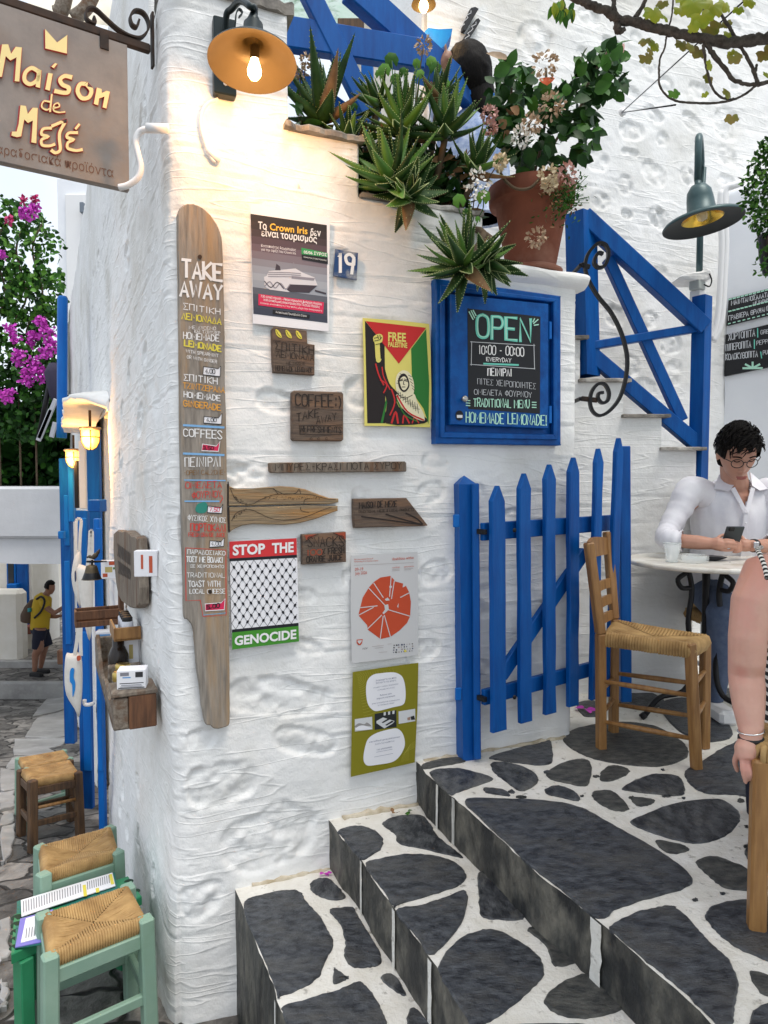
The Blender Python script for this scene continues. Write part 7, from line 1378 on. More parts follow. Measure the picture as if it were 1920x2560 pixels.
b_.tube([T_+Vector((0, 0, .06)), T_+Vector((.01, .03, .17))], [.058, .052], M_SKIN3, 14); Hw = T_+Vector((.01, .06, .27)); Mw = head_frame((.5, .8, -.1)); add_head(b_, Hw, Mw, M_SKIN3, 1, 30)
b_.tube([T_+Vector((.20, .0, .0)), T_+Vector((.26, .05, -.22)), T_+Vector((.24, .25, -.36))], [.055, .045, .03], M_SKIN3, 12)
wo = b_.build('person', origin=T_+Vector((0, 0, -.5)), label='bare armed woman in striped strappy top cut by the right edge, hand on her seat', cat='person'); remesh(wo, .0036, 5)
t = M_SKIN3.node_tree; bs = t.nodes['Principled BSDF']; tcn = t.nodes.new('ShaderNodeTexCoord'); src = bs.inputs['Base Color'].links[0].from_socket       # rubbed red elbow and shoulder
for pt, rad, cc, am in ((h_(1515, 1275, 1.75), .034, (.60, .13, .11, 1), .75), (h_(1560, 700, 1.78), .10, (.62, .27, .20, 1), .6), (h_(1548, 1730, 1.70), .05, (.60, .22, .18, 1), .5)):
    dn_ = t.nodes.new('ShaderNodeVectorMath'); dn_.operation = 'DISTANCE'; t.links.new(tcn.outputs['Object'], dn_.inputs[0]); dn_.inputs[1].default_value = pt-WM[wo.name].translation; mr_ = t.nodes.new('ShaderNodeMapRange'); mr_.interpolation_type = 'SMOOTHSTEP'; mr_.inputs[1].default_value = 0; mr_.inputs[2].default_value = rad; mr_.inputs[3].default_value = am; mr_.inputs[4].default_value = 0; t.links.new(dn_.outputs['Value'], mr_.inputs[0])
    mx = t.nodes.new('ShaderNodeMix'); mx.data_type = 'RGBA'; t.links.new(mr_.outputs[0], mx.inputs[0]); t.links.new(src, mx.inputs[6]); mx.inputs[7].default_value = cc; src = mx.outputs[2]
t.links.new(src, bs.inputs['Base Color'])
cl = MB(); loft(cl, [(T_+Vector((0, 0, -.07)), .188, .125), (T_+Vector((0, 0, -.18)), .168, .122), (T_+Vector((0, 0, -.28)), .160, .122), (T_+Vector((0, 0, -.40)), .185, .15)], M_BLACK, 40, cap=False); M_STRIPE = mat('striped_cloth', (.75, .73, .68), .8)
for i in range(14): z = -.075-.023*i; rx = .19-.03*min(1, i/8)+(.03*max(0, i-9)/5); loft(cl, [(T_+Vector((0, 0, z)), rx+.0025, rx*.70+.0025), (T_+Vector((0, 0, z-.010)), rx+.0025, rx*.70+.0025)], M_STRIPE, 40, cap=False)
cl.build('top', wo)
stp = MB(); q = crom([h_(1655, 780, 1.70), h_(1640, 715, 1.735), h_(1615, 655, 1.77), h_(1606, 632, 1.80), h_(1625, 625, 1.87)], 7, False)
for i in range(len(q)-1): stp.tube([q[i], q[i+1]], .0062, M_STRIPE if i % 2 else M_BLACK, 8, caps=False)
stp.build('shoulder_strap', wo)
sk = MB(); sk.tube([T_+Vector((-.1, .0, -.47)), T_+Vector((.12, .0, -.47))], .16, M_NAVY, 16)
for s in (-1, 1): sk.tube([T_+Vector((s*.1+.02, .02, -.48)), T_+Vector((s*.1+.15, .38, -.46)), T_+Vector((s*.1+.17, .42, -.85))], [.1, .08, .055], M_NAVY, 14)
remesh(sk.build('trousers', wo), .012, 4)
hh = MB(); add_hair(hh, Hw, Mw, mat('brown_hair', (.09, .05, .03), .45), lambda ph: .05 if math.sin(ph) > .5 else -.1, .02, 1, 40, 5); hh.build('hair', wo)
bl = MB(); bl.tube([WR+Vector((0, 0, .006)), WR+Vector((0, 0, -.004))], .0305, M_BLACK, 18); bl.build('hair_tie', wo); bl = MB(); ring = [WR+Vector((.029*math.cos(a_)*1.02, .029*math.sin(a_), .022+.004*math.cos(a_))) for a_ in [i*2*math.pi/20 for i in range(21)]]; bl.tube(ring, .0022, mat('silver', (.8, .8, .8), .2, metal=1), 6); bl.build('bracelet', wo)
# ---- woman on the upper terrace, seen from behind
du = 3.55; u_ = lambda x, y, d=du: atd(UZ((x, y)), d); Hu = u_(1440, 580, 3.5); Mu = head_frame((-.85, .25, -.12))
b_ = MB(); add_head(b_, Hu, Mu, M_SKIN2, .98, 30); TU = Hu+Vector((.03, .05, -.19))
b_.tube([TU+Vector((0, 0, -.03)), Hu+Vector((.02, .02, -.06))], [.06, .05], M_SKIN2, 12); loft(b_, [(TU, .08, .07), (TU+Vector((0, 0, -.05)), .16, .09), (TU+Vector((0, 0, -.2)), .16, .11), (TU+Vector((.02, 0, -.5)), .15, .12)], M_SKIN2, 20)
hd = u_(1262, 470, 3.36); b_.tube([TU+Vector((-.15, -.02, -.06)), u_(1190, 700, 3.42), u_(1215, 600, 3.38), u_(1235, 510, 3.36), hd], [.05, .045, .036, .026, .028], M_SKIN2, 12); b_.tube([hd-Vector((0, 0, .015)), u_(1275, 440, 3.36)], [.028, .024], M_SKIN2, 10)
for pts, r in ((((1265, 440), (1258, 395), (1257, 355)), .009), (((1285, 440), (1298, 425), (1290, 455)), .009), (((1278, 432), (1292, 412), (1286, 440)), .009), (((1288, 455), (1300, 450), (1290, 475)), .008), (((1250, 470), (1240, 440), (1250, 425)), .0095)): finger(b_, [u_(x, y, 3.35) for x, y in pts], r, M_SKIN2)
wu = b_.build('person', origin=TU+Vector((0, 0, -.6)), label='dark haired woman in pale blue shirt above the railing with one finger raised', cat='person'); remesh(wu, .006, 3)
hh = MB(); add_hair(hh, Hu, Mu, M_HAIRK, lambda ph: .06 if math.sin(ph) > .62 else -.12, .02, 1, 50, 6)
loft(hh, [(Hu+Vector((.03, .02, .03)), .088, .085), (Hu+Vector((.04, .03, -.06)), .09, .085), (Hu+Vector((.05, .02, -.13)), .088, .075), (Hu+Vector((.075, .0, -.20)), .06, .05), (Hu+Vector((.095, -.01, -.25)), .03, .03)], M_HAIRK, 24, noise=.012, seed=3); hh.build('hair', wu)
cl = MB(); loft(cl, [(TU+Vector((0, 0, .02)), .075, .07), (TU+Vector((0, 0, -.01)), .10, .085), (TU+Vector((0, 0, -.05)), .18, .105), (TU+Vector((0, 0, -.2)), .18, .125), (TU+Vector((.02, 0, -.5)), .17, .13)], M_CHECK, 30, noise=.01, seed=7); cl.tube([TU+Vector((-.14, -.02, -.06)), u_(1200, 720, 3.44)], [.07, .055], M_CHECK, 14); cl.build('shirt', wu)
# ---- man with a bag down the alley
ds = 13.1; s_ = lambda x, y, d=ds: atd(MZ((x, y)), d); b_ = MB(); Hs_ = s_(730, 520); Ms = head_frame((1, -.25, -.12)); add_head(b_, Hs_, Ms, M_SKIN2, 1.06, 26)
b_.tube([s_(660, 640), s_(705, 575)], [.07, .058], M_SKIN2, 12); b_.tube([s_(620, 660), s_(590, 850), s_(580, 1080)], [.12, .15, .15], M_SKIN2, 14)
for d, path in ((ds-.16, ((640, 720), (690, 820), (790, 890), (870, 840), (935, 790))), (ds+.16, ((640, 720), (680, 850), (740, 935), (820, 940), (890, 925)))): b_.tube([s_(*p, d) for p in path], [.06, .055, .05, .042, .03], M_SKIN2, 10)
for (hx, hy, d) in ((935, 790, ds-.16), (890, 925, ds+.16)):
    for k in range(5): finger(b_, [s_(hx-6, hy, d)+Vector((0, (k-2)*.018, 0)), s_(hx+30, hy-6+k*3, d)+Vector((0, (k-2)*.02, 0)), s_(hx+58-abs(k-2)*8, hy+4, d)+Vector((0, (k-2)*.018, 0))], .010, M_SKIN2)
for d, path in ((ds-.12, ((590, 1100), (560, 1420), (515, 1500), (505, 1740))), (ds+.12, ((610, 1100), (640, 1380), (625, 1480), (590, 1690)))): b_.tube([s_(*p, d) for p in path], [.105, .09, .066, .042], M_SKIN2, 12)
sm = b_.build('person', origin=s_(560, 1790), label='man in yellow shirt and dark shorts standing far down the alley', cat='person'); remesh(sm, .014, 3)
cl = MB(); cl.tube([s_(650, 610), s_(630, 660), s_(600, 840), s_(585, 1000), s_(580, 1125)], [.08, .155, .18, .17, .17], M_YTEE, 18)
for d in (ds-.16, ds+.16): cl.tube([s_(630, 690, d*.5+ds*.5), s_(650, 740, d), s_(690, 800, d)], [.09, .085, .075], M_YTEE, 12)
remesh(cl.build('shirt', sm), .016, 4); cl = MB(); cl.tube([s_(580, 1070), s_(585, 1170)], [.165, .165], M_NAVY, 16)
for d, path in ((ds-.11, ((585, 1120), (560, 1300), (550, 1410))), (ds+.11, ((600, 1120), (660, 1290), (690, 1370)))): cl.tube([s_(*p, d) for p in path], [.125, .115, .105], M_NAVY, 14)
remesh(cl.build('shorts', sm), .016, 4); cl = MB()
for d, (x, y) in ((ds-.12, (530, 1790)), (ds+.12, (630, 1740))): cl.box(s_(x, y, d), (.26, .10, .09), M_BLACK, Matrix.Rotation(-.2, 4, 'Z'), .03); cl.build('shoe', sm); cl = MB()
hh = MB(); add_hair(hh, Hs_, Ms, M_HAIRK, lambda ph: .06 if math.sin(ph) > .3 else -.03, .012, 1.06, 30, 8); hh.build('hair', sm)
bp = thing('backpack', s_(400, 1000), 'brown fabric backpack hanging on the back of the man in yellow', 'backpack'); mb = MB(); mb.tube([s_(500, 700), s_(450, 820), s_(420, 930), s_(405, 1020)], [.06, .12, .15, .13], mat('brown_fabric', (.10, .065, .045), .9), 14); remesh(mb.build('bag', bp), .016, 4); mb = MB(); mb.tube(crom([s_(530, 690, ds-.2), s_(600, 650, ds-.2), s_(650, 720, ds-.24), s_(600, 860, ds-.22), s_(500, 960, ds-.2)], 4, False), .02, M_BLACK, 8); mb.build('strap', bp); mb = MB(); mb.tube([s_(430, 870, ds-.14), s_(430, 820, ds-.14)], .035, mat('turquoise', (.03, .30, .32), .5), 10); mb.build('bottle', bp)
# ================================================================ ALLEY SIDE
def hit_h(p, h):
    r = ray(*p); lo, hi = .5, 15.0
    for _ in range(45):
        mid = (lo+hi)/2; q = CAM+r*(mid/r.y)
        if q.z > street_z(q.y)+h: lo = mid
        else: hi = mid
    return CAM+r*(lo/r.y)
RL = LW.mat().to_3x3()
def lw(z, p, off): return LW.pt(*LW.uv(z(p), off), off)
# ---- rush stools
def stool(lab, px, hgt, mw, m_alt=None, lw_=.048, skew=None):
    T = [hit_h(G5(p), hgt) for p in px]; T[3] = T[2]+(T[1]-T[0]) if len(T) < 4 else T[3]; c = sum(T, Vector())/4; t = thing('rush_stool', (c.x, c.y, street_z(c.y)), lab, 'stool', 'rush stools along the alley wall'); dx = (T[1]-T[0]); dx.z = 0
    F_ = []
    for i, p in enumerate(T):
        s = (p-c); s.z = 0; f = Vector((p.x, p.y, street_z(p.y)))+s*.06; F_.append(f); mb = MB(); mb.bar(f, p+Vector((0, 0, .012)), lw_, lw_, m_alt if (m_alt and i == 3) else mw, dx.normalized(), .006); mb.build('leg', t)
    for i in range(4):
        j = (i+1) % 4
        for k, hh in enumerate((.86, .40)):
            a_, b_ = F_[i].lerp(T[i], hh), F_[j].lerp(T[j], hh); mb = MB(); mb.bar(a_, b_, .022, .05 if k == 0 else .036, mw, (0, 0, 1), .004); mb.build('apron' if k == 0 else 'rung', t)
    if mw is M_STOOLB:
        for i in (0, 2): a_, b_ = F_[i].lerp(T[i], .62), F_[(i+1) % 4].lerp(T[(i+1) % 4], .62); mb = MB(); mb.tube([a_, b_], .011, M_CHAIRW, 8); mb.build('rung', t)
    q = [p.lerp(c, .05)+Vector((0, 0, .008)) for p in T]; rush(q, .045, 34, .02).build('seat', t); return t
stool('nearest sage green stool with woven rush seat at the bottom left corner', [(395, 1690), (1150, 1395), (1010, 1140), (345, 1365)], .44, M_GREEN)
stool('second sage green rush stool behind the green table with the menu', [(345, 1040), (925, 862), (868, 672), (322, 822)], .44, M_GREEN)
stool('worn brown rush stool standing farther down beside the blue doors', [(256, 300), (612, 232), (545, 140), (170, 215)], .44, M_STOOLB, lw_=.05)
stool('farthest green legged rush stool tucked behind the brown one', [(205, 205), (548, 120), (500, 60), (150, 120)], .42, M_GREEN, lw_=.045)
# ---- green low table with menu
TB = [hit_h(G5(p), .37) for p in ((88, 1660), (1120, 1200), (1010, 1040), (108, 1345))]; c = sum(TB, Vector())/4; tb = thing('low_table', (c.x, c.y, street_z(c.y)), 'low bright green slatted table carrying an open menu between two stools', 'table')
mb = MB(); mb.prism([p-Vector((0, 0, .035)) for p in TB], (0, 0, .035), M_GREEN2, bev=.004); mb.build('tabletop', tb)
for i, p in enumerate(TB):
    q = p.lerp(c, .16); mb = MB(); mb.bar(Vector((q.x, q.y, street_z(q.y))), q-Vector((0, 0, .036)), .06, .045, M_GREEN2, (TB[1]-TB[0]).normalized()); mb.build('leg', tb)
    j = (i+1) % 4; r_ = TB[j].lerp(c, .16); mb = MB(); mb.bar(q-Vector((0, 0, .12)), r_-Vector((0, 0, .12)), .016, .17, M_GREEN2, (0, 0, 1)); mb.build('apron', tb)
ends = ((TB[0], TB[3]), (TB[1], TB[2]))
for a_, b_ in ends:
    for k in range(5 if a_ is TB[0] else 2): t = (k+.5)/(5 if a_ is TB[0] else 2); p = a_.lerp(b_, t).lerp(c, .05)+Vector((0, 0, .0006)); mb = MB(); mb.lathe(p, [(0, .0004), (.017, .0006), (.019, 0)], flat('hole_dark', (.004, .03, .012)), 16); mb.build('cup_hole', tb)
mz = lambda p, up: (lambda q: q+Vector((0, 0, up)))(hit_h(G5(p), .372))
menu = thing('menu', mz((500, 1280), 0), 'open white menu sheets with green and violet edges on the green table', 'menu')
def msheet(nm, pts, m, up, th=.003): mb = MB(); mb.prism([mz(p, up) for p in pts], (0, 0, th), m); mb.build(nm, menu)
msheet('cover', [(135, 1250), (905, 1020), (935, 1170), (330, 1590), (118, 1620)], mat('teal_cover', (.02, .16, .13), .5), .001); msheet('cover_flap', [(160, 1395), (420, 1320), (420, 1560), (120, 1622)], mat('violet_cover', (.20, .18, .55), .5), .0045); msheet('page', [(165, 1255), (888, 1035), (912, 1140), (420, 1300), (170, 1385)], M_PAPER, .008); msheet('page', [(205, 1400), (420, 1340), (400, 1530), (165, 1592)], M_PAPER, .008)
mb = MB()
def mline(a_, b_, wd, m=M_GREY):
    A, B = mz(a_, .0118), mz(b_, .0118); n = Vector((-(B-A).y, (B-A).x, 0)).normalized()*wd/2; mb.add([A-n, B-n, B+n, A+n], [(0, 1, 2, 3)], m)
MT = flat('menu_text', (.22, .22, .25))
for i in range(23): x = 185+i*20.5; y = 1250-i*6.2; mline((x, y+14), (x+3, y+105-i*1.2), .003, MT)
for i in range(11): x = 690+i*17; y = 1110-i*5.2; mline((x, y), (x+4, y+62), .003, MT)
for a_, b_ in (((665, 1135), (675, 1225)), ((872, 1050), (890, 1130)), ((768, 1160), (773, 1195))): mline(a_, b_, .012, M_YEL)
for i in range(6): mline((205+i*22, 1560-i*6), (212+i*22, 1480-i*6), .003, MT)
mb.build('print', menu)
# ---- long wooden shelf box on the wall
sb_ = thing('shelf_box', lw(G4, (1050, 1850), .0), 'rough wooden shelf box on the alley wall holding jars and gift boxes', 'shelf'); PR = .175
uA, vT = LW.uv(G4((890, 1715)), PR); _, vB = LW.uv(G4((915, 2055)), PR); uB = uA-1.02; vT2 = vT
M_RED_W = mat('reddish_wood', (.19, .085, .04), .7, (.085, .04, .022), 4, (14, 14, 1.5), bump=.5, bscale=6, bdist=.004)
def lwbox(mb, u0, u1, v0, v1, o0, o1, m, bev=.004): mb.box(LW.pt((u0+u1)/2, (v0+v1)/2, (o0+o1)/2), (abs(u1-u0), abs(v1-v0), abs(o1-o0)), m, RL, bev); return mb
lwbox(MB(), uB, uA+.01, vB, vB+.02, .02, PR, M_OLDWG).build('bottom', sb_); lwbox(MB(), uB, uA, vB+.02, vT2-.03, .02, .035, M_OLDWG).build('back', sb_)
mb = MB(); lwbox(mb, uA-.02, uA+.02, vB, vT, .02, PR-.055, M_RED_W); lwbox(mb, uA-.02, uA+.016, vB+.004, vT-.006, PR-.053, PR, M_OLDWG); mb.build('end_panel', sb_)
lwbox(MB(), uA-.14, uA+.022, vT, vT+.018, .015, PR+.005, M_OLDWG).build('lid', sb_)
rr = random.Random(77); mb = MB(); n = 14
top = [LW.pt(uA-.03-(uA-.03-uB)*i/n, vT-.05-.05*math.sin(i*.9)*rr.random()-(.02 if 4 < i < 9 else 0)+(.06 if i > 11 else 0), PR) for i in range(n+1)]; mb.prism([LW.pt(uB, vB, PR), LW.pt(uA-.03, vB, PR)][::1]+top, -LW.n*.018, M_OLDWG, bev=.004); mb.build('front_board', sb_)
lwbox(MB(), uA-.50, uA-.46, vB, vT, .02, PR-.02, M_OLDWG).build('divider', sb_); lwbox(MB(), uB-.01, uB+.02, vB, vT+.02, .02, PR, M_OLDWG).build('end_panel', sb_)
def gbox(lab, u, v, o, size, yaw, faces, cat='gift box', grp='gift boxes on the alley wall'):
    t = thing('gift_box', LW.pt(u, v, o), lab, cat, grp); R = (LW.mat()@Matrix.Rotation(yaw, 4, 'Y')).to_3x3(); c = LW.pt(u, v+size[1]/2, o); mb = MB(); mb.box(c, size, M_PAPER, R, .002); mb.build('carton', t); mb = MB()
    for (ax, sg), shapes in faces.items():
        for (x0, y0, x1, y1, m) in shapes:
            q = []
            for x, y in ((x0, y0), (x1, y0), (x1, y1), (x0, y1)):
                hx, hy = (x-.5), (y-.5)
                q.append(c+R@(Vector((sg*(size[0]/2+.0008), hy*size[1], hx*size[2])) if ax == 'x' else Vector((hx*size[0], hy*size[1], sg*(size[2]/2+.0008)))))
            mb.add(q, [(0, 1, 2, 3)], m)
    if mb.f: mb.build('print', t)
    return t
SKY_, HIL, DKP, REDB, GLD = flat('print_sky', (.10, .30, .62)), flat('print_hill', (.30, .27, .20)), flat('print_dark', (.03, .03, .035)), flat('print_orange', (.50, .09, .04)), flat('print_gold', (.5, .40, .15))
# faces: 'z',+1 looks out of the wall (left), 'x',+1 looks towards the camera along the wall
u0, v0 = LW.uv(G4((1010, 1720)), .10)
gbox('white gift box with town picture on the near end of the shelf box', uA-.045, vT+.019, .098, (.075, .072, .105), -.25, {('x', 1): [(.05, .05, .95, .10, DKP), (.08, .30, .9, .34, DKP), (.15, .20, .85, .235, MT), (.12, .13, .88, .16, MT), (.1, .62, .36, .9, DKP), (.52, .6, .8, .66, SKY_), (.58, .72, .88, .90, MT)], ('z', 1): [(.08, .3, .92, .85, SKY_), (.08, .3, .92, .55, HIL), (.15, .12, .85, .22, MT)]})
p = LW.uv(G4((1150, 655)), .05); gbox('small white box with black town print to the right of the weathered plaque', p[0], p[1]-.05, .045, (.045, .098, .085), -.35, {('x', 1): [(.2, .15, .35, .8, REDB), (.6, .3, .7, .85, REDB)], ('z', 1): [(.1, .5, .9, .85, DKP), (.05, .1, .95, .38, REDB)]})
p = LW.uv(G4((862, 705)), .05); gbox('white box printed with red roses to the left of the weathered plaque', p[0], p[1]-.055, .05, (.04, .11, .09), -.1, {('x', 1): [(.1, .75, .5, .95, REDB), (.6, .1, .9, .3, REDB), (.3, .35, .75, .65, GLD), (.1, .5, .25, .62, flat('print_leaf', (.05, .2, .06)))]})
p = LW.uv(G4((815, 1340)), .13); gbox('orange edged box with sea picture at the far end of the shelf box', p[0]+.02, p[1], .12, (.07, .105, .085), -.3, {('x', 1): [(.05, .02, .95, .26, REDB), (.12, .3, .88, .88, SKY_), (.12, .3, .88, .55, PHW)], ('z', 1): [(.02, 0, .98, 1, REDB)]})
p = LW.uv(G4((1025, 1455)), .05); gbox('slim white box with golden swirl above the shelf box', p[0], p[1], .05, (.04, .12, .085), -.2, {('x', 1): [(.3, .25, .5, .8, GLD)], ('z', 1): [(.05, .05, .95, .5, HIL), (.05, .5, .95, .9, SKY_)]})
def jar(lab, c, r, hgt, m, lid, nm='jar', grp='jars on the alley shelves'):
    t = thing(nm, c, lab, nm, grp); mb = MB(); mb.lathe(c, [(0, 0), (r*.95, 0), (r, .006), (r, hgt*.72), (r*.8, hgt*.8), (r*.8, hgt*.82)], m, 18); mb.build('body', t); mb = MB(); mb.lathe(c, [(r*.86, hgt*.78), (r*.88, hgt*.8), (r*.88, hgt*.97), (r*.8, hgt), (0, hgt)], lid, 18); mb.build('lid', t)
M_GOLDL = mat('gold_lid', (.55, .40, .12), .3, metal=1); M_JARD = mat('dark_preserve', (.02, .012, .008), .2); M_JARW = mat('white_jar', (.6, .62, .68), .25); M_JARG = mat('olive_preserve', (.12, .11, .02), .15)
for i, (du_, o, lab) in enumerate(((-.30, .09, 'front gold lidded preserve jar inside the shelf box'), (-.42, .10, 'rear gold lidded preserve jar inside the shelf box'), (-.19, .13, 'gold lidded dark jar half hidden behind the town picture box'))): jar(lab, LW.pt(uA+du_, vB+.02, o), .036, .125 if i < 2 else .15, M_JARG if i < 2 else M_JARD, M_GOLDL)
t = thing('bottle', LW.pt(uA-.62, vB+.02, .10), 'dark round shouldered bottle standing in the shelf box', 'bottle'); mb = MB(); mb.lathe(LW.pt(uA-.62, vB+.02, .10), [(0, 0), (.042, 0), (.045, .01), (.045, .12), (.03, .155), (.026, .16), (.026, .21), (.022, .215), (0, .215)], M_JARD, 18); mb.build('body', t)
# small upper tray with dark lidded jars and the little crate
p0 = LW.uv(G4((965, 1262)), .09); tray = thing('jar_tray', LW.pt(p0[0], p0[1], .05), 'short wooden tray of dark lidded white jars above the shelf box', 'tray'); mb = MB(); lwbox(mb, p0[0]-.20, p0[0]+.03, p0[1], p0[1]+.014, .012, .125, M_CHAIRW); lwbox(mb, p0[0]+.018, p0[0]+.03, p0[1], p0[1]+.06, .012, .125, M_CHAIRW); lwbox(mb, p0[0]-.20, p0[0]+.03, p0[1], p0[1]+.06, .115, .127, M_CHAIRW); mb.build('tray', tray)
for i in range(4): jar(('nearest', 'second', 'third', 'farthest')[i]+' dark lidded white jar in the short wooden tray', LW.pt(p0[0]-.012-.052*i, p0[1]+.0145, .066), .026, .085, M_JARW, M_BLACK)
p1 = LW.uv(G4((755, 1140)), .16); cr_ = thing('hanging_crate', LW.pt(p1[0], p1[1], .1), 'small slatted wooden crate jutting out under the brass bell', 'crate'); 
for (a0, a1, b0, b1, c0, c1) in ((-.06, .06, 0, .012, .03, .26), (.05, .062, 0, .03, .03, .26), (.05, .062, .04, .085, .03, .26), (-.062, -.05, 0, .085, .03, .26), (-.06, .06, .0, .08, .25, .262), (-.02, .05, -.02, .17, .02, .045)): mb = MB(); lwbox(mb, p1[0]+a0, p1[0]+a1, p1[1]+b0, p1[1]+b1, c0, c1, M_RED_W); mb.build('slat', cr_)
# ---- weathered plaque with burnt marks
a = Art(LW, G4((1000, 700)), 'weathered_plaque', 'thick weathered driftwood plaque with burnt lettering on the alley wall', 'plaque', .03, None, G4); a.solid('board', [(897, 420), (960, 405), (1000, 400), (1040, 440), (1085, 462), (1092, 700), (1100, 980), (1042, 1012), (990, 985), (935, 915), (905, 700)], M_OLDWG, .012, .05, sm=2, bev=.006)
for i in range(9): a.stroke(L_, [(930+i*12, 505+i*9), (936+i*11, 560+i*9), (930+i*12, 600+i*9)], 6, M_BURN, 3)
for i in range(9): a.stroke(L_, [(935+i*11, 640+i*8), (942+i*11, 700+i*6), (935+i*11, 735+i*6)], 6, M_BURN, 3)
a.done()
# ---- bell with bird
bcp = atd(G4((725, 785)), 3.05); bell = thing('bell', bcp, 'old brass bell topped by a small bird on an iron arm', 'bell'); kb_ = .3165*3.05/F; M_BELL = mat('aged_brass', (.13, .10, .06), .5, (.07, .055, .04), 20, metal=.7)
mb = MB(); mb.lathe(bcp, [(78*kb_, 0), (70*kb_, 8*kb_), (56*kb_, 45*kb_), (46*kb_, 85*kb_), (40*kb_, 108*kb_), (20*kb_, 116*kb_), (0, 118*kb_)], M_BELL, 26); mb.lathe(bcp, [(74*kb_, 2*kb_), (44*kb_, 80*kb_), (0, 100*kb_)], M_IRON, 20); mb.build('bell_body', bell)
mb = MB(); pz = lambda x, y: atd(G4((x, y)), 3.05); mb.tube(crom([pz(688, 612), pz(705, 605), pz(735, 610), pz(760, 590), pz(778, 565), pz(786, 548)], 4, False), [8*kb_]*4+[13*kb_]*4+[20*kb_]*5+[14*kb_]*4+[7*kb_]*4, M_BELL, 8); mb.build('bird', bell)
mb = MB(); w_p = lw(G4, (870, 642), .0); mb.tube([pz(685, 645), pz(740, 645), w_p], .005, M_IRON, 6); mb.tube([pz(727, 630), pz(727, 672)], .005, M_IRON, 6); mb.build('arm', bell)
# ---- plaster hood, lanterns, drainpipe
hood = thing('door_hood', LW.pt(-3.2, 2.1, 0), 'small ragged edged white plaster hood over the blue shop doors', 'hood'); rr = random.Random(9); n = 26; rows = []
for i in range(n+1):
    t = i/n; u = -2.45-1.95*t; pr = .02+.25*min(1, (t*4.5))**.5*(1-.1*t)+rr.uniform(-.012, .012); vt = 2.25-.13*t-.10*(1-min(1, t*6))**2+rr.uniform(-.008, .008); rows.append((LW.pt(u, vt+.02, .0), LW.pt(u, vt, pr*.6), LW.pt(u, vt-.02, pr), LW.pt(u, vt-.055, pr-.005), LW.pt(u, vt-.06, pr*.55), LW.pt(u, vt-.075, .0)))
vs = [q for r_ in rows for q in r_]; mb = MB(); mb.add(vs, [(i*6+k, i*6+k+1, i*6+7+k, i*6+6+k) for i in range(n) for k in range(5)], M_PLASTER, True); mb.add(rows[0], [(0, 1, 2, 3, 4, 5)], M_PLASTER); mb.add(rows[-1], [(5, 4, 3, 2, 1, 0)], M_PLASTER); mb.build('slab', hood)
M_AMB = mat('lit_amber_glass', (1, .6, .2), .3, emit=(1, .36, .04), estr=2.4)
def lantern(lab, px, d, wpx):
    c = atd(LZ(px), d); k_ = LZ.a[2]*d/F; r_ = wpx*k_; t = thing('lantern', c, lab, 'lantern', 'amber lanterns under the plaster hood'); mb = MB(); mb.lathe(c, [(0, .02), (r_*1.15, .012), (r_*1.3, 0), (r_*1.0, -.012)], M_OLDWG, 20); mb.build('cap', t)
    mb = MB(); mb.lathe(c, [(r_, -.012), (r_, -r_*.9), (r_*.92, -r_*1.5), (r_*.62, -r_*2.1), (r_*.25, -r_*2.35), (0, -r_*2.4)], M_AMB, 20); mb.build('glass', t); mb = MB()
    for q in range(4): a_ = q*math.pi/2+.4; mb.tube([c+Vector((r_*1.02*s*math.cos(a_), r_*1.02*s*math.sin(a_), z*r_)) for s, z in ((1, -.1), (1, -.9), (.94, -1.5), (.64, -2.12), (.2, -2.42))], .004, M_RUST, 5)
    mb.tube([c+Vector((r_*1.03*math.cos(x*.5236), r_*1.03*math.sin(x*.5236), -r_*.95)) for x in range(13)], .004, M_RUST, 5); mb.build('cage', t)
    mb = MB(); mb.tube([c+Vector((0, 0, .01)), c+LW.n*-.0+Vector((0, 0, .13))], .010, M_RUST, 6); mb.build('bracket', t)
    l = bpy.data.lights.new('lantern_light', 'POINT'); l.energy = 13; l.color = (1, .50, .13); l.shadow_soft_size = .05; o = bpy.data.objects.new('lantern_light', l); COL.objects.link(o); o.parent = t; o.location = (0, -r_*1.3-.03, -r_*1.6)
lantern('nearer and larger amber caged lantern under the plaster hood', (770, 815), 4.85, 132); lantern('farther amber caged lantern low under the plaster hood', (515, 1145), 5.9, 112)
pt_ = Z4((540, 900)); dpp = 6.3; mb = MB(); A = atd(pt_, dpp); mb.tube([A, A-Vector((0, 0, .02)), atd(LZ((338, 700)), dpp), atd(LZ((330, 950)), dpp)], [.03, .044, .044, .044], M_BLUE2, 14); mb.build('drainpipe', origin=A, label='bright blue drainpipe on the alley wall beside the bougainvillea', cat='pipe')
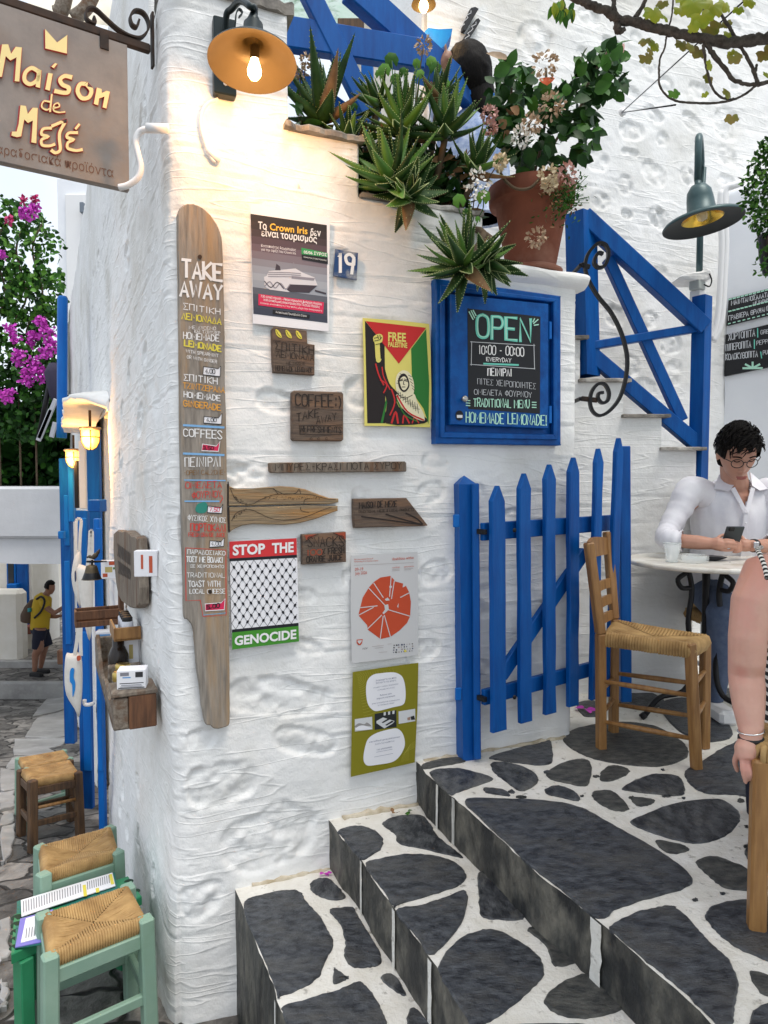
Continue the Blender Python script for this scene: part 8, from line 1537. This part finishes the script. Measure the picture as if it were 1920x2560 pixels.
# ---- blue doors and shutters of the shop
doors = thing('shop_door', hit_h(G5((790, 690)), 0), 'bright blue half door leaf standing open from the alley wall', 'door')
def px_panel(z, x0, x1, y0, y1, d, m, nm, parent, th=.035, tilt=0):
    a_, b_ = atd(z((x0, y0)), d), atd(z((x1, y1)), d); mb = MB(); R = Matrix.Rotation(tilt, 4, 'Z'); w_ = b_.x-a_.x; mb.box(((a_.x+b_.x)/2, d+th/2, (a_.z+b_.z)/2), (w_, th, a_.z-b_.z), m, R, .005); return mb.build(nm, parent)
px_panel(G4, 735, 832, 305, 2860, 4.4, M_BLUE2, 'leaf', doors, .04, -.15); px_panel(G4, 752, 812, 380, 1000, 4.385, M_BLUE2, 'panel', doors, .02, -.15); px_panel(G4, 752, 812, 1080, 2300, 4.385, M_BLUE2, 'panel', doors, .02, -.15)
hp_l = atd(G4((700, 1760)), 4.3); mb = MB(); mb.tube(crom([atd(G4((735, 1765)), 4.37), atd(G4((700, 1775)), 4.3), atd(G4((670, 1770)), 4.3), atd(G4((668, 1735)), 4.3)], 3, False), .012, M_WHITE, 8); mb.build('handle', doors)
d2 = thing('door_shutter', hit_h(G4((680, 2212)), 0), 'tall blue shutter behind the half door with cloth bags hung before it', 'shutter'); px_panel(G4, 590, 735, 240, 2600, 4.9, M_BLUE, 'leaf', d2, .04, -.1); px_panel(G4, 610, 690, 300, 900, 4.885, M_BLUE2, 'panel', d2, .02, -.1); px_panel(G4, 640, 722, 1200, 2300, 4.885, M_BLUE2, 'panel', d2, .02, -.1)
d3 = thing('door_frame', hit_h(G4((560, 2080)), 0), 'far tall blue door frame at the left edge of the shop front', 'door frame'); px_panel(G4, 462, 590, -170, 2085, 6.05, M_BLUE, 'post', d3, .06, -.05); px_panel(G4, 455, 500, 405, 465, 5.95, M_BLUE2, 'hinge', d3, .05); px_panel(G4, 500, 545, 120, 520, 6.03, M_BLUE2, 'panel', d3, .02); px_panel(G4, 505, 560, 640, 1300, 6.03, M_BLUE2, 'panel', d3, .02)
d4 = thing('door', hit_h(G4((740, 2000)), 0), 'lamplit upper blue door leaf under the nearer lantern', 'door'); px_panel(LZ, 700, 935, 780, 2400, 5.25, M_BLUE, 'leaf', d4, .04, -.1); px_panel(LZ, 740, 935, 1900, 2090, 4.75, M_BLUE, 'ledge', d4, .10, -.1)
d5 = thing('jamb', hit_h(G4((640, 1600)), 0), 'cream plaster jamb glowing in the lantern light between blue doors', 'jamb'); px_panel(LZ, 585, 705, 1000, 2040, 5.5, M_PLASTER3, 'jamb_face', d5, .1); px_panel(LZ, 415, 515, 1150, 2240, 6.0, M_BLUE2, 'trim', d5, .06); px_panel(LZ, 515, 590, 1300, 2030, 5.8, M_IRON, 'gap_panel', d5, .05)
# ---- cloth tote bags
M_TOTE = mat('tote_canvas', (.66, .63, .58), .9, (.72, .69, .64), 30, bump=.2, bscale=150, bdist=.001)
def tote(lab, out, handle, d, prints, th=.05):
    t = thing('tote_bag', atd(G4(handle[len(handle)//2]), d), lab, 'tote bag', 'canvas tote bags hanging on the doors'); P = [atd(G4(p), d) for p in out]; c = sum(P, Vector())/len(P); mb = MB(); q = crom(P, 3); n = len(q)
    lay = []
    for s, o in ((1, 0), (.8, -th*.35), (.45, -th*.5)): lay.append([c+(p-c)*s+Vector((0, o, 0)) for p in q])
    back = [c+(p-c)*.8+Vector((0, th*.35, 0)) for p in q]; vs = sum(lay, [])+back+[c+Vector((0, -th*.52, 0))]; fs = [(l*n+i, l*n+(i+1) % n, (l+1)*n+(i+1) % n, (l+1)*n+i) for l in range(2) for i in range(n)]+[(2*n+i, 2*n+(i+1) % n, 4*n) for i in range(n)]+[(i, 3*n+i, 3*n+(i+1) % n, (i+1) % n) for i in range(n)]+[tuple(range(3*n, 4*n))]
    mb.add(vs, fs, M_TOTE, True); mb.build('bag', t); mb = MB(); hq = crom([atd(G4(p), d-.01) for p in handle], 4, False)
    for i in range(len(hq)-1): mb.bar(hq[i], hq[i+1], .022, .003, M_TOTE, (0, 1, 0), .0005)
    mb.build('handle', t)
    if prints:
        mb = MB()
        for pts, m in prints: mb.prism([p+Vector((0, .004, 0)) for p in crom([atd(G4(p), d-th*.56-.004) for p in pts], 3)], (0, -.002, 0), m)
        mb.build('print', t)
tote('white tote bag hanging highest on the far shutter', [(588, 600), (610, 560), (640, 550), (640, 760), (636, 1000), (610, 960), (575, 850), (565, 740)], [(600, 600), (600, 450), (604, 320), (640, 320), (634, 420), (628, 560)], 4.82, [([(588, 730), (598, 720), (600, 790), (590, 800)], flat('print_navy', (.05, .06, .12)))])
tote('plain white tote bag behind the brass bell', [(608, 690), (680, 680), (735, 690), (738, 900), (730, 1130), (708, 1270), (672, 1160), (640, 1000)], [(690, 690), (705, 560), (712, 420), (720, 400), (728, 430), (728, 600), (732, 690)], 4.33, [])
tote('lowest white tote bag with a bright blue print', [(520, 1380), (560, 1370), (640, 1380), (652, 1600), (640, 1780), (622, 1875), (590, 1810), (525, 1700), (508, 1560)], [(590, 1380), (610, 1250), (622, 1060), (632, 1030), (640, 1060), (636, 1250), (640, 1390)], 4.25, [([(552, 1510), (568, 1485), (585, 1500), (580, 1560), (592, 1600), (590, 1660), (572, 1715), (568, 1620), (550, 1590)], flat('print_bright_blue', (.01, .22, .62))), ([(605, 1395), (632, 1388), (635, 1420), (610, 1430)], REDB)])
# ---- far alley: white bridge, left house, far walls
mb = MB(); X1 = -4.0
a_, b_ = atd(G4((0, 55)), 9.4), atd(G4((0, 460)), 9.4); c_ = atd(G4((0, 655)), 9.4)
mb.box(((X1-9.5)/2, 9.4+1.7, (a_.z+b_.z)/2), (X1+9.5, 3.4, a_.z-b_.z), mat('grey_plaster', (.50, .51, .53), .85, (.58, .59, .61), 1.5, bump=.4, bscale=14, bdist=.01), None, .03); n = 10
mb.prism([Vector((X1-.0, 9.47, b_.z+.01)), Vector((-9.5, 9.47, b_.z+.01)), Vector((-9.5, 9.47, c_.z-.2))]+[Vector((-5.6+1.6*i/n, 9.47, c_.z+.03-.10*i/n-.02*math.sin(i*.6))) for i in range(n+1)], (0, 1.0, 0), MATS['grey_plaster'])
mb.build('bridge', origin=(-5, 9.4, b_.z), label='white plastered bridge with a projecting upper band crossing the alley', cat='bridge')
hs = thing('left_house', atd(MZ((100, 1900)), 14.2), 'cream plastered house with blue window and door under the white bridge', 'house'); yy = 14.6
def bxz(mb, z, x0, x1, y0, y1, d, th, m, bev=.01): a_, b_ = atd(z((x0, y0)), d), atd(z((x1, y1)), d); mb.box(((a_.x+b_.x)/2, d+th/2, (a_.z+b_.z)/2), (abs(b_.x-a_.x), th, abs(a_.z-b_.z)), m, None, bev); return mb
bxz(MB(), MZ, -2500, 505, -900, 2000, yy, 1.2, M_PLASTER3).build('wall', hs); bxz(MB(), MZ, -2500, 318, 560, 2050, 13.7, .35, M_PLASTER3, .12).build('stair_parapet', hs)
w2 = bxz(MB(), MZ, 92, 235, 140, 590, 14.55, .06, M_BLUE2).build('window_frame', hs); bxz(MB(), MZ, 110, 200, 160, 480, 14.53, .03, flat('dark_pane', (.03, .035, .04), .1)).build('pane', hs); bxz(MB(), MZ, 92, 240, 470, 540, 14.40, .15, M_BLUE2).build('sill', hs)
bxz(MB(), MZ, 235, 415, 120, 1110, 14.53, .08, M_BLUE).build('door', hs); bxz(MB(), MZ, 318, 440, 1090, 1200, 14.3, .3, mat('red_tile', (.20, .07, .05), .8)).build('door_step', hs)
fw = thing('far_house', atd(MZ((700, 1100)), 20), 'bright far house wall with grey framed window at the end of the alley', 'house'); bxz(MB(), MZ, 380, 1500, -900, 1500, 20, 1, M_PLASTER3).build('wall', fw); GRF = mat('grey_frame', (.22, .24, .25), .6); o = bxz(MB(), MZ, 640, 790, 150, 350, 19.93, .07, GRF).build('window_frame', fw); bxz(MB(), MZ, 665, 765, 170, 300, 19.9, .03, flat('bright_pane', (.6, .65, .7), .1)).build('pane', fw); bxz(MB(), MZ, 560, 620, 180, 320, 19.93, .05, GRF).build('shutter', fw)
# tall white house above the far end of the alley
th_ = thing('white_house', atd(Z4((600, 900)), 14), 'tall plain white house edge behind the alley wall under the hanging sign', 'house'); bxz(MB(), Z4, 492, 1200, -120, 1300, 15.5, 1, M_PLASTER2).build('wall', th_); bxz(MB(), Z4, 560, 1150, 20, 1200, 15.42, .1, M_WHITE).build('shutter', th_); bxz(MB(), Z4, 685, 722, 85, 175, 15.2, .2, mat('grey_bracket', (.16, .19, .23), .5)).build('bracket', th_)
# hedge dark mass closing the garden behind the bridge
mb = MB(); rr = random.Random(71)
for i in range(2600): p = Vector((rr.uniform(-9.5, -4.7), rr.uniform(11.4, 12.7), rr.uniform(1.55, 3.1))); leaf(mb, p, rvec(rr), rvec(rr)+Vector((0, -.5, .5)), .13, .09, rr.choice((M_LEAFD, M_LEAFD, M_LEAFM)))
for i in range(420): p = Vector((rr.uniform(-9.5, -4.9), rr.uniform(11.7, 12.7), rr.uniform(1.6, 2.8))); leaf(mb, p, rvec(rr), rvec(rr)+Vector((0, -1, 0)), .5, .42, M_LEAFD)
mb.build('hedge', origin=(-6.5, 11.9, 1.55), label='dense dark green shrubbery growing on top of the white bridge', cat='hedge', kind='stuff')
# closed dark parasol and metal rails in front of the shrubs
pm_ = thing('folded_parasol', atd(Z4((470, 1700)), 8.2), 'dark folded parasol slanting beside the blue drainpipe', 'parasol'); mb = MB(); e_ = lambda x, y, d=8.0: atd(Z4((x, y)), d); mb.tube([e_(462, 1480), e_(468, 1560), e_(490, 1760), e_(510, 1860)], [.05, .11, .08, .03], mat('dark_violet_cloth', (.035, .03, .06), .85), 10); mb.build('canopy', pm_); mb = MB(); mb.tube([e_(462, 1480), e_(330, 2150)], .03, M_IRON, 8); mb.build('pole', pm_)
mr = thing('metal_ladder', atd(Z4((400, 2100)), 7.9), 'slanting pale metal ladder leaning beside the folded parasol', 'ladder')
for q in (((485, 1790), (340, 2130)), ((440, 1880), (330, 2150)), ((478, 1990), (445, 2120))): mb = MB(); mb.bar(e_(*q[0], 7.9), e_(*q[1], 7.9), .05, .03, mat('pale_metal', (.45, .46, .5), .4, metal=.5), (0, 1, 0)); mb.build('rail', mr)
# ---- produce rack by the far door
rk = thing('goods_rack', atd(G4((500, 1450)), 7.2), 'brown wooden crate of small goods standing by the far blue door', 'crate'); bxz(MB(), G4, 447, 522, 1345, 1460, 7.2, .3, M_RED_W).build('box', rk); bxz(MB(), G4, 512, 590, 1225, 1370, 6.6, .14, M_BLACK).build('holder', rk)
for i in range(4): mb = MB(); c = atd(G4((560, 1262+i*28)), 6.55); mb.lathe(c, [(0, 0), (.05, 0), (.055, .03), (.0, .032)], M_WHITE if i < 2 else M_GOLDL, 14); mb.build('tin', rk)
# ---- awning cloth and poles, upper left
aw = thing('cloth_awning', atd(Z1((520, 0)), 5.2), 'cream cloth awning stretched on rough poles above the hanging sign', 'awning'); mb = MB(); P = []
M_AWN = mat('awning_cloth', (.72, .66, .52), .9, (.78, .74, .64), 2, bump=.3, bscale=5, bdist=.02)
for j in range(9):
    for i in range(13): x = 180+i*55; y = -260+j*45+ (i*9 if j == 8 else 0)-18*abs(math.sin(i*.9))*(j/8); P.append(atd(Z1((x, y)), 5.0+.9*(8-j)/8+.05*math.sin(i*1.7)))
mb.add(P, [(j*13+i, j*13+i+1, j*13+14+i, j*13+13+i) for j in range(8) for i in range(12)], M_AWN, True); mb.build('cloth', aw)
for q, r_ in ((((440, -120), (400, 60), (360, 90)), .05), (((640, -120), (560, 50), (470, 120)), .045)): mb = MB(); mb.tube(crom(atds(Z1(*q), 4.9), 4, False), r_, M_OLDWG, 9); mb.build('pole', aw)
# ---- upper terrace background: glass roof, house front with blue door, pendant lamp
M_GGL = mat('greenish_glazing', (.42, .60, .46), .25, (.62, .72, .68), 5, trans=.35, col3=(.10, .22, .10), n3=9)
gr_ = thing('glazed_roof', atd(Z2((400, 100)), 4.6), 'pale green glazed roof panels seen through the upper railing', 'glass roof'); mb = MB(); P = [atd(Z2((-250, -260)), 5.2), atd(Z2((700, -260)), 5.2), atd(Z2((690, 175)), 4.6), atd(Z2((-120, 195)), 4.6)]; mb.prism(P, (0, .02, .01), M_GGL); mb.build('pane', gr_); mb = MB(); mb.bar(atd(Z2((-150, 205)), 4.58), atd(Z2((535, 190)), 4.58), .05, .05, M_GREEN2, (0, 1, 0)); mb.build('edge_bar', gr_); mb = MB(); mb.bar(atd(Z2((530, 205)), 4.55), atd(Z2((700, 205)), 4.55), .05, .14, M_STOOLB, (0, 0, 1)); mb.build('beam', gr_)
uh = thing('upper_house', atd(Z2((950, 400)), 4.7), 'cream upper house front with blue door behind the crossed railing', 'house'); a_, b_ = atd(UZ((690, -300)), 4.9), atd(UZ((1125, 1000)), 4.9); mb = MB(); mb.box(((a_.x+b_.x)/2, 5.2, (a_.z+b_.z)/2+.3), (b_.x-a_.x+.25, .5, a_.z-b_.z+.6), M_PLASTER3, None, .02); mb.build('wall', uh); mb = MB(); mb.prism([atd(UZ(p), 4.82) for p in ((940, 240), (1040, 60), (1118, 60), (1118, 600), (940, 600))], (0, .08, 0), M_BLUE, bev=.005); mb.build('door', uh); mb = MB(); mb.prism([atd(UZ(p), 4.8) for p in ((1000, 300), (1060, 190), (1095, 190), (1095, 560), (1000, 560))], (0, .03, 0), M_BLUE2, bev=.004); mb.build('door_panel', uh)
bb = MB(); bb.prism([atd(UZ(p), 3.62) for p in ((1090, 250), (1120, 222), (1200, 232), (1312, 228), (1300, 280), (1260, 350), (1195, 415), (1120, 400), (1100, 330))], (0, .10, 0), M_BLUE2, bev=.008); bb.build('blue_niche', origin=atd(UZ((1200, 400)), 3.65), label='bright blue painted block on the stone wall above the seated woman', cat='wall block')
pl = thing('pendant_lamp', atd(UZ((1082, 50)), 3.5), 'lit gold shaded pendant bulb at the top edge above the blue door', 'lamp'); kp = UZ.a[2]*3.5/F; c = atd(UZ((1082, 40)), 3.5); mb = MB(); mb.lathe(c, [(95*kp, 0), (85*kp, 30*kp), (40*kp, 60*kp), (15*kp, 80*kp)], M_BRASS, 28); mb.build('shade', pl); mb = MB(); mb.lathe(c, [(0, -55*kp), (22*kp, -48*kp), (36*kp, -20*kp), (34*kp, 10*kp), (18*kp, 40*kp)], M_BULB, 18); mb.build('bulb', pl); mb = MB(); mb.tube([c+Vector((0, 0, 70*kp)), c+Vector((0, 0, 1.2))], .004, M_IRON, 6); mb.build('cord', pl)
l = bpy.data.lights.new('pendant_light', 'POINT'); l.energy = 2.5; l.color = (1, .62, .25); l.shadow_soft_size = .03; o = bpy.data.objects.new('pendant_light', l); COL.objects.link(o); o.parent = pl; o.location = c+Vector((0, 0, -75*kp))-WM[pl.name].translation
